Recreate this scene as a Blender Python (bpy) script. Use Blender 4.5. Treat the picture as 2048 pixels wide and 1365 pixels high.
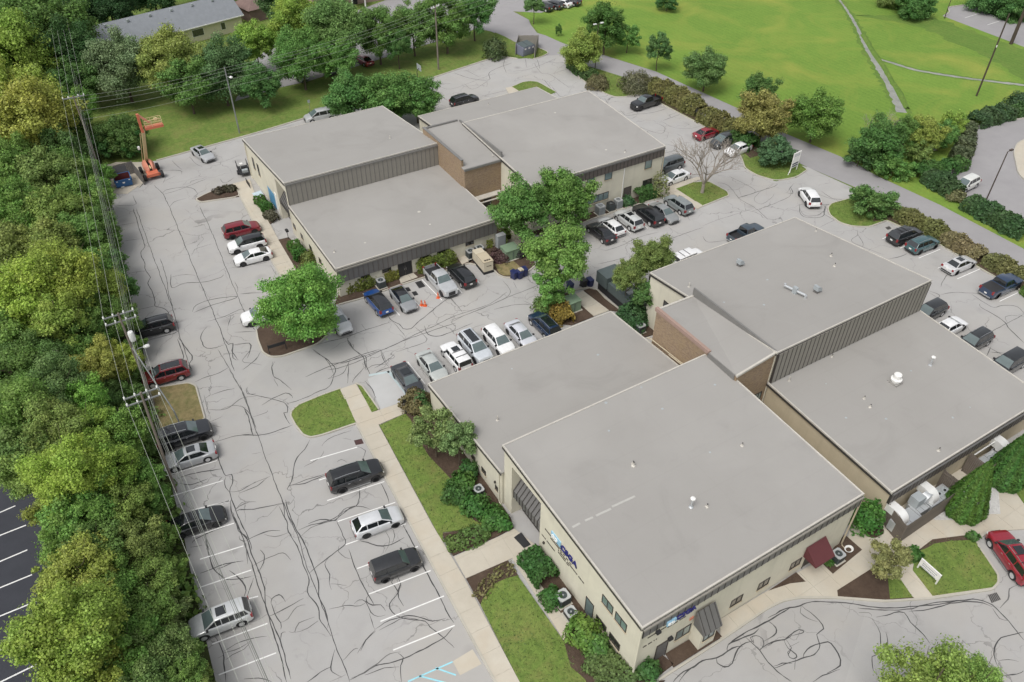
import bpy, bmesh, math, random
import numpy as np
from mathutils import Vector, Matrix
random.seed(7); RNG = np.random.default_rng(11)
for o in list(bpy.data.objects): bpy.data.objects.remove(o)
SC = bpy.context.scene; COL = SC.collection
RAD = math.radians
# ---------------------------------------------------------------- camera
# world x runs along the building fronts, world y along their sides; the drone hangs 56 m up
F, PITCH, ROLL, PHI, CH = 1593.5, RAD(40.41), RAD(.565), RAD(31.78), 56.0
_c, _s = math.cos(PHI), math.sin(PHI)
def _w(x, y, z): return Vector((x*_c + y*_s, -x*_s + y*_c, z))
_fw = _w(0, math.cos(PITCH), -math.sin(PITCH))
_r0 = _w(1, 0, 0); _u0 = _w(0, math.sin(PITCH), math.cos(PITCH))
_r = _r0*math.cos(ROLL) + _u0*math.sin(ROLL); _u = -_r0*math.sin(ROLL) + _u0*math.cos(ROLL)
cam_d = bpy.data.cameras.new('camera'); cam = bpy.data.objects.new('camera', cam_d); COL.objects.link(cam)
cam.matrix_world = Matrix((( _r.x, _u.x, -_fw.x, 0), (_r.y, _u.y, -_fw.y, 0), (_r.z, _u.z, -_fw.z, CH), (0, 0, 0, 1)))
cam_d.sensor_width = 36; cam_d.lens = F/2048*36; cam_d.clip_end = 5000; cam_d.clip_start = .5
SC.camera = cam
SC.render.resolution_x, SC.render.resolution_y = 1024, 682
# ---------------------------------------------------------------- light: a bright overcast day
SUN_EL, SUN_AZ = RAD(58), RAD(250)
wd = bpy.data.worlds.new('World'); SC.world = wd; wd.use_nodes = True
nt = wd.node_tree; nt.nodes.clear()
sky = nt.nodes.new('ShaderNodeTexSky'); sky.sky_type = 'NISHITA'; sky.sun_disc = False
sky.sun_elevation = SUN_EL; sky.sun_rotation = SUN_AZ
sky.air_density = 1.0; sky.dust_density = 4.0; sky.ozone_density = 1.0
hs = nt.nodes.new('ShaderNodeHueSaturation'); hs.inputs['Saturation'].default_value = .22
bg = nt.nodes.new('ShaderNodeBackground'); bg.inputs['Strength'].default_value = .15
wo = nt.nodes.new('ShaderNodeOutputWorld')
nt.links.new(sky.outputs[0], hs.inputs['Color']); nt.links.new(hs.outputs[0], bg.inputs[0]); nt.links.new(bg.outputs[0], wo.inputs[0])
sd = bpy.data.lights.new('sun', 'SUN'); sd.energy = 1.15; sd.angle = RAD(28); sd.color = (1, .97, .92)
sun = bpy.data.objects.new('sun', sd); COL.objects.link(sun)
sdir = Vector((math.sin(SUN_AZ)*math.cos(SUN_EL), math.cos(SUN_AZ)*math.cos(SUN_EL), math.sin(SUN_EL)))
sun.rotation_euler = sdir.to_track_quat('Z', 'Y').to_euler(); sun.location = (0, 0, 120)
SC.view_settings.view_transform = 'Standard'; SC.view_settings.look = 'None'
SC.view_settings.gamma = 1; SC.view_settings.use_curve_mapping = False
SC.view_settings.exposure = .2
SC.render.engine = 'CYCLES'
# ---------------------------------------------------------------- photo geometry -> real places
def ray(px, py): return _fw + _r*((px-1024)/F) - _u*((py-682.5)/F)
def at(px, py, z=0.0):
    d = ray(px, py); t = (z-CH)/d.z
    return Vector((d.x*t, d.y*t, z))
def onA(px, py, a):
    d = ray(px, py); t = a/d.x; return Vector((a, d.y*t, CH+d.z*t))
def onB(px, py, b):
    d = ray(px, py); t = b/d.y; return Vector((d.x*t, b, CH+d.z*t))
Z = dict(T=(0,0,3.412), K=(512,0,3.412), L=(1024,0,3.412), O=(1536,0,3.412), A=(0,350,3.412), B=(400,350,3.412), C=(900,350,3.412),
         D=(1200,250,3.412), E=(1536,350,3.412), F=(0,700,3.412), G=(480,650,3.412), P=(1536,700,3.412), Q=(860,965,3.412),
         N=(0,1000,3.74), H=(400,1000,3.74), I=(1200,1065,4.549), J=(1536,965,3.412), M=(990,40,7.585),
         R=(1760,440,7.11), S=(700,510,7.585), U=(1180,380,9.31), V=(770,630,5.85), W=(920,460,12.4), X=(470,280,6.82),
         Y=(1750,820,4.55), a=(200,200,7.185), b=(1200,530,9.1), p=(0,0,1))
def zz(k, *pts):
    ox, oy, s = Z[k]; return [(ox+x/s, oy+y/s) for x, y in pts]
def gp(k, *pts, z=0.0): return [at(x, y, z) for x, y in zz(k, *pts)]
# ---------------------------------------------------------------- materials
MATS = {}
def nodes(name):
    m = bpy.data.materials.new(name); m.use_nodes = True; n = m.node_tree; b = n.nodes['Principled BSDF']; return m, n, b
def mth(n, op, a, b=None, c=None):
    k = n.nodes.new('ShaderNodeMath'); k.operation = op
    for i, v in enumerate((a, b, c)):
        if v is None: continue
        if isinstance(v, (int, float)): k.inputs[i].default_value = v
        else: n.links.new(v, k.inputs[i])
    return k.outputs[0]
def mix(n, fac, a, b, mode='MIX'):
    k = n.nodes.new('ShaderNodeMix'); k.data_type = 'RGBA'; k.blend_type = mode
    for s, v in ((0, fac), (6, a), (7, b)):
        if isinstance(v, (int, float)): k.inputs[s].default_value = v
        elif isinstance(v, tuple): k.inputs[s].default_value = (*v, 1)
        else: n.links.new(v, k.inputs[s])
    return k.outputs[2]
def noise(n, vec, scale, detail=4, rough=.55, dist=0):
    k = n.nodes.new('ShaderNodeTexNoise'); k.inputs['Scale'].default_value = scale; k.inputs['Detail'].default_value = detail
    k.inputs['Roughness'].default_value = rough; k.inputs['Distortion'].default_value = dist
    n.links.new(vec, k.inputs['Vector']); return k.outputs['Fac']
def ramp(n, fac, a, b):
    k = n.nodes.new('ShaderNodeMapRange'); k.inputs[1].default_value = a; k.inputs[2].default_value = b
    n.links.new(fac, k.inputs[0]); return k.outputs[0]
def obj_co(n):
    k = n.nodes.new('ShaderNodeTexCoord'); return k.outputs['Object']
def geo_co(n):
    k = n.nodes.new('ShaderNodeNewGeometry'); return k.outputs['Position']
def bump(n, b, h, strength=.3, dist=.02):
    k = n.nodes.new('ShaderNodeBump'); k.inputs['Strength'].default_value = strength; k.inputs['Distance'].default_value = dist
    n.links.new(h, k.inputs['Height']); n.links.new(k.outputs[0], b.inputs['Normal'])
def plain(name, col, rough=.6, metal=0, var=.12, scale=3, bmp=0, coat=0, spec=.5):
    if name in MATS: return MATS[name]
    m, n, b = nodes(name); co = obj_co(n)
    f = noise(n, co, scale, 5, .6)
    f2 = noise(n, co, scale*7, 3, .6)
    ff = mth(n, 'ADD', mth(n, 'MULTIPLY', f, .65), mth(n, 'MULTIPLY', f2, .35))
    r = ramp(n, ff, .3, .7)
    lo = tuple(c*(1-var) for c in col); hi = tuple(min(1, c*(1+var)) for c in col)
    n.links.new(mix(n, r, lo, hi), b.inputs['Base Color'])
    b.inputs['Roughness'].default_value = rough; b.inputs['Metallic'].default_value = metal
    b.inputs['Coat Weight'].default_value = coat; b.inputs['Coat Roughness'].default_value = .06
    b.inputs['Specular IOR Level'].default_value = spec
    if bmp: bump(n, b, ff, bmp)
    MATS[name] = m; return m
def surface(name, cols, big=.06, mid=.5, fine=9, rough=.9, bmp=.25, cracks=0, stains=0, patch=0, seams=0, mott=0):
    """ground-type surface in world metres: cols = (dark, light, tint)"""
    m, n, b = nodes(name); co = geo_co(n)
    n1 = ramp(n, noise(n, co, big, 4, .55, .6), .32, .68); n2 = ramp(n, noise(n, co, mid, 5, .6), .3, .7); n3 = ramp(n, noise(n, co, fine, 4, .7), .3, .7)
    f = mth(n, 'ADD', mth(n, 'MULTIPLY', n1, .45), mth(n, 'ADD', mth(n, 'MULTIPLY', n2, .33), mth(n, 'MULTIPLY', n3, .22)))
    c = mix(n, f, cols[0], cols[1])
    if len(cols) > 2:
        t = ramp(n, noise(n, co, big*2.3, 5, .6, .8), .46, .7); c = mix(n, mth(n, 'MULTIPLY', t, .8), c, cols[2])
    if stains:
        s = ramp(n, noise(n, co, .35, 6, .7, .4), .62, .8); c = mix(n, mth(n, 'MULTIPLY', s, stains), c, tuple(x*.45 for x in cols[0]))
    if mott:   # grass: fine light and dark tufts and mower passes
        tf = ramp(n, noise(n, co, 2.2, 6, .75, .3), .38, .66); c = mix(n, mth(n, 'MULTIPLY', tf, mott), c, tuple(x*1.55 for x in cols[1]))
        tg = ramp(n, noise(n, co, 3.7, 6, .8, .6), .5, .7); c = mix(n, mth(n, 'MULTIPLY', tg, mott), c, tuple(x*.5 for x in cols[0]))
        wv = n.nodes.new('ShaderNodeTexWave'); wv.inputs['Scale'].default_value = .28; wv.inputs['Distortion'].default_value = 1.2; wv.inputs['Detail'].default_value = 2; n.links.new(co, wv.inputs['Vector'])
        c = mix(n, mth(n, 'MULTIPLY', wv.outputs['Fac'], .16), c, tuple(x*1.3 for x in cols[1]))
    if patch:
        pv = n.nodes.new('ShaderNodeTexVoronoi'); pv.inputs['Scale'].default_value = .055; n.links.new(co, pv.inputs['Vector'])
        sv = n.nodes.new('ShaderNodeSeparateColor'); n.links.new(pv.outputs['Color'], sv.inputs[0])
        c = mix(n, mth(n, 'MULTIPLY', sv.outputs[0], patch), c, tuple(x*.6 for x in cols[0]))
        ov = n.nodes.new('ShaderNodeTexVoronoi'); ov.inputs['Scale'].default_value = .33; n.links.new(co, ov.inputs['Vector'])
        so = n.nodes.new('ShaderNodeSeparateColor'); n.links.new(ov.outputs['Color'], so.inputs[0])
        spot = mth(n, 'MULTIPLY', ramp(n, ov.outputs['Distance'], .3, .08), mth(n, 'GREATER_THAN', so.outputs[1], .72))
        c = mix(n, mth(n, 'MULTIPLY', mth(n, 'MULTIPLY', spot, n2), .45), c, tuple(x*.4 for x in cols[0]))
        gr = ramp(n, noise(n, co, 38, 2, .7), .3, .7); c = mix(n, mth(n, 'MULTIPLY', gr, .16), c, tuple(x*.5 for x in cols[0]))
    if seams:
        sx = n.nodes.new('ShaderNodeSeparateXYZ'); n.links.new(co, sx.inputs[0])
        l1 = mth(n, 'LESS_THAN', mth(n, 'ABSOLUTE', mth(n, 'SUBTRACT', mth(n, 'FRACT', mth(n, 'MULTIPLY', sx.outputs[1], .33)), .5)), .018)
        l2 = mth(n, 'LESS_THAN', mth(n, 'ABSOLUTE', mth(n, 'SUBTRACT', mth(n, 'FRACT', mth(n, 'MULTIPLY', sx.outputs[0], .1)), .5)), .004)
        c = mix(n, mth(n, 'MULTIPLY', mth(n, 'MAXIMUM', l1, l2), .05), c, tuple(x*.6 for x in cols[0]))
        pd = ramp(n, noise(n, co, .16, 5, .6, 1.2), .55, .75); c = mix(n, mth(n, 'MULTIPLY', pd, .22), c, tuple(x*.62 for x in cols[0]))
        pl = ramp(n, noise(n, co, .09, 4, .6, .5), .55, .8); c = mix(n, mth(n, 'MULTIPLY', pl, .35), c, tuple(min(1,x*1.18) for x in cols[1]))
    if cracks:
        v = n.nodes.new('ShaderNodeTexVoronoi'); v.feature = 'DISTANCE_TO_EDGE'; v.inputs['Scale'].default_value = .22
        w = n.nodes.new('ShaderNodeTexNoise'); w.inputs['Scale'].default_value = .6; w.inputs['Detail'].default_value = 4
        n.links.new(co, w.inputs['Vector'])
        vm = n.nodes.new('ShaderNodeVectorMath'); vm.operation = 'MULTIPLY_ADD'; n.links.new(w.outputs['Color'], vm.inputs[0])
        vm.inputs[1].default_value = (2.5, 2.5, 0); n.links.new(co, vm.inputs[2]); n.links.new(vm.outputs[0], v.inputs['Vector'])
        e = mth(n, 'LESS_THAN', v.outputs['Distance'], .007)
        g = ramp(n, noise(n, co, .12, 3), .42, .6)
        c = mix(n, mth(n, 'MULTIPLY', mth(n, 'MULTIPLY', e, g), cracks), c, tuple(x*.35 for x in cols[0]))
    n.links.new(c, b.inputs['Base Color']); b.inputs['Roughness'].default_value = rough; b.inputs['Specular IOR Level'].default_value = .25
    if bmp: bump(n, b, mth(n, 'ADD', n2, n3), bmp, .03)
    MATS[name] = m; return m
M_LOT = surface('worn_asphalt', ((.36,.351,.339),(.475,.466,.453),(.43,.41,.378)), .05, .4, 14, .92, .15, cracks=.62, stains=.5, patch=.13)
M_ROAD = surface('road_asphalt', ((.27,.26,.265),(.345,.335,.335)), .04, .5, 16, .92, .15, stains=.2)
M_DARK = surface('dark_asphalt', ((.035,.037,.045),(.06,.063,.075)), .1, .6, 16, .9, .15)
M_WALK = surface('concrete_walk', ((.43,.39,.32),(.56,.52,.44),(.49,.43,.34)), .12, .9, 14, .9, .1, stains=.25)
M_KERB = surface('concrete_kerb', ((.38,.36,.31),(.52,.49,.42)), .2, 1.2, 14, .9, .1, stains=.2)
M_GRASS = surface('lawn_grass', ((.078,.135,.028),(.145,.205,.046),(.215,.195,.072)), .16, .45, 6, 1, .9, mott=.5)
M_FIELD = surface('meadow_grass', ((.095,.175,.028),(.165,.265,.044),(.28,.285,.06)), .035, .3, 4, 1, .9, mott=.3)
M_DRY = surface('dry_grass', ((.12,.12,.045),(.27,.21,.11),(.10,.13,.04)), .3, 1.1, 8, 1, .9, mott=.4)
M_ROUGH = surface('rough_grass', ((.08,.145,.026),(.12,.20,.038),(.15,.195,.045)), .1, .8, 5, 1, 1, mott=.4)
M_MULCH = surface('bark_mulch', ((.055,.036,.026),(.12,.085,.062)), .3, 3, 14, 1, .8)
M_FOREST = surface('woodland_soil', ((.035,.045,.018),(.08,.095,.032)), .2, 1.3, 8, 1, .8)
M_PEBBLE = surface('white_pebbles', ((.42,.41,.39),(.72,.71,.68)), .5, 5, 18, .9, .8)
M_WATER = surface('stony_ditch', ((.17,.18,.16),(.38,.38,.35)), .4, 2, 8, .5, .4)
M_ROOF = surface('roof_membrane', ((.295,.283,.265),(.343,.331,.312)), .05, .22, 10, .75, .04, seams=1)
def stucco(name, col):
    m, n, b = nodes(name); co = geo_co(n); mp = n.nodes.new('ShaderNodeMapping'); mp.inputs['Scale'].default_value = (1.6,1.6,.12); n.links.new(co, mp.inputs['Vector'])
    st = ramp(n, noise(n, mp.outputs[0], 1.0, 5, .7), .5, .78); bl = ramp(n, noise(n, co, .5, 5, .6), .35, .7); fi = noise(n, co, 14, 3, .7)
    c = mix(n, bl, tuple(x*.93 for x in col), tuple(x*1.05 for x in col)); c = mix(n, mth(n, 'MULTIPLY', st, .3), c, tuple(x*.62 for x in col))
    n.links.new(c, b.inputs['Base Color']); b.inputs['Roughness'].default_value = .88; bump(n, b, fi, .15, .01); MATS[name] = m; return m
M_STUCCO = stucco('cream_stucco', (.63,.595,.485)); M_TAN = stucco('tan_stucco', (.50,.43,.31))
M_COPING = plain('pale_coping', (.50,.475,.425), .5, 0, .16, .8)
M_GREYMETAL = plain('grey_flashing', (.21,.205,.195), .5, .2, .1, 1.5)
M_BROWN = plain('dark_brown_panel', (.115,.098,.088), .55, .1, .14, 1.2)
M_GREYPANEL = plain('weathered_grey_panel', (.255,.24,.21), .6, .1, .12, 1.2)
M_BATTEN = plain('dark_batten', (.045,.04,.037), .6, 0, .1, 2)
M_SEAM = plain('seam_metal', (.16,.155,.15), .5, .2, .1, 2)
M_FRAME = plain('bronze_frame', (.06,.052,.045), .5, .2, .1, 3)
M_WHITE = plain('white_paint', (.78,.77,.74), .5, 0, .05, 3)
M_LINE = plain('lot_paint_white', (.74,.735,.715), .8, 0, .12, 1.5)
M_FAINTBLUE = plain('lot_paint_faint_blue', (.44,.52,.53), .8, 0, .15, 1.5)
M_BLUELINE = plain('lot_paint_blue', (.30,.62,.70), .8, 0, .15, 1.5)
M_TAR = plain('crack_sealant', (.05,.049,.049), .65, 0, .2, 3)
M_TAR2 = plain('crack_sealant_worn', (.13,.127,.122), .75, 0, .3, 2)
M_BLACK = plain('black_rubber', (.02,.02,.022), .7, 0, .1, 5)
M_TRIM = plain('black_plastic', (.028,.028,.03), .55, 0, .1, 5)
M_CHROME = plain('bright_metal', (.62,.63,.64), .28, .9, .05, 3)
M_ALLOY = plain('wheel_alloy', (.6,.6,.6), .4, .25, .05, 3)
M_DUCT = plain('galvanised_duct', (.60,.62,.63), .42, .55, .1, 1.2)
M_DUCTW = plain('white_duct', (.76,.76,.74), .45, .1, .06, 1.5)
M_GREYBOX = plain('grey_cabinet', (.38,.41,.42), .5, .1, .08, 2)
M_GREENBOX = plain('green_transformer', (.19,.27,.18), .6, 0, .1, 2)
M_BEIGEBOX = plain('beige_generator', (.58,.52,.40), .5, 0, .08, 2)
M_DKTEAL = plain('dark_teal_housing', (.09,.115,.115), .5, .1, .12, 2)
M_ORANGE = plain('lift_orange', (.56,.155,.085), .5, 0, .15, 2)
M_PINKORANGE = plain('faded_orange', (.62,.25,.17), .55, 0, .15, 2)
M_CREAM = plain('lift_cream', (.62,.49,.27), .55, 0, .12, 2)
M_CONE = plain('cone_orange', (.75,.13,.035), .5, 0, .05, 4)
M_BINBLUE = plain('bin_blue', (.02,.028,.10), .45, 0, .1, 4)
M_DUMPBLUE = plain('dumpster_blue', (.02,.10,.26), .5, 0, .15, 2)
M_DUMPGREY = plain('dumpster_grey', (.22,.23,.30), .5, .1, .15, 2)
M_RUST = plain('rusty_red', (.12,.025,.025), .8, 0, .2, 3)
M_MAROON = plain('maroon_canvas', (.105,.027,.03), .75, 0, .06, 2)
M_WOOD = plain('weathered_fence_wood', (.155,.13,.108), .9, 0, .3, 2.5, .3)
M_POLE = plain('utility_pole_wood', (.19,.16,.135), .9, 0, .2, 1.5, .3)
M_POLEBR = plain('brown_steel_post', (.07,.05,.04), .6, 0, .1, 2)
M_POLEGREY = plain('grey_steel_post', (.28,.29,.29), .5, .4, .1, 2)
M_WIRE = plain('weathered_wire', (.42,.44,.38), .6, .1, .1, 4)
M_BARK = plain('bark', (.11,.085,.06), .95, 0, .3, 4, .5)
M_BARKGREY = plain('grey_bark', (.30,.265,.225), .95, 0, .25, 4, .5)
M_RED = plain('red_lens', (.24,.012,.016), .25, 0, .05, 4, coat=.5)
M_LAMP = plain('lamp_lens', (.72,.72,.70), .2, 0, .05, 4, coat=.6)
M_BLUESIGN = plain('sign_blue', (.02,.02,.16), .5, 0, .05, 4)
M_LTBLUESIGN = plain('sign_light_blue', (.30,.52,.68), .5, 0, .05, 4)
M_MARK = plain('sign_dark_lettering', (.06,.05,.04), .7, 0, .05, 4)
M_BLUEWRAP = plain('blue_window_wrap', (.10,.28,.46), .5, 0, .3, 1)
M_SHINGLE = plain('grey_shingle', (.23,.245,.265), .9, 0, .12, 1.2, .2)
M_CREAMSIDING = plain('cream_siding', (.62,.58,.42), .8, 0, .05, 1)
M_REDSHINGLE = plain('red_brown_shingle', (.19,.13,.115), .9, 0, .2, 1)
def glass_mat(name, col=(.03,.04,.045), rough=.06):
    m, n, b = nodes(name); co = obj_co(n)
    n.links.new(mix(n, noise(n, co, 1.5, 2), tuple(c*.7 for c in col), tuple(c*1.3 for c in col)), b.inputs['Base Color'])
    b.inputs['Roughness'].default_value = rough; b.inputs['Specular IOR Level'].default_value = .9; b.inputs['Coat Weight'].default_value = .6
    b.inputs['Coat Roughness'].default_value = .03; MATS[name] = m; return m
M_GLASS = glass_mat('tinted_glass', (.012,.015,.017)); M_WSHIELD = glass_mat('windshield_glass', (.10,.135,.135)); M_WGLASS = glass_mat('window_glass', (.17,.23,.23), .12)
M_WDARK = glass_mat('dark_window_glass', (.035,.035,.035), .15)
def brick_mat():
    m, n, b = nodes('brick_wall'); g = n.nodes.new('ShaderNodeNewGeometry'); sp = n.nodes.new('ShaderNodeSeparateXYZ'); n.links.new(g.outputs['Position'], sp.inputs[0])
    cb = n.nodes.new('ShaderNodeCombineXYZ'); n.links.new(mth(n, 'ADD', sp.outputs[0], sp.outputs[1]), cb.inputs[0]); n.links.new(sp.outputs[2], cb.inputs[1])
    t = n.nodes.new('ShaderNodeTexBrick'); n.links.new(cb.outputs[0], t.inputs['Vector'])
    t.inputs['Scale'].default_value = 1; t.inputs['Brick Width'].default_value = .22; t.inputs['Row Height'].default_value = .075; t.inputs['Mortar Size'].default_value = .008
    t.inputs['Color1'].default_value = (.20,.125,.085,1); t.inputs['Color2'].default_value = (.33,.235,.15,1); t.inputs['Mortar'].default_value = (.30,.26,.2,1); t.inputs['Bias'].default_value = 0
    c = mix(n, ramp(n, noise(n, g.outputs['Position'], .9, 5, .7), .35, .65), t.outputs['Color'], (.30,.22,.12), 'MIX')
    c2 = mix(n, .45, t.outputs['Color'], c)
    n.links.new(c2, b.inputs['Base Color']); b.inputs['Roughness'].default_value = .9; bump(n, b, t.outputs['Fac'], .4, -.01); return m
M_BRICK = brick_mat()
def leaf_mat(name):
    m, n, b = nodes(name)
    oi = n.nodes.new('ShaderNodeObjectInfo'); at1 = n.nodes.new('ShaderNodeAttribute'); at1.attribute_name = 'rnd'; at2 = n.nodes.new('ShaderNodeAttribute'); at2.attribute_name = 'clump'
    hsv = n.nodes.new('ShaderNodeHueSaturation'); n.links.new(oi.outputs['Color'], hsv.inputs['Color'])
    n.links.new(mth(n, 'MULTIPLY_ADD', at2.outputs['Fac'], .022, .497), hsv.inputs['Hue'])
    n.links.new(mth(n, 'MULTIPLY_ADD', at1.outputs['Fac'], .9, .55), hsv.inputs['Value']); hsv.inputs['Saturation'].default_value = .98
    n.links.new(hsv.outputs[0], b.inputs['Base Color']); b.inputs['Roughness'].default_value = .55; b.inputs['Specular IOR Level'].default_value = .3
    tr = n.nodes.new('ShaderNodeBsdfTranslucent'); n.links.new(hsv.outputs[0], tr.inputs[0])
    mx = n.nodes.new('ShaderNodeMixShader'); mx.inputs[0].default_value = .36
    n.links.new(b.outputs[0], mx.inputs[1]); n.links.new(tr.outputs[0], mx.inputs[2]); n.links.new(mx.outputs[0], n.nodes['Material Output'].inputs[0]); return m
M_LEAF = leaf_mat('foliage')
PAINTS = {}
def paint(col, metal=.25):
    k = (col, metal)
    if k not in PAINTS:
        m, n, b = nodes('car_paint'); co = obj_co(n)
        f = noise(n, co, 2.2, 4, .6)
        n.links.new(mix(n, ramp(n, f, .3, .75), tuple(c*.92 for c in col), tuple(c*1.06+.004 for c in col)), b.inputs['Base Color'])
        b.inputs['Metallic'].default_value = metal; b.inputs['Roughness'].default_value = .36; b.inputs['Coat Weight'].default_value = .9; b.inputs['Coat IOR'].default_value = 1.75; b.inputs['Coat Roughness'].default_value = .05; b.inputs['Specular IOR Level'].default_value = .3
        PAINTS[k] = m
    return PAINTS[k]
# ---------------------------------------------------------------- mesh helpers
class MB:
    def __init__(s): s.v = []; s.f = []; s.m = []
    def add(s, vs, fs, mi=0):
        k = len(s.v); s.v += [tuple(v) for v in vs]; s.f += [tuple(i+k for i in f) for f in fs]; s.m += [mi]*len(fs); return s
    def box(s, x0, x1, y0, y1, z0, z1, mi=0, M=None):
        vs = [Vector(p) for p in ((x0,y0,z0),(x1,y0,z0),(x1,y1,z0),(x0,y1,z0),(x0,y0,z1),(x1,y0,z1),(x1,y1,z1),(x0,y1,z1))]
        if M is not None: vs = [M @ v for v in vs]
        return s.add(vs, [(0,3,2,1),(4,5,6,7),(0,1,5,4),(1,2,6,5),(2,3,7,6),(3,0,4,7)], mi)
    def hexa(s, b, t, mi=0):   # b,t: 4 points each, counter-clockwise seen from above
        return s.add(list(b)+list(t), [(0,3,2,1),(4,5,6,7),(0,1,5,4),(1,2,6,5),(2,3,7,6),(3,0,4,7)], mi)
    def prism(s, poly, z0, z1, mi=0, bottom=False):
        n = len(poly); area = sum(poly[i][0]*poly[(i+1)%n][1]-poly[(i+1)%n][0]*poly[i][1] for i in range(n))
        if area < 0: poly = poly[::-1]
        vs = [(p[0],p[1],z0) for p in poly]+[(p[0],p[1],z1) for p in poly]
        fs = [tuple(range(n, 2*n))]+[(i,(i+1)%n,n+(i+1)%n,n+i) for i in range(n)]
        if bottom: fs.append(tuple(range(n-1,-1,-1)))
        return s.add(vs, fs, mi)
    def tube(s, pts, rads, n=8, mi=0, cap=True):
        pts = [Vector(p) for p in pts]
        if not hasattr(rads, '__len__'): rads = [rads]*len(pts)
        rings = []; k = len(s.v); up = None
        for i, p in enumerate(pts):
            d = (pts[min(i+1,len(pts)-1)]-pts[max(i-1,0)])
            if d.length < 1e-9: d = Vector((0,0,1))
            d.normalize()
            if up is None: up = d.orthogonal().normalized()
            else: up = (up-d*up.dot(d)); up = up.normalized() if up.length > 1e-6 else d.orthogonal().normalized()
            w = d.cross(up)
            for j in range(n):
                a = 2*math.pi*j/n; s.v.append(tuple(p+(up*math.cos(a)+w*math.sin(a))*rads[i]))
        for i in range(len(pts)-1):
            for j in range(n):
                s.f.append((k+i*n+j, k+i*n+(j+1)%n, k+(i+1)*n+(j+1)%n, k+(i+1)*n+j)); s.m.append(mi)
        if cap:
            s.f.append(tuple(k+j for j in range(n-1,-1,-1))); s.m.append(mi)
            e = k+(len(pts)-1)*n; s.f.append(tuple(e+j for j in range(n))); s.m.append(mi)
        return s
    def lathe(s, prof, n=16, mi=0, c=(0,0,0), axis='z'):
        k = len(s.v)
        for r, h in prof:
            for j in range(n):
                a = 2*math.pi*j/n; x, y = r*math.cos(a), r*math.sin(a)
                p = (x, y, h) if axis == 'z' else ((y, h, x) if axis == 'y' else (h, x, y))
                s.v.append((c[0]+p[0], c[1]+p[1], c[2]+p[2]))
        for i in range(len(prof)-1):
            for j in range(n):
                s.f.append((k+i*n+j, k+i*n+(j+1)%n, k+(i+1)*n+(j+1)%n, k+(i+1)*n+j)); s.m.append(mi)
        if prof[0][0] > 1e-4: s.f.append(tuple(k+j for j in range(n-1,-1,-1))); s.m.append(mi)
        if prof[-1][0] > 1e-4: e = k+(len(prof)-1)*n; s.f.append(tuple(e+j for j in range(n))); s.m.append(mi)
        return s
    def mesh(s, name, mats, smooth=None):
        me = bpy.data.meshes.new(name); me.from_pydata(s.v, [], s.f)
        for m in (mats if isinstance(mats, (list, tuple)) else [mats]): me.materials.append(m)
        if any(s.m): me.polygons.foreach_set('material_index', s.m)
        if smooth is not None:
            me.polygons.foreach_set('use_smooth', [True]*len(me.polygons)); me.set_sharp_from_angle(angle=RAD(smooth))
        me.update(); return me
    def build(s, name, mats, parent=None, smooth=None, world=True, **tags):
        o = link(name, s.mesh(name, mats, smooth), parent, world); tag(o, **tags); return o
def link(name, me, parent=None, world=True):
    o = bpy.data.objects.new(name, me); COL.objects.link(o)
    if parent is not None:
        o.parent = parent
        if world: o.matrix_parent_inverse = Matrix.LocRotScale(*wmat(parent)).inverted()
    return o
def wmat(p):
    M = Matrix.LocRotScale(p.location, p.rotation_euler, p.scale)
    q = p
    while q.parent is not None:
        q2 = q.parent; M = Matrix.LocRotScale(q2.location, q2.rotation_euler, q2.scale) @ q.matrix_parent_inverse @ M; q = q2
    return M.decompose()
def tag(o, label=None, cat=None, group=None, kind=None):
    if label: o['label'] = label
    if cat: o['category'] = cat
    if group: o['group'] = group
    if kind: o['kind'] = kind
    return o
def empty(name, loc, rz=0, label=None, cat=None, group=None, scale=1):
    o = bpy.data.objects.new(name, None); COL.objects.link(o); o.location = loc; o.rotation_euler = (0,0,rz); o.scale = (scale,)*3
    o.empty_display_size = .3; return tag(o, label, cat, group)
def frame(o, dx, fx): return None
# ================================================================ THE SETTING: ground, roads, lots, walks, kerbs
def sheet(name, poly, z, mat, kind='structure'):
    poly = [Vector((p[0], p[1], z)) for p in poly]
    n = len(poly); ar = sum(poly[i].x*poly[(i+1)%n].y-poly[(i+1)%n].x*poly[i].y for i in range(n))
    if ar < 0: poly = poly[::-1]
    b = MB(); b.add(poly, [tuple(range(n))]); o = b.build(name, mat); o['kind'] = kind; return o
def slabbed(name, poly, mat, z0=-.02, z1=.1, mat_side=None):
    b = MB(); b.prism([(p[0], p[1]) for p in poly], z0, z1); o = b.build(name, mat); o['kind'] = 'structure'; return o
sheet('ground', [(-700,-250),(900,-250),(900,1400),(-700,1400)], -.04, M_GRASS)
# meadow beyond the road
sheet('meadow', gp('p', (1040,22),(1062,45),(1078,66),(1130,88),(1212,110),(1311,143),(1487,222),(1565,265),(1709,325),(1852,400),(2048,498),(2300,620),(2600,560),(2600,100),(2300,-60),(1750,-110),(1250,-60),(1170,-2),(1085,25)), -.03, M_FIELD)
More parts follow.
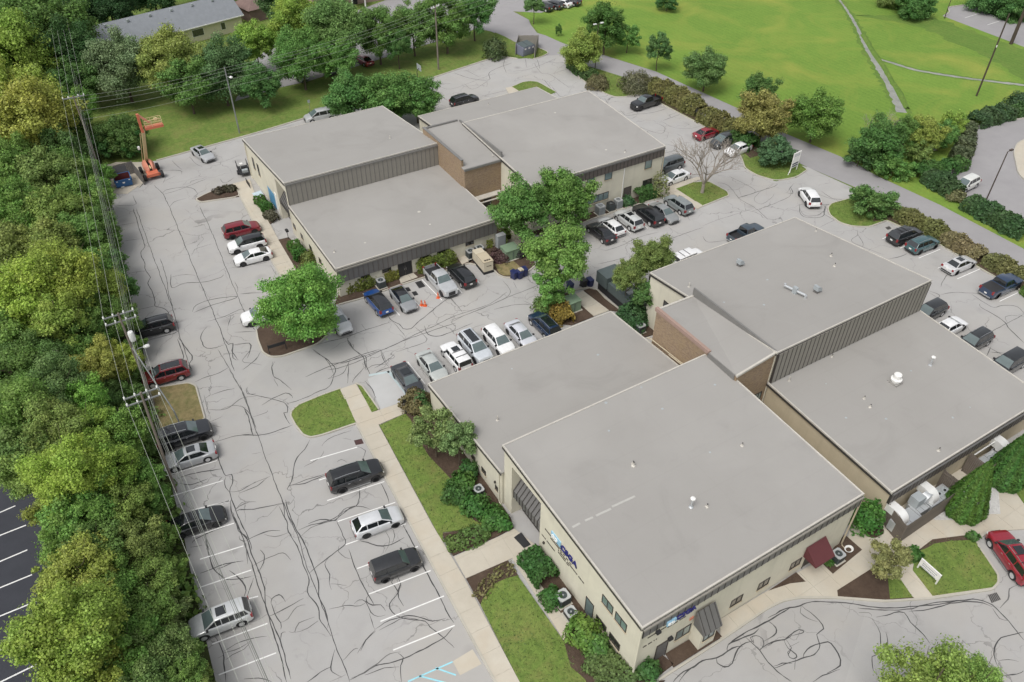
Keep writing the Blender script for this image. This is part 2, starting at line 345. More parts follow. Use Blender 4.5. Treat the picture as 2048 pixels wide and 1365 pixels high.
# access road
sheet('road', gp('p', (880,-60),(905,10),(935,53),(981,63),(1011,75),(1031,86),(1060,100),(1090,112),(1130,118),(1160,128),(1188,136),(1252,156),(1330,196),(1480,268),(1616,335),(1794,410),(1952,497),(2048,541),(2300,665),
      (2300,615),(2048,498),(1882,411),(1750,350),(1709,325),(1565,265),(1487,222),(1311,143),(1212,112),(1135,90),(1122,85),(1091,71),(1074,66),(1061,49),(1058,40),(1026,23),(1082,26),(1165,0),(1200,-30),(1100,-90)), -.012, M_ROAD)
sheet('far_parking_lot', gp('p', (470,203),(556,176),(612,164),(670,146),(752,121),(828,97),(940,63),(970,45),(905,0),(800,-10),(690,30),(560,75),(500,130)), -.02, M_ROAD)
sheet('upper_parking_lot', gp('p', (1885,32),(1897,24),(1895,14),(1940,8),(2048,38),(2200,80),(2200,140),(2048,94)), -.02, M_ROAD)
sheet('side_parking_lot', gp('p', (1870,356),(1879,350),(1905,342),(1930,325),(1937,290),(1938,265),(1961,251),(2048,237),(2200,222),(2300,480),(2048,452),(1960,415),(1900,390)), -.02, M_ROAD)
sheet('neighbour_parking_lot', gp('p', (-260,780),(-40,880),(30,950),(90,1010),(120,1100),(140,1250),(170,1400),(230,1600),(-300,1600)), -.02, M_DARK)
sheet('woodland_floor', gp('p', (-260,780),(-120,300),(0,20),(90,-60),(150,60),(180,250),(203,320),(216,425),(232,480),(256,580),(275,640),(286,700),(300,780),(320,850),(340,960),(365,1060),(385,1160),(405,1250),(432,1365),(460,1500),(230,1600),(170,1400),(140,1250),(120,1100),(90,1010),(30,950),(-40,880)), -.016, M_FOREST)
sheet('parking_lot', gp('p', (199,330),(313,322),(512,267),(620,234),(823,170),(996,113),(1040,118),(1090,112),(1132,110),(1138,136),(1170,164),(1212,188),(1229,195),(1247,195),(1276,189),(1323,208),(1396,246),(1484,300),(1616,335),(1704,375),(1794,410),(1880,491),(1984,552),(2100,618),(2400,800),(2400,1600),(900,1700),(470,1600),
      (432,1365),(405,1250),(385,1160),(365,1060),(340,960),(320,850),(300,780),(286,700),(275,640),(256,580),(232,480),(216,425)), 0, M_LOT)
# drainage ditch with stones and shallow water
def jag(P, amp, step=1.2):
    out = []
    for a, b_ in zip(P, P[1:]+P[:1]):
        m = max(1, int((b_-a).length/step)); d = (b_-a).normalized(); nn = Vector((-d.y,d.x,0))
        for i in range(m): out.append(a.lerp(b_, i/m)+nn*random.gauss(0,amp))
    return out
sheet('rough_grass', jag(gp('p', (1700,30),(1760,38),(1850,58),(1960,108),(2048,160),(2200,240),(2200,150),(2048,98),(1990,78),(1880,40),(1830,30)), .5), -.024, M_ROUGH)
def ribbon(name, P, W, z, mat):
    P = crv_(P); n = len(P); vs = []
    for i, p in enumerate(P):
        d = (P[min(i+1,n-1)]-P[max(i-1,0)]).normalized(); nn = Vector((-d.y,d.x,0)); t = i/(n-1); w = W[0]+(W[1]-W[0])*t
        vs += [p-nn*w*random.uniform(.6,1.25)+Vector((0,0,z)), p+nn*w*random.uniform(.6,1.25)+Vector((0,0,z))]
    b = MB(); b.add(vs, [(2*i,2*i+2,2*i+3,2*i+1) for i in range(n-1)]); o = b.build(name, mat); o['kind'] = 'structure'; return o
def crv_(P, step=.8):
    out = []
    for a, b_ in zip(P, P[1:]):
        m = max(1, int((b_-a).length/step)); out += [a.lerp(b_, i/m) for i in range(m)]
    return out+[P[-1]]
DM = gp('O', (470,-20),(525,50),(560,105),(608,185),(652,280),(692,365),(740,440),(800,545),(850,625),(910,768)); DS = gp('O', (742,398),(850,432),(1000,477),(1200,512),(1400,540),(1747,582),(1900,600))
ribbon('ditch_verge', DM, (1.0,1.5), -.022, M_ROUGH); ribbon('ditch_verge', DS, (.9,.9), -.0215, M_ROUGH)
ribbon('drainage_ditch', DM, (.2,.75), -.018, M_WATER); ribbon('drainage_ditch', DS, (.42,.42), -.0175, M_WATER)
def ridge(name, k, pts, w, h, mat):
    P = gp(k, *pts); b = MB(); n = len(P); vs = []; fs = []
    for i, p in enumerate(P):
        d = (P[min(i+1,n-1)]-P[max(i-1,0)]).normalized(); nn = Vector((-d.y, d.x, 0)); j = random.uniform(.7,1.3)
        vs += [p-nn*w*j, p+Vector((0,0,h*j)), p+nn*w*j]
    for i in range(n-1): fs += [(3*i,3*i+1,3*i+4,3*i+3),(3*i+1,3*i+2,3*i+5,3*i+4)]
    b.add([(v[0],v[1],v[2]-.03) for v in vs], [f[::-1] for f in fs]); o = b.build(name, mat, smooth=80); o['kind'] = 'structure'; return o
ridge('ditch_bank', 'O', [(650,240),(690,310),(735,380),(785,450),(845,550),(895,630),(950,745)], .5, .4, M_ROUGH)
# ---- kerbs: a real step of 0.13 m
def kerb(pts, w=.16, h=.13, closed=False):
    P = [Vector((p[0], p[1], 0)) for p in pts]
    # round the corners a little
    Q = []
    n = len(P)
    for i in range(n):
        if not closed and i in (0, n-1): Q.append(P[i]); continue
        a, b_, c = P[i-1], P[i], P[(i+1)%n]
        t = min(.28*(a-b_).length, .28*(c-b_).length, 1.2)
        p0 = b_+(a-b_).normalized()*t; p1 = b_+(c-b_).normalized()*t
        Q += [p0, (p0+2*b_+p1)/4, p1]
    P = Q; n = len(P); vs = []; fs = []
    for i, p in enumerate(P):
        d = (P[(i+1)%n]-P[i-1]) if closed else (P[min(i+1,n-1)]-P[max(i-1,0)])
        d.normalize(); nn = Vector((-d.y, d.x, 0))*w/2
        vs += [p-nn*1.1+Vector((0,0,-.03)), p-nn+Vector((0,0,h)), p+nn+Vector((0,0,h)), p+nn*1.1+Vector((0,0,-.03))]
    m = n if closed else n-1
    for i in range(m):
        j = (i+1)%n
        for k in range(3): fs.append((4*i+k, 4*j+k, 4*j+k+1, 4*i+k+1))
    b = MB(); b.add(vs, fs)
    if not closed: b.add(vs[:4]+vs[-4:], [(0,1,2,3),(7,6,5,4)])
    o = b.build('kerb', M_KERB); o['kind'] = 'structure'; return o
def lawn(poly, mat=M_GRASS, z=.1, name='lawn'): return slabbed(name, poly, mat, -.02, z)
def bed(poly, z=.105): return slabbed('planting_bed', poly, M_MULCH, -.02, z)
def clip(poly, ax, lim, keep_less):
    out = []; n = len(poly)
    ins = lambda p: (p[ax] <= lim) if keep_less else (p[ax] >= lim)
    for i in range(n):
        a, b_ = poly[i-1], poly[i]
        if ins(a) != ins(b_):
            t = (lim-a[ax])/(b_[ax]-a[ax]); out.append((a[0]+(b_[0]-a[0])*t, a[1]+(b_[1]-a[1])*t))
        if ins(b_): out.append(b_)
    return out
def walk(poly, ang=0, size=1.9, name='sidewalk', z=.1, size2=None):
    """concrete walk: a bed under separate slabs with open joints"""
    c, s = math.cos(ang), math.sin(ang); size2 = size2 or size
    base = MB(); base.prism([(p[0],p[1]) for p in poly], -.02, z-.02); root = base.build(name, M_KERB); root['kind'] = 'structure'
    L = [(p[0]*c+p[1]*s, -p[0]*s+p[1]*c) for p in poly]
    x0, x1 = min(p[0] for p in L), max(p[0] for p in L); y0, y1 = min(p[1] for p in L), max(p[1] for p in L); g = .014
    i = x0
    while i < x1:
        strip = clip(clip(L, 0, i+g, False), 0, i+size-g, True); j = y0
        while j < y1 and len(strip) > 2:
            q = clip(clip(strip, 1, j+g, False), 1, j+size2-g, True)
            if len(q) > 2:
                ar = abs(sum(q[k][0]*q[(k+1)%len(q)][1]-q[(k+1)%len(q)][0]*q[k][1] for k in range(len(q))))/2
                if ar > .05:
                    b = MB(); dz = random.uniform(-.004,.004); b.prism([(p[0]*c-p[1]*s, p[0]*s+p[1]*c) for p in q], z-.03, z+dz); b.build('slab', M_WALK, root)
            j += size2
        i += size
    return root
LOTA = RAD(-6.6)      # the west lot's stalls stand slightly askew to the buildings
SWA = RAD(-3.3)
# west lot islands and the long walk
I1 = gp('G', (690,436),(560,482),(400,548),(352,592),(346,625),(380,690),(430,752),(480,772),(560,755),(792,676))
lawn(I1); kerb(I1)
I2 = gp('G', (800,408),(835,425),(945,580),(900,602)); lawn(I2); kerb(gp('G', (790,402),(835,420),(948,580)))
walk(gp('p', (680,780),(712,769),(745,826),(809,805),(809,829),(757,851),(864,1050),(904,1116),(930,1160),(1039,1365),(1075,1430),(1025,1430),(988,1360),(860,1123),(713,848)), SWA, 2.6, size2=1.9)
kerb(gp('p', (713,849),(860,1123),(988,1360),(1020,1420)))
walk(gp('Q', (165,512),(470,375),(575,320),(745,452),(690,458),(600,492),(555,525),(245,660)), SWA, 2.2)
walk(gp('Q', (560,520),(604,490),(965,1000),(912,1082)), 0, 1.2, size2=1.8)
lawn(gp('p', (759,852),(811,829),(821,840),(837,881),(858,914),(902,960),(911,1002),(930,1027),(951,1044),(978,1053),(886,1066),(885,1085),(866,1050)))
bed(gp('p', (811,829),(821,840),(837,881),(858,914),(902,960),(911,1002),(930,1027),(951,1044),(980,1053),(886,1068),(888,1080),(906,1113),(997,1073),(1027,1057),(1021,1037),(852,795)))
lawn(gp('Q', (345,840),(360,800),(430,700),(520,660),(598,640),(905,1078),(960,1160),(1020,1260),(1070,1365),(1140,1560),(720,1560),(612,1365)))
bed(gp('Q', (248,662),(530,537),(600,638),(520,660),(430,700),(360,800),(343,835)))
bed(gp('p', (1036,1108),(1070,1097),(1078,1098),(1262,1350),(1300,1365),(1330,1362),(1260,1440),(1195,1430),(1170,1360),(1141,1335),(1127,1282),(1143,1257)))
# south side of the front building
SK = gp('p', (1225,1425),(1310,1366),(1442,1281),(1536,1217),(1565,1203),(1600,1196),(1674,1197),(1770,1204),(1829,1200),(1863,1198),(1984,1180),(1996,1167),(1995,1150),(1949,1083),(1975,1066))
kerb(SK)
walk(gp('p', (1440,1281),(1536,1217),(1565,1203),(1600,1196),(1674,1197),(1770,1204),(1829,1199),(1863,1198),(1984,1179),(1994,1165),(1949,1083),(1980,1064),(2048,1060),(2160,1050),(2160,930),(2048,880),(1720,1000),(1690,1090),(1440,1240)), RAD(0), 1.9)
for q in (zz('J', (0,745),(190,618),(255,683),(150,695)), zz('J', (365,555),(520,360),(640,465),(440,630)), zz('J', (560,262),(600,190),(790,330),(787,356),(730,385),(690,380)),
          zz('J', (470,742),(722,582),(800,640),(890,700),(1000,800),(800,806),(474,782)), zz('I', (596,1110),(805,983),(1000,875),(1050,890),(1108,955),(668,1232))): bed(gp('p', *q), .112)
bed(gp('p', (1264,1350),(1320,1308),(1347,1330),(1310,1358),(1290,1366)), .112)
lawn(gp('J', (1000,500),(1060,450),(1120,398),(1405,395),(1560,640),(1562,690),(1525,722),(1120,780),(985,605)), z=.125)
bed(gp('J', (1010,480),(1060,440),(1120,395),(1400,360),(1410,398),(1250,405),(1130,425),(1080,455)), .13)
lawn(gp('J', (815,655),(890,650),(985,790),(830,800)), z=.125)
slabbed('pebble_bed', gp('p', (1850,1030),(1870,1042),(1915,1042),(1960,1030),(2000,1030),(1996,985),(2020,975),(2048,965),(2048,930),(1990,950),(1890,990)), M_PEBBLE, -.02, .115)
lawn(gp('p', (2022,975),(2048,963),(2120,940),(2120,1040),(2048,1011)), z=.125)
# north-west building surroundings
walk(gp('p', (455,372),(500,360),(513,397),(539,447),(558,482),(590,530),(592,548),(566,562),(541,517),(508,447),(480,392)), 0, 1.7)
kerb(gp('p', (479,392),(508,448),(541,518),(566,563)))
bed(gp('p', (512,396),(528,389),(553,440),(540,450))); bed(gp('p', (557,481),(578,476),(648,560),(604,560)))
IA = gp('A', (1335,170),(1370,190),(1640,150),(1612,85),(1500,95),(1400,135)); bed(IA); kerb(IA, closed=True)
TI = gp('p', (513,662),(516,681),(526,706),(541,715),(564,714),(634,690),(655,672),(625,632),(560,636),(525,650)); bed(TI); kerb(TI[:7])
walk(gp('p', (622,666),(652,671),(636,690)), 0, 1.5)
kerb(gp('p', (668,613),(731,596),(801,571),(845,557),(938,528)))
bed([Vector((21.7,73.3,0)), Vector((42.3,73.3,0))]+gp('p', (938,528),(845,557),(801,571),(731,596),(668,613)))
walk(gp('S', (728,312),(930,258),(1030,350),(770,445)), 0, 1.5, z=.12)
walk(gp('p', (913,513),(926,509),(938,524),(924,531)), 0, 1.5, z=.12)
bed(gp('p', (938,528),(984,537),(997,550),(1007,555),(1040,556),(1070,530),(1060,490),(1010,462),(980,440),(930,480))); kerb(gp('p', (938,528),(984,538),(997,551),(1008,556),(1040,557),(1072,531)))
lawn(gp('p', (990,530),(1018,516),(1040,535),(1030,552),(1008,553),(998,548)), M_DRY, .112)
walk(gp('p', (1012,486),(1000,462),(1018,458),(1064,495),(1048,512)), 0, 1.5, z=.115)
kerb(gp('p', (1110,470),(1192,436),(1221,428),(1268,412),(1325,396)))
bed([Vector((48.2,73.6,0)), Vector((69.0,73.6,0))]+gp('p', (1325,396),(1268,412),(1221,428),(1192,436),(1110,470),(1060,470)))
walk(gp('p', (1240,402),(1252,398),(1268,411),(1255,416)), 0, 1.5, z=.12)
walk(gp('p', (1318,384),(1332,371),(1396,355),(1404,359),(1352,379),(1406,413),(1396,419),(1328,396)), 0, 1.7)
LB = gp('D', (518,440),(640,395),(740,388),(868,458),(880,485),(700,558)); lawn(LB); kerb(LB[1:]+LB[:0])
# court between the two buildings
kerb(gp('C', (600,900),(640,850),(800,805),(890,780),(950,772),(1005,788),(1060,845),(1175,935)))
walk(gp('C', (840,826),(908,795),(1085,930),(980,968),(885,885)), RAD(0), 1.8)
bed(gp('C', (610,900),(640,856),(800,812),(838,828),(885,887),(980,970),(830,1030),(700,1010))); bed(gp('C', (912,792),(950,780),(1003,793),(1055,850),(1165,935),(1088,930)))
walk(gp('C', (1062,800),(1110,780),(1290,870),(1190,915)), 0, 2.4, z=.13)
bed(gp('C', (1150,960),(1240,890),(1320,880),(1400,1090),(1300,1120)))
# east side islands
E1 = gp('p', (1138,137),(1170,165),(1212,189),(1230,195),(1248,195),(1276,190),(1300,196),(1323,209),(1396,247),(1470,292),(1484,320),(1490,338),(1514,352),(1552,363),(1592,356),(1614,341),(1600,331),(1480,270),(1330,197),(1252,157),(1188,137))
lawn(E1); kerb(E1[:16])
bed(gp('p', (1140,138),(1190,150),(1210,165),(1210,185),(1170,163)), .112); bed(gp('p', (1260,160),(1330,200),(1480,272),(1540,305),(1500,318),(1470,290),(1396,245),(1320,206),(1280,185)), .112)
E3 = gp('p', (1706,396),(1662,408),(1655,417),(1659,431),(1680,447),(1706,454),(1738,455),(1773,442),(1791,450),(1880,491),(1984,552),(2048,585),(2110,620),(2300,735),(2300,660),(2048,542),(1952,498),(1794,412))
lawn(E3); kerb(E3[:14])
bed(gp('p', (1760,402),(1794,414),(1952,500),(2048,544),(2300,664),(2300,730),(2110,618),(2048,583),(1984,550),(1880,489),(1791,448),(1773,440),(1745,445)), .112)
IN = gp('M', (260,1020),(420,950),(530,935),(640,945),(720,985),(925,1100),(850,1130),(620,1035),(360,1085)); lawn(IN); kerb(IN[:6])
walk(gp('M', (160,1040),(255,1022),(360,1085),(210,1135)), 0, 1.8)
kerb(gp('p', (313,322),(512,267),(620,234),(823,170),(996,113),(1035,118)), .2)
kerb(gp('p', (1066,119),(1085,114),(1096,108),(1094,104),(1078,97)))
lawn(gp('p', (990,66),(1011,75),(1031,86),(1078,97),(1094,104),(1095,108),(1085,113),(1066,118),(1040,116),(1000,110)), z=.09)
SCR = gp('p', (296,779),(378,767),(392,773),(410,838),(404,842),(322,857)); lawn(SCR, M_DRY); kerb(SCR[:5])
walk(gp('p', (203,336),(232,325),(285,325),(300,338),(292,362),(255,388),(226,388)), 0, 1.9, 'dumpster_pad', .03)
kerb(gp('p', (286,326),(300,340),(296,358),(278,376)))
kerb(gp('p', (1961,251),(2048,237),(2150,225))); kerb(gp('p', (1879,351),(1905,343),(1930,325),(1937,285),(1945,260),(1961,251)))
SI = gp('p', (2027,305),(2034,287),(2060,275),(2150,262),(2150,390),(2048,360),(2036,346)); slabbed('traffic_island', SI, M_WALK); kerb([SI[3],SI[2],SI[1],SI[0],SI[6],SI[5],SI[4]])
kerb(gp('p', (1888,34),(1899,26),(1895,15),(1940,9),(2048,38),(2150,66)))
# ---- painted markings
def stripe(seg, mat=M_LINE, w=.11, z=.006, name='stall_line'):
    a, b_ = seg; d = (b_-a).normalized(); nn = Vector((-d.y,d.x,0))*w/2; b = MB(); up = Vector((0,0,z))
    b.add([a-nn+up, b_-nn+up, b_+nn+up, a+nn+up], [(0,1,2,3)]); o = b.build(name, mat); o['kind'] = 'structure'; return o
for k, segs in dict(H=[((1030,162),(1460,20)),((1090,335),(1540,180)),((1175,515),(1630,350)),((1265,705),(1725,530)),((1350,910),(1825,720)),((1445,1125),(1905,940)),((0,445),(325,345)),((0,655),(385,525)),((120,800),(435,722)),((90,1080),(505,925)),((140,1310),(570,1145)),((-60,280),(255,175)),((-60,78),(225,5))],
                    F=[((1130,860),(1480,757)),((1165,1000),(1520,893)),((1250,1122),(1565,1030)),((1180,705),(1445,630))], G=[((480,928),(800,835)),((540,1060),(880,950)),((595,1200),(985,1070))],
                    S=[((1090,375),(1395,690)),((430,560),(755,920)),((800,500),(1080,800)),((1400,230),(1700,580)),((1700,160),(1970,435))],
                    V=[((265,550),(470,810)),((520,450),(720,690)),((785,345),(990,590)),((1020,200),(1230,450)),((1290,120),(1490,360)),((1530,45),(1760,280))],
                    U=[((100,630),(450,915)),((420,530),(760,815)),((740,460),(1080,720)),((1010,380),(1360,640)),((1290,250),(1640,510))],
                    R=[((35,270),(330,150)),((285,405),(590,280)),((550,545),(855,420)),((820,690),(1130,560)),((1100,840),(1420,700)),((1400,1000),(1720,850)),((1700,1160),(2015,1010))]).items():
    for a, b_ in segs: stripe(gp(k, a, b_))
for a, b_ in [((0,95),(115,45)),((-60,290),(195,190)),((-60,487),(205,375)),((-60,683),(240,560)),((-60,895),(300,748)),((-60,1155),(300,970)),((-60,1395),(430,1155))]: stripe(gp('N', a, b_, z=-.02), w=.12)
for a, b_ in [((1555,1360),(1890,1212)),((1640,1318),(1880,1380)),((1762,1258),(1915,1312))]: stripe(gp('H', a, b_), M_BLUELINE, .12, .007)
for a, b_ in [((1010,315),(1135,470)),((880,345),(1020,320))]: stripe(gp('G', a, b_), M_FAINTBLUE, .3)
stripe(gp('p', (1930,36),(1958,27)), z=-.012); stripe(gp('p', (1975,50),(2003,41)), z=-.012)
sheet('accessible_stall_pad', gp('G', (870,370),(1030,300),(1170,500),(960,578)), .004, surface('pale_pad', ((.41,.41,.40),(.50,.50,.495)), .1, .6, 12, .9, .1, stains=.3))
sheet('concrete_patch', gp('Q', (155,1222),(290,1140),(352,1240),(205,1318)), .004, M_WALK)
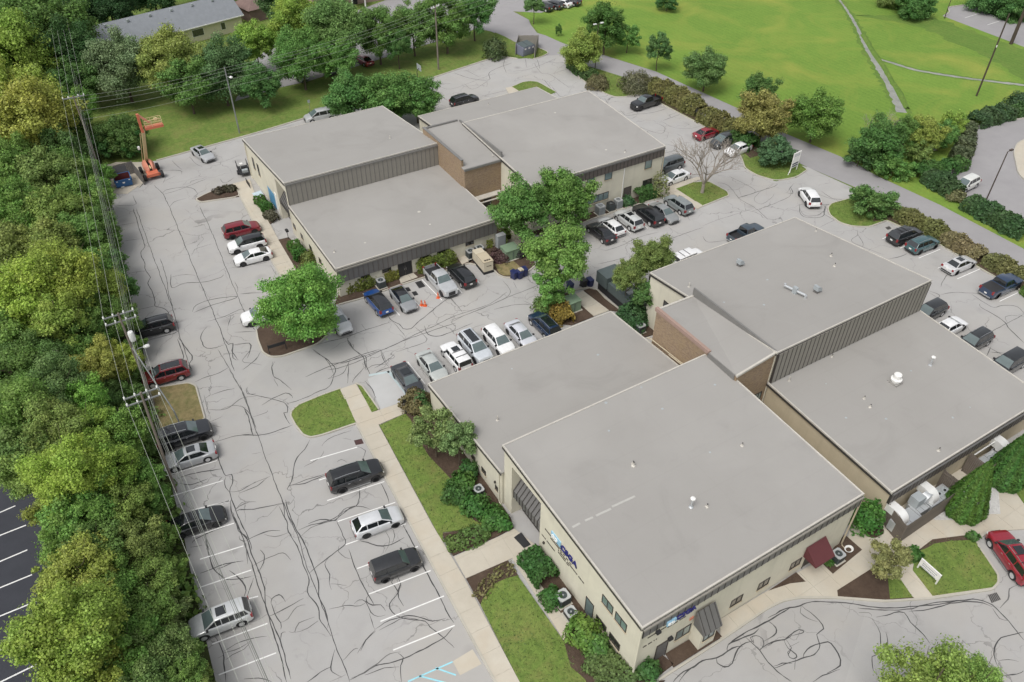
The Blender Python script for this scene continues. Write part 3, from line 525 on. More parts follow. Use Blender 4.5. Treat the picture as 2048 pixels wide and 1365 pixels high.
# ---- sealed cracks, each a ribbon of tar
CR = dict(
A=[[(905,140),(920,170),(918,205),(780,210)],[(745,180),(770,220),(785,275)],[(740,358),(930,325)],[(910,230),(960,400),(990,490),(962,520),(965,560),(990,600),(992,650),(1025,700),(1010,740),(1030,780),(1060,870),(1060,895),(1140,930),(1195,1050),(1190,1080),(975,1140)],[(930,230),(1010,460),(1180,920),(1230,1110),(1310,1340)],[(800,460),(965,435)],[(860,675),(990,652)],[(950,920),(1060,895)],[(1050,70),(1110,130),(1160,230),(1250,450),(1330,650),(1500,1050),(1600,1340)],[(1110,130),(1130,105),(1240,85),(1320,95),(1350,130)],[(1160,220),(1190,185),(1270,160)],[(1110,60),(1130,20),(1160,0)],[(1360,215),(1440,380),(1560,680),(1680,960),(1745,1070)],[(1310,550),(1330,510),(1380,490),(1450,470)],[(1090,570),(1130,680),(1150,800),(1180,920)],[(1165,680),(1175,770),(1260,740),(1400,730),(1510,700),(1525,680)],[(1160,700),(1270,680),(1340,690)],[(1310,935),(1340,890),(1450,850),(1590,830),(1610,840),(1450,890),(1320,940)],[(1415,1000),(1540,965),(1650,915),(1680,950),(1745,945)],[(1415,1035),(1370,1100),(1390,1170),(1440,1185),(1530,1160)],[(1210,1120),(1255,1240),(1230,1255),(1150,1262)],[(1215,1110),(1310,1240),(1290,1290),(1310,1340)],[(1520,1100),(1560,1160),(1590,1150),(1590,1250),(1630,1265)],[(1600,1160),(1700,1150),(1710,1190),(1690,1250)],[(1640,815),(1745,800)],[(1600,1075),(1745,1070)],[(1320,355),(1400,340)],[(1350,415),(1430,395)],[(1600,730),(1625,780),(1620,800)]],
B=[[(1270,940),(1310,995),(1360,1020),(1385,1050),(1440,1050),(1480,1010),(1560,950),(1640,880),(1700,840)],[(1310,1000),(1350,1040),(1405,1105)],[(800,1160),(1000,1105),(1130,1060),(1310,1000)],[(765,1190),(800,1220),(850,1250),(890,1300),(910,1365)],[(870,1290),(1000,1275),(1230,1200),(1450,1110),(1747,1010)],[(870,1330),(1060,1280),(1747,960)],[(1000,1110),(1050,1190),(1110,1240),(1130,1330)],[(1010,1150),(1050,1160),(1040,1190)],[(1230,1200),(1250,1260),(1290,1310)],[(1100,1020),(1135,1065)],[(500,1275),(490,1310),(500,1365)],[(415,1210),(380,1260),(290,1330)],[(120,1190),(160,1250),(210,1340)],[(170,1130),(230,1160),(340,1150),(345,1190),(290,1270),(360,1285),(420,1300)],[(230,1160),(215,1200),(260,1260)],[(290,815),(400,805),(450,800)],[(190,640),(300,620),(460,600)],[(480,615),(520,690)],[(1700,830),(1747,880)],[(1470,1040),(1530,1100),(1540,1140),(1400,1190),(1330,1210)],[(1530,1030),(1560,1090),(1640,1100),(1747,1060)],[(1190,1320),(1300,1250),(1330,1220)],[(210,960),(195,1030)],[(195,960),(235,965),(200,1000)]],
C=[[(0,840),(60,905),(85,945)],[(0,995),(200,920),(400,835),(610,750)],[(0,970),(250,890),(390,800)],[(360,720),(400,770),(410,800),(380,840),(250,900),(90,965),(0,1010)],[(300,920),(420,890),(520,885),(600,900)],[(500,860),(590,900)],[(0,1075),(160,1010)],[(230,1105),(180,1080),(155,1045),(240,1020)],[(1010,500),(1060,515),(1180,480),(1250,440),(1330,415),(1425,390)],[(1010,610),(1100,590),(1200,560)],[(430,730),(455,775)],[(515,700),(560,735),(600,740)],[(1610,260),(1640,315)],[(1390,330),(1440,370)]],
D=[[(700,690),(830,640),(960,600),(1050,570)],[(440,790),(560,750),(700,700)],[(800,395),(870,410),(930,480),(960,510),(1060,570),(1120,620),(1150,650)],[(880,350),(1060,450),(960,490)],[(940,500),(1190,420),(1205,400)],[(1190,400),(1130,440),(1090,460),(1050,510),(1100,540),(1170,500),(1190,470)],[(1100,570),(1210,530),(1300,480),(1290,430)],[(1320,400),(1280,460)],[(1360,570),(1400,620),(1500,610),(1540,560),(1480,540)],[(1480,470),(1560,500),(1640,520)],[(440,190),(500,180),(520,150),(440,130)],[(1500,700),(1560,670),(1620,640)],[(1540,560),(1560,590),(1590,640)],[(840,220),(880,250),(970,265)],[(900,260),(905,300)],[(460,200),(520,200)],[(700,760),(740,800),(860,790)]],
E=[[(605,375),(610,410),(570,450),(640,490),(790,545)],[(610,400),(650,470),(640,490)],[(820,575),(900,560),(950,535)],[(1235,665),(1195,720),(1180,765)],[(1090,790),(1170,820),(1150,850),(1080,870)],[(1090,800),(1160,840)],[(1170,820),(1250,805),(1330,805),(1460,810)],[(1390,815),(1470,870),(1540,905),(1600,890),(1700,900),(1747,950)],[(1450,880),(1450,900),(1550,960),(1620,1010),(1640,1040),(1747,1150)],[(1640,1015),(1620,970),(1690,960),(1747,970)],[(1460,1110),(1540,1060),(1640,1010),(1747,950)],[(1490,1170),(1600,1230)],[(1500,1210),(1640,1220)],[(1520,1170),(1490,1240)],[(400,200),(380,260),(420,290),(470,315)],[(360,110),(440,160),(550,170)],[(150,80),(170,130),(120,120)],[(330,190),(395,205),(500,180)],[(215,200),(220,260),(260,290),(370,285),(390,210)]],
F=[[(1330,220),(1410,185),(1500,155),(1565,115)],[(1440,310),(1500,285),(1600,265)],[(1420,410),(1540,405),(1650,330),(1747,320)],[(1500,415),(1540,395),(1600,380),(1680,395)],[(1680,260),(1690,300),(1747,300)],[(1390,310),(1430,440)],[(1420,500),(1520,455)],[(1450,515),(1510,530)],[(1420,590),(1450,610),(1480,700),(1510,800),(1540,860),(1580,850),(1590,900),(1570,970),(1600,1080),(1680,1250),(1720,1365)],[(1460,630),(1600,590),(1747,575)],[(1200,885),(1300,850),(1520,810)],[(1220,910),(1300,920),(1420,880)],[(1570,970),(1640,960),(1747,900)],[(1540,870),(1530,920),(1570,970)],[(1600,1100),(1630,1070),(1700,1040),(1747,1040)],[(1610,1105),(1640,1090),(1747,1090)],[(1590,1120),(1640,1230),(1700,1310)],[(1310,1320),(1340,1290),(1440,1240),(1600,1185)],[(1400,1260),(1410,1365)],[(1300,1350),(1380,1335)],[(1560,130),(1660,300),(1747,540)]],
G=[[(0,410),(120,750),(210,1000),(355,1365)],[(0,550),(60,600),(100,680)],[(0,755),(180,745),(360,685)],[(50,425),(60,470),(200,500),(310,540),(320,600),(300,600),(340,680)],[(150,550),(230,500),(310,465),(350,480),(355,500)],[(90,630),(180,600),(185,585)],[(320,540),(440,500),(550,450),(610,420),(650,320)],[(240,250),(215,290),(230,350),(280,380),(350,445)],[(230,370),(260,420)],[(445,355),(600,290),(760,230),(960,165)],[(495,165),(540,200),(600,240),(650,300),(640,340),(600,370)],[(600,370),(700,330),(740,260),(760,230)],[(660,270),(720,260),(850,210),(860,280),(895,350)],[(740,260),(740,340),(735,400)],[(850,290),(780,370),(770,395)],[(960,170),(1000,250),(1020,275)],[(895,350),(980,300),(1030,290)],[(1000,270),(900,280),(860,310)],[(735,90),(750,140),(820,210)],[(850,385),(900,440),(930,500)],[(475,785),(440,850),(380,930),(350,1070),(320,1120),(350,1130)],[(0,1125),(100,1080),(210,1030)],[(0,1145),(120,1100),(190,1040)],[(0,1265),(130,1250),(290,1220)],[(330,1105),(450,1060),(600,1010)],[(350,1095),(440,1080),(600,1020)],[(665,940),(690,920),(730,940)],[(560,830),(580,800),(640,760),(760,720)],[(570,860),(550,900),(440,970)],[(800,830),(855,860),(840,915)],[(700,775),(760,785)],[(640,1130),(670,1170)],[(800,1095),(815,1130),(810,1200),(790,1240),(700,1280),(650,1330),(500,1365)],[(650,1330),(750,1250),(810,1240),(890,1260)],[(960,1080),(1000,1150),(1020,1220)],[(270,1150),(300,1250),(310,1330)],[(80,880),(140,870)],[(20,560),(60,640),(90,760)]],
H=[[(610,0),(720,250),(820,560),(900,750),(1000,1050),(1060,1200),(1120,1365)],[(590,50),(650,160),(660,240),(740,370),(780,510),(815,600),(805,690),(885,800),(890,890),(945,965),(985,1020)],[(640,0),(700,190),(780,320),(830,460),(890,620),(890,720),(950,870),(955,960)],[(225,0),(250,130),(330,310),(400,530),(500,830),(570,1060),(650,1365)],[(240,90),(290,230),(350,280),(380,400),(440,530),(480,660),(490,800),(550,930),(600,1060),(640,1200),(685,1340)],[(290,270),(300,300),(340,330),(360,480)],[(270,70),(310,20),(370,10)],[(290,75),(380,75),(500,50),(610,30)],[(340,310),(440,260),(540,230),(600,230)],[(480,260),(560,275),(660,245)],[(390,495),(480,450),(590,405),(640,405),(680,450)],[(450,375),(485,410),(475,470),(440,540)],[(510,870),(620,825),(775,740)],[(535,780),(540,740),(590,710),(620,725),(640,765)],[(535,780),(560,850),(605,920),(605,970)],[(605,920),(660,890),(720,800),(790,785)],[(665,990),(710,990),(740,920),(860,875)],[(710,990),(810,960),(885,905)],[(600,1050),(610,1000),(640,990)],[(735,230),(830,190),(1000,140),(1100,60),(1170,50),(1195,0)],[(760,270),(830,210),(900,180),(1010,150)],[(810,180),(900,145),(1015,155),(1050,100)],[(1020,160),(1070,270),(1090,330),(960,430),(870,500),(820,550)],[(1040,340),(1035,390),(1090,430),(1130,440)],[(1115,370),(1135,440),(1170,540),(1260,710),(1300,790)],[(960,440),(935,480),(970,560),(965,620),(980,675)],[(975,630),(1040,635),(1095,645)],[(1200,310),(1250,320),(1330,340),(1410,340),(1530,285)],[(1380,230),(1415,290),(1410,340),(1390,390)],[(1430,200),(1455,270),(1430,340)],[(1500,170),(1540,220),(1680,510),(1840,820),(1900,920)],[(1460,570),(1430,620),(1480,690),(1420,780),(1440,840),(1520,890),(1680,910),(1720,950),(1800,1010),(1900,1110)],[(1470,570),(1500,630),(1480,700),(1525,795)],[(965,820),(1080,790),(1200,795),(1250,760)],[(1155,780),(1190,750),(1240,765),(1280,840),(1330,870),(1385,860)],[(1260,720),(1240,760),(1290,790),(1350,790),(1390,830)],[(1265,850),(1310,970)],[(1310,970),(1420,900),(1560,865),(1640,880),(1740,910),(1840,885)],[(1340,980),(1450,920),(1540,880),(1680,910)],[(1310,970),(1230,1060),(1180,1150)],[(1310,980),(1240,1050),(1200,1130)],[(1120,1350),(1230,1290),(1310,1240),(1500,1200),(1700,1100),(1840,1020),(1890,960)],[(1130,1340),(1220,1300),(1330,1220),(1420,1150),(1500,1140)],[(1480,1150),(1520,1180),(1500,1240),(1510,1365)],[(1230,1310),(1380,1260),(1490,1255)],[(1010,1120),(980,1250),(990,1290),(1060,1330)],[(800,1365),(900,1290),(980,1250)],[(970,1365),(1090,1310)],[(1070,1200),(1150,1120),(1180,1115)],[(40,250),(60,370),(100,510),(170,580),(230,600),(380,575)],[(0,550),(100,510),(190,480),(325,460)],[(120,520),(200,490),(260,465)],[(110,1020),(170,1120),(180,1220),(190,1365)],[(170,1135),(270,1080),(370,1045),(500,1020)],[(175,1150),(300,1110),(380,1050)],[(190,1195),(240,1160),(330,1120),(385,1060)],[(135,1185),(180,1160)],[(330,1338),(440,1330),(540,1365)],[(220,530),(320,610),(345,680),(320,745)],[(400,585),(380,640),(350,725)]],
I=[[(660,1365),(760,1270),(870,1220),(930,1165),(1060,1140),(1160,1085),(1250,1040),(1300,1045)],[(720,1365),(800,1260),(860,1230)],[(1160,1085),(1170,1020),(1290,960),(1400,920),(1450,880)],[(1060,1140),(1065,1190),(1130,1225),(1200,1190),(1250,1060),(1330,1010),(1400,990)],[(1300,940),(1450,1075),(1570,1225),(1747,1365)],[(1450,1075),(1490,1020),(1480,970),(1420,935),(1370,960),(1400,1010),(1380,950)],[(1450,1070),(1570,1000),(1690,975),(1747,930)],[(1580,1225),(1660,1195),(1747,1190)],[(1690,980),(1740,1050),(1710,1110),(1747,1145)],[(1480,1000),(1580,940),(1600,880),(1540,810)],[(1170,1020),(1300,930),(1747,685)]],
J=[[(0,925),(110,865),(220,845),(300,815),(500,820),(700,850),(900,855),(1080,840),(1280,815),(1420,800),(1500,820),(1560,860),(1640,950),(1747,1080)],[(610,855),(800,875),(950,865),(1100,830),(1340,800),(1410,790)],[(960,880),(1100,865),(1300,820),(1430,815),(1530,850)],[(230,845),(350,940),(380,1000),(335,1040),(350,1110),(330,1160),(250,1200),(40,1265)],[(225,845),(220,890),(270,930),(340,950)],[(0,1120),(50,1085),(110,1075),(150,1040),(210,1005),(240,1015),(230,1030),(160,1045)],[(110,1075),(140,1130),(190,1175),(190,1195),(150,1195),(135,1160),(160,1130)],[(145,1130),(215,1090)],[(240,1200),(270,1140),(380,1090),(430,1100),(480,1170),(490,1250),(400,1300)],[(300,1365),(350,1330),(490,1280)],[(0,1225),(60,1290),(150,1360)],[(620,890),(690,892),(710,915)],[(740,920),(810,905),(860,890),(930,890),(970,955),(1060,1040),(1115,1110)],[(705,930),(765,1030),(765,1165),(710,1190),(715,1280),(750,1320)],[(800,1020),(815,1080),(815,1165)],[(775,1110),(850,1160),(900,1220)],[(1530,860),(1580,930),(1640,945)],[(1580,855),(1640,800),(1650,730),(1700,700)],[(1747,1025),(1590,1060),(1545,1130),(1550,1210),(1575,1260)],[(1570,1320),(1700,1310),(1747,1290)],[(1570,1215),(1640,1210),(1710,1225)],[(190,1205),(185,1280)],[(0,950),(50,990),(50,1030),(0,1075)]],
K=[[(1090,590),(1190,610),(1310,690)],[(1180,550),(1310,610),(1450,570),(1580,520),(1640,500)],[(1350,500),(1480,540),(1590,545),(1600,490),(1747,430)],[(1430,480),(1530,530)],[(1590,550),(1480,610),(1420,570)],[(1700,400),(1690,450),(1710,500)],[(1530,660),(1747,610)],[(40,900),(150,880),(260,850)]],
L=[[(0,490),(130,470),(300,400)],[(90,400),(100,460)],[(0,560),(90,540),(200,545)],[(150,430),(200,500),(260,510),(390,600)],[(260,510),(390,470)],[(220,545),(260,600),(300,650)],[(170,400),(190,470)],[(600,660),(640,660),(660,645)],[(740,750),(780,790),(860,780),(960,770),(1060,740)],[(760,790),(830,850),(960,900),(1030,910),(1040,870),(980,840)],[(1030,825),(1150,780)],[(1060,740),(960,730),(780,780)],[(1020,830),(1100,870),(1200,880),(1290,860)],[(1110,990),(1100,1030),(1020,1050)],[(780,800),(820,810),(850,790)],[(270,590),(330,660),(370,650)]],
T=[[(1120,1165),(1230,1165),(1240,1190)],[(1290,1070),(1340,1120),(1380,1140)],[(1170,1095),(1240,1160)],[(1120,1240),(1200,1200)],[(1110,1330),(1240,1290),(1410,1220)],[(1500,1220),(1535,1250),(1600,1215)],[(1450,1090),(1500,1110),(1640,1060)]])
def crv(pts, step=.35):
    out = []; n = len(pts)
    for i in range(n-1):
        p0, p1, p2, p3 = pts[max(i-1,0)], pts[i], pts[i+1], pts[min(i+2,n-1)]
        m = max(2, int((p2-p1).length/step))
        for j in range(m):
            t = j/m
            out.append(.5*((2*p1)+(p2-p0)*t+(2*p0-5*p1+4*p2-p3)*t*t+(3*p1-p0-3*p2+p3)*t**3))
    out.append(pts[-1]); return out
crack = {0: MB(), 1: MB()}; zc = .003; FAR = dict(K=1, L=1, D=1, C=1, T=1)
for k, ls in CR.items():
    for l in ls:
        P = crv(gp(k, *l)); n = len(P); w0 = random.uniform(.026,.05)*(.85 if k in FAR else 1); zc += .000012; vs = []
        ph = random.uniform(0,9)
        for i, p in enumerate(P):
            d = (P[min(i+1,n-1)]-P[max(i-1,0)]).normalized(); nn = Vector((-d.y,d.x,0))
            e = min(1, .25+min(i, n-1-i)*.25)
            j = nn*(.03*math.sin(i*.55+ph)+.015*math.sin(i*1.7+ph*2)+random.gauss(0,.01)); w = w0*e*random.uniform(.7,1.3)
            vs += [p+j-nn*w+Vector((0,0,zc)), p+j+nn*w+Vector((0,0,zc))]
        crack[1 if (k in FAR and random.random() < .6) or random.random() < .18 else 0].add(vs, [(2*i,2*i+2,2*i+3,2*i+1) for i in range(n-1)])
lot = bpy.data.objects['parking_lot']
for i, m in ((0, M_TAR), (1, M_TAR2)):
    o = crack[i].build('crack_sealant', m, lot); o['kind'] = 'stuff'
# ================================================================ BUILDINGS
def block(root, a0, a1, b0, b1, z0, z1, mat=M_STUCCO, ov=.12, name='wall', coping=('s','n','w','e'), cop=M_COPING, recess=None):
    """walls under a single-pitch roof: z0 at the b0 (near) edge, z1 at the b1 edge"""
    ax = a0
    if recess:   # the west wall is opened for a deep entry
        r0, r1, rt, dp = recess; ax = a0+dp; ztw = lambda b: z0+(z1-z0)*(b-b0)/(b1-b0)-.16
        for (c0, c1, zb_) in ((b0, r0, -.05), (r1, b1, -.05), (r0, r1, rt)):
            w = MB(); w.hexa([(a0,c0,zb_),(ax-.004,c0,zb_),(ax-.004,c1,zb_),(a0,c1,zb_)], [(a0,c0,ztw(c0)),(ax-.004,c0,ztw(c0)),(ax-.004,c1,ztw(c1)),(a0,c1,ztw(c1))]); w.build(name, mat, root)
    w = MB(); w.hexa([(ax,b0,-.05),(a1,b0,-.05),(a1,b1,-.05),(ax,b1,-.05)], [(ax,b0,z0-.16),(a1,b0,z0-.16),(a1,b1,z1-.16),(ax,b1,z1-.16)]); w.build(name, mat, root)
    r = MB(); A0, A1, B0, B1 = a0-ov, a1+ov, b0-ov, b1+ov
    r.hexa([(A0,B0,z0-.155),(A1,B0,z0-.155),(A1,B1,z1-.155),(A0,B1,z1-.155)], [(A0,B0,z0),(A1,B0,z0),(A1,B1,z1),(A0,B1,z1)])
    ro = r.build('roof', M_ROOF, root); cw, chh = .11, .05
    zz_ = lambda b: z0+(z1-z0)*(b-B0)/(B1-B0)
    for s in coping:
        c = MB()
        if s in 'sn':
            y0, y1 = (B0-.02, B0+cw) if s == 's' else (B1-cw, B1+.02)
            c.hexa([(A0-.02,y0,zz_(y0)-.22),(A1+.02,y0,zz_(y0)-.22),(A1+.02,y1,zz_(y1)-.1),(A0-.02,y1,zz_(y1)-.1)] if s == 's' else [(A0-.02,y0,zz_(y0)-.1),(A1+.02,y0,zz_(y0)-.1),(A1+.02,y1,zz_(y1)-.22),(A0-.02,y1,zz_(y1)-.22)],
                   [(A0-.02,y0,zz_(y0)+chh),(A1+.02,y0,zz_(y0)+chh),(A1+.02,y1,zz_(y1)+chh),(A0-.02,y1,zz_(y1)+chh)])
        else:
            x0, x1 = (A0-.02, A0+cw) if s == 'w' else (A1-cw, A1+.02); e = .004
            c.hexa([(x0,B0+cw+e,zz_(B0+cw)-.1),(x1,B0+cw+e,zz_(B0+cw)-.1),(x1,B1-cw-e,zz_(B1-cw)-.1),(x0,B1-cw-e,zz_(B1-cw)-.1)],
                   [(x0,B0+cw+e,zz_(B0+cw)+chh),(x1,B0+cw+e,zz_(B0+cw)+chh),(x1,B1-cw-e,zz_(B1-cw)+chh),(x0,B1-cw-e,zz_(B1-cw)+chh)])
        c.build('coping', cop, ro)
    # dark drip edge under the roof on the side walls
    for x in (A0-.035, A1+.005):
        d = MB(); d.hexa([(x,B0,z0-.36),(x+.03,B0,z0-.36),(x+.03,B1,z1-.36),(x,B1,z1-.36)], [(x,B0,z0-.13),(x+.03,B0,z0-.13),(x+.03,B1,z1-.13),(x,B1,z1-.13)]); d.build('gravel_stop', M_BATTEN if mat is not M_BRICK else M_GREYMETAL, ro)
    return ro
def fascia(root, a0, a1, b, ztop, zbot, pitch, mat, bat, face=-1, gutter=True, depth=.18, gut_mat=None):
    """row of upright metal panels with battens, face = -1 looks towards -b"""
    f = MB(); y = b; yo = b+face*depth
    f.box(a0, a1, min(y,yo-face*.03), max(y,yo-face*.03), zbot+.02, ztop-.04); fo = f.build('fascia', M_BATTEN, root)
    n = max(1, round((a1-a0)/pitch)); p = (a1-a0)/n
    pm = MB(); pm.box(.03, p-.03, -.02, .02, 0, ztop-zbot-.06, 0); pme = pm.mesh('panel', mat)
    bm = MB(); bm.box(-.028, .028, -.045, .045, 0, ztop-zbot-.05, 0); bme = bm.mesh('batten', bat)
    for i in range(n):
        o = link('panel', pme, fo, False); o.location = (a0+i*p, yo, zbot); o.matrix_parent_inverse = Matrix.LocRotScale(*wmat(fo)).inverted()
    for i in range(n+1):
        o = link('batten', bme, fo, False); o.location = (min(max(a0+i*p, a0+.03), a1-.03), yo, zbot-.01); o.matrix_parent_inverse = Matrix.LocRotScale(*wmat(fo)).inverted()
    if gutter:
        g = MB(); g.box(a0-.05, a1+.05, min(yo, yo+face*.14), max(yo, yo+face*.14), ztop-.24, ztop-.06); g.build('gutter', gut_mat or M_SEAM, fo)
    return fo
def win(root, axis, val, p0, p1, face=-1, frame=M_FRAME, glass=M_WGLASS, panes=2, name='window', depth=.05, sill=True):
    """p0/p1 = opposite corners (u,z) on the wall plane axis='a' or 'b' at val"""
    u0, u1 = sorted((p0[0],p1[0])); z0, z1 = sorted((p0[1],p1[1])); t = .06
    def bx(b, ua, ub, za, zb, d0, d1):
        y0, y1 = sorted((val+face*d0, val+face*d1))
        if axis == 'b': b.box(ua, ub, y0, y1, za, zb)
        else: b.box(y0, y1, ua, ub, za, zb)
    b = MB(); bx(b, u0, u1, z0, z0+t, -.02, depth); bx(b, u0, u1, z1-t, z1, -.02, depth)
    for i in range(panes+1):
        uc = u0+(u1-u0-t)*i/panes; bx(b, uc, uc+t, z0+t, z1-t, -.02, depth)
    fo = b.build(name, frame, root)
    for i in range(panes):
        g = MB(); ua = u0+(u1-u0-t)*i/panes+t; ub = u0+(u1-u0-t)*(i+1)/panes; bx(g, ua, ub, z0+t, z1-t, -.02, .015); g.build('pane', glass, fo)
    if sill and z0 > .3:
        s = MB(); bx(s, u0-.06, u1+.06, z0-.07, z0-.002, -.02, .10); s.build('sill', M_TAN, fo)
    return fo
def door(root, axis, val, u0, u1, z1, face=-1, mat=M_SEAM, name='door', frame=M_FRAME, leaves=1, glass=None):
    def bx(b, ua, ub, za, zb, d0, d1):
        y0, y1 = sorted((val+face*d0, val+face*d1))
        if axis == 'b': b.box(ua, ub, y0, y1, za, zb)
        else: b.box(y0, y1, ua, ub, za, zb)
    b = MB(); bx(b, u0-.06, u0, 0, z1+.06, -.02, .06); bx(b, u1, u1+.06, 0, z1+.06, -.02, .06); bx(b, u0, u1, z1, z1+.06, -.02, .06); fo = b.build('door_frame', frame, root)
    for i in range(leaves):
        d = MB(); ua = u0+(u1-u0)*i/leaves+.006; ub = u0+(u1-u0)*(i+1)/leaves-.006; bx(d, ua, ub, .12, z1-.01, -.02, .03); do = d.build(name, mat, fo)
        hb = MB(); uh = ub-.12 if (i == 0) else ua+.08; bx(hb, uh, uh+.04, .95, 1.2, .03, .08); hb.build('handle', M_CHROME, fo)
    return fo
def downspout(root, x, y, z, mat=M_STUCCO):
    b = MB(); b.box(x-.05, x+.05, y-.05, y+.05, .25, z); b.tube([(x,y,.3),(x,y-.1,.12),(x-.05,y-.5,.07)], .05, 6); b.build('downspout', mat, root)
def vent(root, kind, p, s=1.0):
    x, y, z = p
    if kind == 'pipe':
        b = MB(); b.lathe([(.12*s,-.05),(.12*s,.02),(.05*s,.06),(.05*s,.42*s),(.03*s,.42*s)], 10, 0, p); b.build('vent_pipe', M_COPING, root, 40)
    elif kind == 'boot':
        b = MB(); b.lathe([(.18*s,-.05),(.17*s,.03),(.08*s,.1),(.075*s,.3*s),(.05*s,.3*s)], 10, 0, p); b.build('vent_boot', M_COPING, root, 40)
        b = MB(); b.lathe([(.05*s,.25*s),(.05*s,.42*s),(0,.43*s)], 8, 0, p); b.build('vent_pipe', M_TRIM, root, 40)
    elif kind == 'flue':
        b = MB(); b.lathe([(.2,-.05),(.18,.05),(.08,.1),(.08,1.0)], 10, 0, p); o = b.build('flue', M_DUCT, root, 40)
        c = MB(); c.lathe([(.1,.95),(.2,1.0),(.2,1.08),(.08,1.14),(0,1.15)], 12, 0, p); c.build('flue_cap', M_WHITE, o, 40)
    elif kind == 'fan':
        b = MB(); b.box(x-.5, x+.5, y-.5, y+.5, z-.05, z+.12); o = b.build('fan_curb', M_ROOF, root)
        c = MB(); c.lathe([(.38,.1),(.38,.3),(.5,.32),(.52,.5),(.42,.55),(.36,.56),(.36,1.0),(.3,1.06),(0,1.08)], 20, 0, p); c.build('exhaust_fan', M_WHITE, root, 40)
    elif kind == 'hood':
        b = MB(); b.box(x-.22, x+.22, y-.22, y+.22, z-.05, z+.45); b.build('vent_stem', M_SEAM, root)
        c = MB(); pr = []
        for i in range(9):
            t = i/8*math.pi*.55; pr.append((x-.3+.75*math.sin(t)*.9, z+.35+.55*math.cos(t)-.05))
        vs = [(px, y-.3, pz) for px, pz in pr]+[(px, y+.3, pz) for px, pz in pr]; n = len(pr)
        c.add(vs, [(i,i+1,n+i+1,n+i) for i in range(n-1)]); base = [(x-.3,y-.3,z+.38),(x-.3,y+.3,z+.38)]
        k = len(c.v); c.add([(x-.3,y-.3,z+.35),(x-.3,y+.3,z+.35)], []); c.f += [tuple(range(n))+(k,), tuple(range(2*n-1,n-1,-1))+(k+1,), (0,n,k+1,k)]; c.m += [0,0,0]
        c.build('vent_hood', M_GREYBOX, root)
def roofz(b, b0, b1, z0, z1): return z0+(z1-z0)*(b-b0)/(b1-b0)
def onroof(px, py, b0, b1, z0, z1):
    z = (z0+z1)/2
    for _ in range(8): p = at(px, py, z); z = roofz(p.y, b0, b1, z0, z1)
    return at(px, py, z)
# ---------------------------------------------------------------- front building
B2 = empty('office_building', (46,35,0), 0, 'large cream office block in the foreground with four grey roofs and roof vents', 'building')
R1 = (19.45,37.5,6.7,7.55); R2 = (37.6,51.0,4.35,3.55); R3 = (33.5,51.0,8.85,6.85); R4 = (19.3,33.4,4.25,5.1)
A1, A2, A3, A4 = 22.6, 44.4, 48.9, 70.3
block(B2, A1, A2, *R1, recess=(31.95,36.3,6.15,1.5)); block(B2, A1-.2, A2-.5, *R2, coping=('n','w','e')); block(B2, A3, A4, *R3); block(B2, A3, A4, *R4, mat=M_TAN, coping=('s','w','e'))
fascia(B2, A1+.02, A2-.02, 19.45, 6.62, 5.35, .62, M_SEAM, M_BATTEN, gut_mat=M_GREYPANEL)
fascia(B2, A3+.02, A4-.02, 33.42, 8.78, 5.15, .6, M_GREYPANEL, M_BATTEN, gutter=False)
fascia(B2, A3+.02, A4-.02, 19.3, 4.16, 2.75, .5, M_BROWN, M_BATTEN)
# recessed entry with a standing-seam canopy in the west wall
rb0, rb1 = 31.95, 36.3
cn = MB(); cz0, cz1 = 2.35, 4.9
cn.hexa([(A1+.15,rb0+.01,cz0-.08),(A1+1.49,rb0+.01,cz0-.08),(A1+1.49,rb1-.01,cz0-.08),(A1+.15,rb1-.01,cz0-.08)], [(A1+.15,rb0+.01,cz0+.75),(A1+1.49,rb0+.01,cz1),(A1+1.49,rb1-.01,cz1),(A1+.15,rb1-.01,cz0+.75)])
can = cn.build('entry_canopy', M_SEAM, B2)
for i in range(10):
    y = rb0+.12+i*(rb1-rb0-.24)/9; s = MB(); s.tube([(A1+.12,y,cz0-.08),(A1+.12,y,cz0+.78),(A1+1.45,y,cz1+.03)], .035, 5); s.build('seam', M_BATTEN, can)
for i in range(4):
    y0 = rb0+.15+i*1.0
    win(B2, 'a', A1+1.0, (y0,.12), (y0+.95,2.26), -1, M_FRAME, M_WDARK, 1, 'entry_glazing', sill=False)
def wq(k, p, q, a, **kw):
    (x0,y0),(x1,y1) = zz(k, p, q); P, Q = onA(x0,y0,a), onA(x1,y1,a); return (P.y,P.z), (Q.y,Q.z)
def wb(k, p, q, b):
    (x0,y0),(x1,y1) = zz(k, p, q); P, Q = onB(x0,y0,b), onB(x1,y1,b); return (P.x,P.z), (Q.x,Q.z)
for p, q in (((1180,760),(1245,905)),((1270,878),(1337,1028))): win(B2, 'a', A1, *wq('Q', p, q, A1), panes=2)
for b0 in (22.75,21.1): win(B2, 'a', A1, (b0,.75), (b0+1.25,1.65), panes=2, glass=M_WDARK)
win(B2, 'a', A1, (24.4,.05), (25.4,2.2), panes=1, name='glass_door', sill=False)
for (u, z) in ((37.9,1.0),(40.3,1.0),(42.2,1.0),(44.3,1.0),(47,1.0)): win(B2, 'a', A1-.2, (u,z), (u+.75,z+.62), panes=1, glass=M_WDARK)
downspout(B2, A1-.12, 19.3, 6.3); downspout(B2, A2+.1, 19.3, 6.3, M_TAN); downspout(B2, A1-.3, 37.9, 4.0)
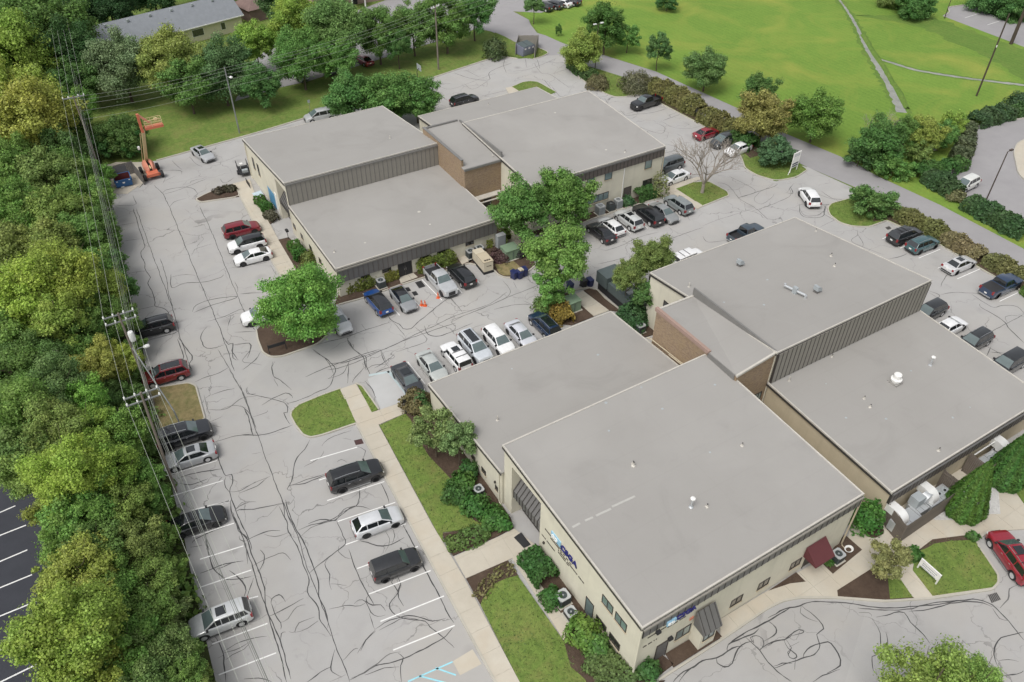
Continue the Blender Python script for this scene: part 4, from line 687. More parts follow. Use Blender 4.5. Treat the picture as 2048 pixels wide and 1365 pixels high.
# south wall
door(B2, 'b', 19.45, 24.6, 25.6, 2.15)
win(B2, 'b', 19.45, (26.35,1.3), (27.75,2.5))
for a in (31.85,34.7,38.2): win(B2, 'b', 19.45, (a,1.05), (a+1.2,2.0), glass=M_WDARK)
for a in (25.2,28.5,31.7,34.2,36.8,39.4): win(B2, 'b', 19.45, (a,5.12), (a+1.35,5.34), sill=False, panes=1)
v = MB(); v.box(27.95, 29.45, 18.4, 19.44, -.05, 2.5); bay = v.build('entry_vestibule', M_STUCCO, B2)
vr = MB(); vr.hexa([(27.8,18.15,2.4),(29.6,18.15,2.4),(29.6,19.3,2.5),(27.8,19.3,2.5)], [(27.8,18.12,2.52),(29.6,18.12,2.52),(29.6,19.28,4.1),(27.8,19.28,4.1)]); vro = vr.build('vestibule_roof', M_SEAM, bay)
for i in range(4):
    x = 27.95+i*.5; s = MB(); s.tube([(x,18.12,2.55),(x,19.27,4.13)], .03, 5); s.build('seam', M_BATTEN, vro)
win(B2, 'b', 18.4, (28.15,1.1), (29.25,2.2), panes=2)
# maroon awning over the south-east door
aw = MB(); aw.hexa([(39.45,18.1,2.05),(41.6,18.1,2.05),(41.6,19.4,2.05),(39.45,19.4,2.05)], [(39.45,18.1,2.2),(41.6,18.1,2.2),(41.6,19.4,3.25),(39.45,19.4,3.25)]); aw.build('awning', M_MAROON, B2)
door(B2, 'b', 19.45, 40.0, 41.0, 2.1, mat=M_FRAME)
# small wall lamps
for x, y, z in ((A1-.06,31.2,1.9),(A1-.26,38.6,1.9)):
    l = MB(); l.box(x-.1, x+.05, y-.08, y+.08, z, z+.2); l.build('wall_lamp', M_FRAME, B2)
for x, y, z in ((23.9,19.1,5.2),(25.7,19.35,2.3)):
    l = MB(); l.box(x-.18, x+.18, y-.15, y+.1, z, z+.22); l.build('floodlight', M_BLACK, B2)
# brick link between the two halves
lk = MB(); lk.hexa([(A2-.1,33.6,-.05),(A3-.01,33.6,-.05),(A3-.01,44.7,-.05),(A2-.1,44.7,-.05)], [(A2-.1,33.6,7.95),(A3-.01,33.6,8.65),(A3-.01,44.7,7.8),(A2-.1,44.7,7.9)]); link2 = lk.build('brick_link', M_BRICK, B2)
lr = MB(); lr.hexa([(A2-.12,33.55,7.9),(A3-.02,33.55,8.62),(A3-.02,44.6,7.78),(A2-.12,44.6,7.9)], [(A2-.12,33.55,8.06),(A3-.02,33.55,8.76),(A3-.02,44.6,7.93),(A2-.12,44.6,8.06)]); lro = lr.build('link_roof', M_ROOF, B2)
c = MB(); c.hexa([(A2-.16,33.48,7.9),(A3+.0,33.48,8.6),(A3+.0,33.68,8.62),(A2-.16,33.68,7.92)], [(A2-.16,33.48,8.12),(A3+.0,33.48,8.84),(A3+.0,33.68,8.84),(A2-.16,33.68,8.12)]); c.build('coping', M_COPING, lro); c = MB()
c.hexa([(A2-.13,44.5,7.9),(A3-.03,44.5,7.8),(A3-.03,44.72,7.8),(A2-.13,44.72,7.9)], [(A2-.13,44.5,8.12),(A3-.03,44.5,8.02),(A3-.03,44.72,8.02),(A2-.13,44.72,8.12)]); c.build('coping', M_COPING, lro)
pw = MB(); pw.box(A2-.2, A2+.12, 37.2, 44.85, 7.8, 8.22); pw.build('parapet_cap', plain('reddish_cap', (.33,.23,.19), .8, 0, .1), link2)
fin = MB(); fin.hexa([(A3-.05,33.7,7.5),(A3+.12,33.7,7.5),(A3+.12,44.7,6.8),(A3-.05,44.7,6.8)], [(A3-.05,33.7,8.86),(A3+.12,33.7,8.86),(A3+.12,44.7,8.9),(A3-.05,44.7,8.9)]); fin.build('parapet_wall', M_GREYMETAL, B2)
fl = MB(); fl.box(A2-.2, A2-.1, 33.8, 37.3, 7.2, 8.0); fl.build('flashing', M_GREYMETAL, B2)
door(B2, 'b', 33.6, 46.0, 46.9, 2.2, mat=M_FRAME); win(B2, 'b', 33.6, (47.3,2.2), (48.5,4.1), panes=3)
win(B2, 'a', A3, (47.4,3.6), (48.5,4.9), panes=2, glass=M_WDARK)
wedge = MB(); wedge.box(A2+.02, A3-.02, 25.0, 33.55, -.03, .02); wedge.build('alley_floor', M_WALK, B2)
pp = MB(); pp.tube([(A2-.25,37.9,4.75),(A2-.25,44.8,4.3),(A2-.25,45.2,4.1)], .06, 6); pp.tube([(A2-.42,38.6,4.72),(A2-.42,41.8,4.5)], .05, 6); pp.build('roof_conduit', M_TAN, B2, 40)
# roof fittings, each where it stands
for kind, px, py, RR, s in (('boot',1267,932,R1,1.1),('boot',1266,927,R1,.7),('flue',1382,1015,R1,1),('boot',1414,1014,R1,.9),('boot',1484,892,R1,.9),('pipe',995,841,R2,1.3),
        ('hood',1479,532,R3,1),('hood',1633,585,R3,1),('boot',1620,362+0,R3,.6),('boot',1662,513,R3,1),('boot',1669,533,R3,1),('pipe',1378,574,R3,1.2),('boot',1632,463,R3,.8),
        ('fan',1790,765,R4,1.15),('flue',1860,731,R4,.6),('boot',1728,798,R4,.9),('boot',1740,815,R4,.9),('pipe',1578,762,R4,1.2),('boot',1877,902,R4,1),('boot',1664,714,R4,.8)):
    p = onroof(px, py, *RR); 
    if RR[0]-.2 < p.y < RR[1]+.2: vent(B2, kind, p, s)
d1 = onroof(1568,577,*R3); d2 = onroof(1610,597,*R3); q = MB(); q.tube([d1+Vector((0,0,.35)), d2+Vector((0,0,.35))], .13, 10); q.tube([d2+Vector((0,0,.35)), d2-Vector((0,0,.05))], .13, 10); q.tube([d1+Vector((0,0,.35)), d1+Vector((0,0,.6))], .12, 10); q.build('roof_duct', M_DUCT, B2, 50)
q = MB(); m_ = (d1+d2)/2; q.box(m_.x-.15, m_.x+.15, m_.y-.25, m_.y+.25, m_.z-.05, m_.z+.75); q.build('duct_support', M_GREYBOX, B2)
# flashing tape patches lying on the roofs
for k, (px0,py0,px1,py1) in enumerate(((1192,1032,1222,1018),(1224,1014,1270,993),(1170,1042,1186,1035),(1145,1055,1160,1047))):
    a, b_ = onroof(px0,py0,*R1), onroof(px1,py1,*R1); d = (b_-a).normalized(); nn = Vector((-d.y,d.x,0))*.09; t = MB(); u = Vector((0,0,.006)); t.add([a-nn+u,b_-nn+u,b_+nn+u,a+nn+u],[(0,1,2,3)]); t.build('roof_patch', plain('faded_tape',(.43,.42,.39),.7), B2)
for px, py, RR in ((1196,710,R2),(1024,738,R2),(1218,862,R1),(1325,818,R1),(1283,775,R1),(1430,770,R1),(1420,905,R1),(1212,806,R1),(1448,605,R3),(1528,610,R3),(1692,836,R4),(1772,838,R4),(1905,835,R4),(1940,815,R4),(1906,836,R4),(1822,742,R4),(1652,768,R4),(1535,560,R3)):
    p = onroof(px, py, *RR); t = MB(); s = random.uniform(.07,.15); t.lathe([(s,.004),(s*.6,.02),(0,.022)], 7, 0, p); t.build('roof_patch', M_GREYBOX, B2)
# lettering on the west and south walls: worn small lines are only dark strokes in the photograph
def strokes(root, axis, val, u0, u1, z, h, face=-1, mat=M_MARK, dirn=1, gap=.07, seed=1):
    rg = random.Random(seed); b = MB(); u = u0
    while abs(u-u0) < abs(u1-u0):
        w = rg.uniform(.05,.10)
        ua, ub = sorted((u, u+dirn*w)); y0, y1 = sorted((val+face*.004, val+face*.03))
        if rg.random() > .1:
            if axis == 'b': b.box(ua, ub, y0, y1, z, z+h)
            else: b.box(y0, y1, ua, ub, z, z+h)
        u += dirn*(w+rg.uniform(.02,.05)*(4 if rg.random() < .12 else 1))
    o = b.build('small_lettering', mat, root); o['kind'] = 'stuff'; return o
def word(root, txt, size, loc, rot, mat, name='lettering', ext=.04):
    cu = bpy.data.curves.new(name, 'FONT'); cu.body = txt; cu.size = size; cu.extrude = ext; cu.offset = .018
    tmp = bpy.data.objects.new('tmp', cu); COL.objects.link(tmp); dg = bpy.context.evaluated_depsgraph_get()
    me = bpy.data.meshes.new_from_object(tmp.evaluated_get(dg)); bpy.data.objects.remove(tmp); me.materials.clear(); me.materials.append(mat); me.name = name
    o = bpy.data.objects.new(name, me); COL.objects.link(o); o.parent = root; o.matrix_parent_inverse = Matrix.LocRotScale(*wmat(root)).inverted(); o.location = loc; o.rotation_euler = rot; return o
RW = (RAD(90), 0, RAD(-90)); RS = (RAD(90), 0, 0)
sg = MB(); sg.box(A1-.08, A1-.004, 29.0, 30.3, 4.0, 4.65); sgo = sg.build('sign_panel', M_LTBLUESIGN, B2); word(sgo, 'GD', .55, (A1-.1,30.2,4.12), RW, M_WHITE)
word(B2, 'CSGA', .82, (A1-.06,28.95,4.0), RW, M_BLUESIGN)
for (u0,u1,z,h) in ((31.2,28.2,3.75,.13),(30.4,27.4,3.5,.13),(29.3,25.9,3.22,.13),(29.3,27.6,2.98,.11),(31.6,29.7,2.55,.12)): strokes(B2, 'a', A1, u0, u1, z, h, dirn=-1, seed=int(z*100))
sg = MB(); sg.box(24.75, 25.55, 19.13, 19.25, 5.1, 5.6); sgo = sg.build('sign_panel', M_LTBLUESIGN, B2); word(sgo, 'GD', .42, (24.8,19.12,5.18), RS, M_WHITE)
word(B2, 'CSGA', .72, (25.6,19.2,5.08), RS, M_BLUESIGN)
for (u0,u1,z,h) in ((24.8,28.0,4.82,.12),(23.2,27.6,4.4,.12),(25.2,26.9,4.15,.1),(23.0,24.4,3.4,.12),(26.8,28.4,5.2,.12)): strokes(B2, 'b', 19.45, u0, u1, z, h, seed=int(z*100))
gn = MB(); gn.box(27.4, 27.75, 19.38, 19.44, 3.2, 3.5); gn.build('wall_plaque', M_PINKORANGE, B2)
# ---------------------------------------------------------------- rear building
B1 = empty('office_building', (45,88,0), 0, 'cream office block behind the front one, plain grey roofs and a brick link', 'building')
Q6 = (88.1,105.9,7.5,5.75); Q7 = (72.7,88.0,4.1,4.4); Q8 = (73.1,90.7,6.8,7.95); Q9 = (90.9,104.6,4.4,3.5)
C1, C2, C3, C4 = 21.7, 42.55, 48.0, 69.0
block(B1, C1, C2, *Q6, recess=(88.5,92.6,6.0,1.3)); block(B1, C1, C2, *Q7, coping=('s','w','e')); block(B1, C3, C4, *Q8); block(B1, C3-.2, C4, *Q9, coping=('n','w','e'))
fascia(B1, C1+.02, C2-.02, 88.05, 7.42, 4.4, .62, M_GREYPANEL, M_SEAM, gut_mat=M_GREYMETAL)
fascia(B1, C1+.02, C2-.02, 72.75, 4.0, 2.15, .62, M_SEAM, M_BROWN, gut_mat=M_GREYPANEL, depth=.3)
fascia(B1, C3+.02, C4-.02, 73.1, 6.72, 5.4, .62, M_BROWN, M_BATTEN)
# west entry with ribbed canopy
cn = MB(); cn.hexa([(C1+.1,88.52,2.3),(C1+1.29,88.52,2.3),(C1+1.29,92.58,2.3),(C1+.1,92.58,2.3)], [(C1+.1,88.52,2.9),(C1+1.29,88.52,4.6),(C1+1.29,92.58,4.6),(C1+.1,92.58,2.9)]); can = cn.build('entry_canopy', M_SEAM, B1)
for i in range(9):
    y = 88.65+i*.47; s = MB(); s.tube([(C1+.07,y,2.3),(C1+.07,y,2.92),(C1+1.25,y,4.63)], .04, 5); s.build('seam', M_BATTEN, can)
for i in range(4): win(B1, 'a', C1+.8, (88.6+i,.1), (89.5+i,2.2), -1, M_FRAME, M_WDARK, 1, 'entry_glazing', sill=False)
for u in (86.9,84.2,81.2,78.0): win(B1, 'a', C1, (u,1.35), (u+.8,2.05), panes=1, glass=M_WDARK)
for u in (100.2,102.3): win(B1, 'a', C1, (u,2.6), (u+.75,4.3), panes=1, glass=M_WDARK)
ws = MB(); ws.box(C1-.04, C1-.005, 94.5, 97.4, .3, 2.6); ws.build('window_wrap', M_BLUEWRAP, B1); wp = MB(); wp.box(C1-.06, C1-.005, 93.5, 94.4, .3, 3.2); wp.build('wall_banner', M_WHITE, B1)
# front walls
door(B1, 'b', 73.12+.0-.4, 29.15, 30.85, 1.98, mat=M_BLACK, leaves=2); 
for a in (24.4,27.1,32.0,34.3,38.2): win(B1, 'b', 72.7, (a,1.45), (a+1.15,1.95), panes=1, glass=M_WDARK)
for a, z0, z1, w in ((66.0,4.1,5.5,1.2),(59.3,4.3,5.35,1.2),(56.5,4.3,5.35,1.2),(52.5,4.3,5.35,1.2)): win(B1, 'b', 73.1, (a,z0), (a+w,z1), panes=1, glass=M_WGLASS)
win(B1, 'b', 73.1, (56.8,1.4), (60.2,2.5), panes=4); win(B1, 'b', 73.1, (66.0,.5), (67.6,2.4), panes=2, glass=M_WDARK)
door(B1, 'b', 73.1, 62.85, 64.0, 2.15, mat=M_BROWN)
downspout(B1, 62.45, 73.0, 5.4, M_WHITE); downspout(B1, C4+.1, 73.0, 6.2, M_TAN); downspout(B1, C1-.1, 105.5, 5.4)
win(B1, 'a', C3, (74.6,4.4), (75.5,5.9), panes=1, glass=M_WDARK)
# brick link
lk = MB(); lk.hexa([(C2+.02,80.6,-.05),(C3-.01,80.6,-.05),(C3-.01,92.0,-.05),(C2+.02,92.0,-.05)], [(C2+.02,80.6,6.9),(C3-.01,80.6,6.9),(C3-.01,92.0,7.6),(C2+.02,92.0,7.6)]); l1 = lk.build('brick_link', M_BRICK, B1)
lr = MB(); lr.hexa([(C2+.0,80.5,6.85),(C3-.02,80.5,6.85),(C3-.02,92.1,7.6),(C2+.0,92.1,7.6)], [(C2+.0,80.5,7.02),(C3-.02,80.5,7.02),(C3-.02,92.1,7.76),(C2+.0,92.1,7.76)]); lro = lr.build('link_roof', M_ROOF, B1)
c = MB(); c.box(C2-.04, C3-.03, 80.42, 80.6, 6.8, 7.08); c.build('coping', M_GREYMETAL, lro)
pw = MB(); pw.box(C2-.02, C2+.28, 81.3, 92.15, 4.0, 7.95); pw.build('parapet_wall', M_BRICK, l1)
pc = MB(); pc.box(C2-.06, C2+.32, 81.24, 92.2, 7.952, 8.05); pc.build('parapet_cap', M_GREYMETAL, l1)
pb = MB(); pb.box(C2+.33, C3-.2, 91.95, 92.2, 7.5, 7.98); pb.build('parapet_cap', M_GREYMETAL, l1)
fin = MB(); fin.hexa([(C3-.05,80.5,6.5),(C3+.13,80.5,6.5),(C3+.13,91.8,7.2),(C3-.05,91.8,7.2)], [(C3-.05,80.5,8.12),(C3+.13,80.5,8.12),(C3+.13,91.8,8.0),(C3-.05,91.8,8.0)]); fin.build('parapet_wall', M_GREYMETAL, B1)
pp = MB(); pp.tube([(C2+.1,81.2,4.5),(C2+.1,87.9,4.7)], .06, 6); pp.build('roof_conduit', M_TAN, B1, 40)
cpy = MB(); cpy.box(C2+.3, C3-.3, 79.6, 80.55, 2.6, 2.72); cpy.box(C2+.3, C3-.3, 79.2, 79.4, 2.3, 2.4); cpy.build('door_canopy', M_COPING, B1); door(B1, 'b', 80.6, 45.4, 46.4, 2.1, mat=M_FRAME)
for kind, px, py, RR, s in (('pipe',780,277,Q6,1),('pipe',669,505,Q7,1),('boot',977,210,Q9,.7),('boot',1250,305,Q8,.8),('boot',986,306+5,Q8,.5)):
    p = onroof(px, py, *RR); vent(B1, kind, p, s)
for px, py, RR in ((1110,226,Q8),(1212,300,Q8),(838,424,Q7),(860,449,Q7),(730,486,Q7)):
    p = onroof(px, py, *RR); t = MB(); s = random.uniform(.12,.25); t.lathe([(s,.004),(s*.6,.02),(0,.022)], 7, 0, p); t.build('roof_patch', M_COPING, B1)
# ---------------------------------------------------------------- house and pavilion behind the north trees
hb = at(330,90); HS = empty('house', (hb.x,hb.y,0), 0, 'long cream bungalow with grey shingle roof behind the trees, top left', 'house')
P0 = at(200,101,2.9); P1 = at(481,29,2.9); ang = math.atan2(P1.y-P0.y, P1.x-P0.x); HS.location = (P1.x,P1.y,0); HS.rotation_euler = (0,0,ang)
Lh = (P1-P0).length; _q = at(393,2,6.0)-P1; _d = (P1-P0).normalized(); Wd = 2*abs(_q.x*-_d.y+_q.y*_d.x)
hw = MB(); hw.box(-Lh, 0, 0, Wd, -.05, 2.8); hwo = hw.build('wall', M_CREAMSIDING, HS, world=False)
hr = MB(); hr.add([(-Lh-.4,-.5,2.7),(.4,-.5,2.7),(.4,Wd/2,5.85),(-Lh-.4,Wd/2,5.85),(.4,Wd+.5,2.7),(-Lh-.4,Wd+.5,2.7),(-Lh-.4,-.5,2.85),(.4,-.5,2.85),(.4,Wd/2,6.0),(-Lh-.4,Wd/2,6.0),(.4,Wd+.5,2.85),(-Lh-.4,Wd+.5,2.85)],
    [(6,7,8,9),(9,8,10,11),(0,3,2,1),(3,5,4,2),(0,1,7,6),(5,11,10,4),(1,2,8,7),(2,4,10,8),(0,6,9,3),(3,9,11,5)]); hro = hr.build('roof', M_SHINGLE, HS, world=False)
gt = MB(); gt.box(-Lh-.4, .4, -.6, -.5, 2.68, 2.86); gt.build('gutter', M_WHITE, hro, world=False)
gbl = MB(); gbl.add([(0,0,2.8),(0,Wd,2.8),(0,Wd/2,5.8)], [(0,1,2)]); gbl.build('gable', M_CREAMSIDING, HS, world=False)
for u in (-4.6,-10.6,-17,-24):
    w = 2.4 if u == -10.6 else 1.0
    f = MB(); f.box(u, u+w, -.06, 0, .9, 2.3); fo = f.build('window', M_WHITE, HS, world=False); g = MB(); g.box(u+.08, u+w-.08, -.075, -.02, .98, 2.22); g.build('pane', M_WDARK, fo, world=False)
for i in range(7):
    v = MB(); v.box(-4-i*4.2, -3.6-i*4.2, Wd/2-.9, Wd/2-.5, 5.5, 5.9); v.build('roof_vent', M_GREYBOX, hro, world=False)
b = MB(); b.box(3, 9, 2, 8, -.05, 2.5); pv = empty('outbuilding', (P1.x,P1.y,0), ang, 'red-brown shingled outbuilding beside the grey-roofed bungalow', 'shed'); b.build('wall', M_REDSHINGLE, pv, world=False)
b = MB(); b.add([(2.5,1.5,2.5),(9.5,1.5,2.5),(9.5,8.5,2.5),(2.5,8.5,2.5),(6,5,4.3)], [(0,1,4),(1,2,4),(2,3,4),(3,0,4),(0,3,2,1)]); b.build('roof', M_REDSHINGLE, pv, world=False)
p = at(722,20); pv = empty('restaurant_building', (p.x,p.y,0), 0, 'red-brown roofed building with small white porch at the top edge', 'building'); pv.rotation_euler = (0,0,RAD(-4))
b = MB(); b.box(-9, 13, 4, 16, -.05, 3); b.build('wall', plain('pale_brick', (.36,.26,.22), .9), pv, world=False)
b = MB(); b.add([(-9.6,3.4,3),(13.6,3.4,3),(13.6,16.6,3),(-9.6,16.6,3),(-5,10,5.2),(9,10,5.2)], [(0,1,5,4),(1,2,5),(2,3,4,5),(3,0,4),(0,3,2,1)]); b.build('roof', M_REDSHINGLE, pv, world=False)
b = MB(); b.box(-1.6, 1.6, .8, 3.9, 2.7, 3.0); po = b.build('porch', M_WHITE, pv, world=False)
for x in (-1.4,1.4):
    c = MB(); c.box(x-.12, x+.12, .95, 1.2, -.05, 2.7); c.build('column', M_WHITE, po, world=False)
d = MB(); d.box(-.6, .6, 3.85, 3.98, 0, 2.2); d.build('door', M_BLACK, pv, world=False)
# ================================================================ VEHICLES
def interp(tab, t):
    for (a, va), (b, vb) in zip(tab, tab[1:]):
        if t <= b: return va+(vb-va)*((t-a)/(b-a) if b > a else 0)
    return tab[-1][1]
WTAB = [(0,.80),(.012,.88),(.05,.955),(.12,.985),(.3,1),(.72,1),(.85,.975),(.93,.92),(.975,.83),(1,.66)]
KD = dict(
 sedan=dict(L=4.75,W=1.84,H=1.45,rw=.335,sill=.21,belt=.94,prof=[(0,.55),(.008,.80),(.03,.97),(.06,1.0),(.15,1.01),(.3,.95),(.7,.95),(.76,.95),(.90,.82),(.965,.71),(.99,.60),(1,.42)],cab=(.115,.285,.56,.755),tB=.49,tC=None,wb=.83,wt=.62,oh=.92,clad=0),
 coupe=dict(L=4.55,W=1.81,H=1.41,rw=.335,sill=.19,belt=.92,prof=[(0,.55),(.008,.80),(.03,.95),(.06,.99),(.12,1.0),(.3,.94),(.7,.93),(.76,.93),(.90,.80),(.965,.69),(.99,.58),(1,.42)],cab=(.045,.30,.55,.765),tB=.48,tC=None,wb=.82,wt=.60,oh=.88,clad=0),
 hatch=dict(L=4.35,W=1.80,H=1.47,rw=.33,sill=.2,belt=.95,prof=[(0,.5),(.006,.78),(.02,.95),(.05,.99),(.3,.96),(.7,.95),(.765,.95),(.90,.82),(.965,.72),(.99,.6),(1,.42)],cab=(.03,.17,.55,.765),tB=.47,tC=.26,wb=.83,wt=.62,oh=.9,clad=0),
 suv=dict(L=4.65,W=1.87,H=1.69,rw=.36,sill=.27,belt=1.08,prof=[(0,.5),(.006,.88),(.02,1.06),(.05,1.10),(.3,1.08),(.7,1.08),(.765,1.08),(.90,.99),(.96,.90),(.99,.72),(1,.48)],cab=(.012,.10,.57,.765),tB=.48,tC=.27,wb=.85,wt=.66,oh=.93,clad=1),
 bigsuv=dict(L=4.98,W=1.97,H=1.77,rw=.385,sill=.28,belt=1.13,prof=[(0,.5),(.006,.92),(.02,1.10),(.05,1.15),(.3,1.13),(.7,1.13),(.765,1.13),(.91,1.06),(.965,.97),(.99,.80),(1,.5)],cab=(.012,.085,.585,.765),tB=.50,tC=.29,wb=.86,wt=.68,oh=.95,clad=1),
 boxy=dict(L=4.12,W=1.80,H=1.63,rw=.33,sill=.24,belt=1.05,prof=[(0,.5),(.005,.9),(.015,1.04),(.04,1.07),(.3,1.05),(.7,1.05),(.765,1.05),(.91,.97),(.965,.88),(.99,.7),(1,.46)],cab=(.008,.055,.60,.745),tB=.49,tC=.25,wb=.86,wt=.71,oh=.83,clad=1),
 jeep=dict(L=4.45,W=1.80,H=1.74,rw=.37,sill=.33,belt=1.12,prof=[(0,.5),(.004,1.0),(.012,1.11),(.03,1.13),(.3,1.12),(.7,1.12),(.735,1.12),(.93,1.07),(.975,1.0),(.992,.82),(1,.52)],cab=(.006,.04,.64,.725),tB=.49,tC=.25,wb=.88,wt=.78,oh=.8,clad=1),
 minivan=dict(L=5.1,W=1.98,H=1.75,rw=.345,sill=.22,belt=1.07,prof=[(0,.5),(.006,.9),(.02,1.05),(.05,1.09),(.3,1.08),(.7,1.07),(.80,1.06),(.92,.93),(.97,.82),(.99,.66),(1,.45)],cab=(.012,.06,.60,.82),tB=.54,tC=.30,wb=.87,wt=.69,oh=.98,clad=0),
 pickup=dict(L=5.85,W=2.02,H=1.92,rw=.41,sill=.36,belt=1.22,prof=[(0,.5),(.004,.95),(.01,1.20),(.355,1.20),(.36,1.22),(.7,1.22),(.735,1.22),(.93,1.15),(.975,1.05),(.992,.85),(1,.52)],cab=(.362,.385,.60,.715),tB=.535,tC=None,wb=.87,wt=.70,oh=.98,clad=0,bed=(.015,.352)))
CARM = {}
def car_parts(kind):
    if kind in CARM: return CARM[kind]
    k = KD[kind]; L, W, H, rw, sill, belt = (k[x] for x in ('L','W','H','rw','sill','belt')); oh = k['oh']
    X = lambda t: (t-.5)*L
    wbase = L-oh*2.02 if kind != 'pickup' else 3.7
    xf = L/2-oh; xr = xf-wbase; ar = rw+.075
    ts = set(np.linspace(0,1,31)); ts |= {t for t, _ in k['prof']} | {t for t, _ in WTAB}
    for xw in (xf, xr):
        for q in (-1,-.985,-.93,-.8,-.6,-.3,0,.3,.6,.8,.93,.985,1): ts.add((xw+ar*q)/L+.5)
    bedr = k.get('bed')
    if bedr: ts |= {bedr[0]-.0001, bedr[0], bedr[1], bedr[1]+.0001}
    ts = sorted(t for t in ts if 0 <= t <= 1); secs = []
    for t in ts:
        x = X(t); w = W/2*interp(WTAB, t); zt = interp(k['prof'], t)
        zb = sill+(.06 if t < .03 or t > .97 else 0)
        for xw in (xf, xr):
            dx = abs(x-xw)
            if dx < ar: zb = max(zb, rw*.95+math.sqrt(ar*ar-dx*dx))
        zt = max(zt, zb+.06); h = zt-zb; cr = .035 if t > .7 else .02
        if bedr and bedr[0] <= t <= bedr[1]: pts = [(w*.95,zb),(w,zb+.15*h),(w,zb+.6*h),(w*.985,zt-.03),(w*.97,zt),(w-.11,zt),(w-.12,.78),(0,.78)]
        else: pts = [(w*.95,zb),(w,zb+.15*h),(w,zb+.6*h),(w*.985,zt-.07*min(1,h*2)),(w*.94,zt-.01),(w*.8,zt+cr*.5),(w*.45,zt+cr),(0,zt+cr*1.15)]
        secs.append((x, pts))
    n = len(secs[0][1]); b = MB(); m = 2*n-1
    for x, pts in secs:
        b.v += [(x,-y,z) for y, z in pts]+[(x,y,z) for y, z in pts[-2::-1]]
    for i in range(len(secs)-1):
        for j in range(m-1):
            lower = k['clad'] and (j == 0 or j == m-2); t = ts[i]; inbed = bedr and bedr[0] <= t < bedr[1] and 5 <= j <= m-7
            b.f.append((i*m+j, (i+1)*m+j, (i+1)*m+j+1, i*m+j+1)); b.m.append(1 if lower or inbed else 0)
    b.f.append(tuple(range(m))); b.m.append(0); e = (len(secs)-1)*m; b.f.append(tuple(e+j for j in range(m-1,-1,-1))); b.m.append(0)
    P = {}; P['body'] = b.mesh('body', [M_WHITE, M_TRIM], 32)
    # cabin shell
    rb, rr, rf, wt_ = k['cab']; wb, wt = k['wb']*W/2, k['wt']*W/2
    tm, hf = (rr+rf)/2, (rf-rr)/2
    def ztop(t):
        roof = lambda u: H-.045*((u-tm)/hf)**2 if abs(u-tm) <= hf else H-.045
        if t < rr: return belt+(H-.045-belt)*(t-rb)/(rr-rb)
        if t > rf: return belt+(H-.045-belt)*(wt_-t)/(wt_-rf)
        return roof(t)
    cs = [rb, rr]+[rr+(rf-rr)*i/6 for i in range(1,6)]+[rf, wt_]; c = MB(); m = 9
    for t in cs:
        z = ztop(t); h = (z-belt)/(H-belt); y = wb+(wt-wb)*h; x = X(t)
        pts = [(wb,belt-.12),(wb,belt),(y,z-.035*h),(y-.07*h,z),(0,z+.025*h)]
        c.v += [(x,-yy,zz2) for yy, zz2 in pts]+[(x,yy,zz2) for yy, zz2 in pts[-2::-1]]
    for i in range(len(cs)-1):
        for j in range(m-1): c.f.append((i*m+j,(i+1)*m+j,(i+1)*m+j+1,i*m+j+1)); c.m.append(0)
    P['cabin'] = c.mesh('cabin', [M_WHITE], 28)
    def sp(t, h, s, off=.01): y = wb+(wt-wb)*h+off; return (X(t), s*y, belt+(H-.045-belt)*h)
    def slab(quad, nrm, th=.012):
        q = [Vector(p) for p in quad]; nn = Vector(nrm).normalized(); g = MB(); nq = len(q)
        g.add([p-nn*th for p in q]+[p+nn*.004 for p in q], [tuple(range(nq,2*nq))]+[(i,(i+1)%nq,nq+(i+1)%nq,nq+i) for i in range(nq)]); return g
    Al = lambda h: wt_+(rf-wt_)*h; Cl = lambda h: rb+(rr-rb)*h
    wins = []; h0, h1 = .07, .86; tB, tC = k['tB'], k['tC']
    for s in (-1, 1):
        nr = (0, s, .35); segs = []
        segs.append([(tB+.008,h0),(Al(h0)-.035,h0),(Al(h1)-.022,h1),(tB+.008,h1)])
        if tC is not None:
            segs.append([(tC+.008,h0),(tB-.008,h0),(tB-.008,h1),(tC+.008,h1)])
            segs.append([(Cl(h0)+.04,h0+.05),(tC-.01,h0),(tC-.01,h1),(max(Cl(h1)+.02, .01),h1)])
        else: segs.append([(Cl(h0)+(.06 if kind in ('sedan','coupe') else .012),h0),(tB-.008,h0),(tB-.008,h1),(Cl(h1)+.012,h1)])
        for sg_ in segs:
            q = [sp(t,h,s,.006) for t, h in sg_]
            if s < 0: pass
            else: q = q[::-1]
            wins.append(slab(q, nr).mesh('side_window', M_GLASS))
    P['side_window'] = wins
    zr = H-.045
    def glass_end(ta, tb, fr):   # ta base, tb roof
        yb, yt = wb-.07, wt-.05
        def pt(f, s): t = ta+(tb-ta)*f; return (X(t), s*(yb+(yt-yb)*f), belt+(zr-belt)*f+.012*f+.006)
        nr = (1 if fr else -1, 0, .6); q = [pt(.06,-1), pt(.06,1), pt(.93,1), pt(.93,-1)]
        return slab(q if fr else q[::-1], nr, .01)
    P['windshield'] = glass_end(wt_, rf, True).mesh('windshield', M_WSHIELD)
    P['rear_window'] = glass_end(rb, rr, False).mesh('rear_window', M_GLASS)
    # lamps, grille, plates
    def bx(name, x0, x1, y0, y1, z0, z1, mat, skew=0):
        g = MB(); g.hexa([(x0,y0,z0),(x1,y0,z0),(x1,y1,z0),(x0,y1,z0)], [(x0-skew,y0,z1),(x1-skew,y0,z1),(x1-skew,y1,z1),(x0-skew,y1,z1)]); return g.mesh(name, mat)
    hz = interp(k['prof'], .965)-.13; tz = belt-.30 if kind not in ('sedan','coupe') else belt-.20
    wf = W/2*.86; wr = W/2*.93
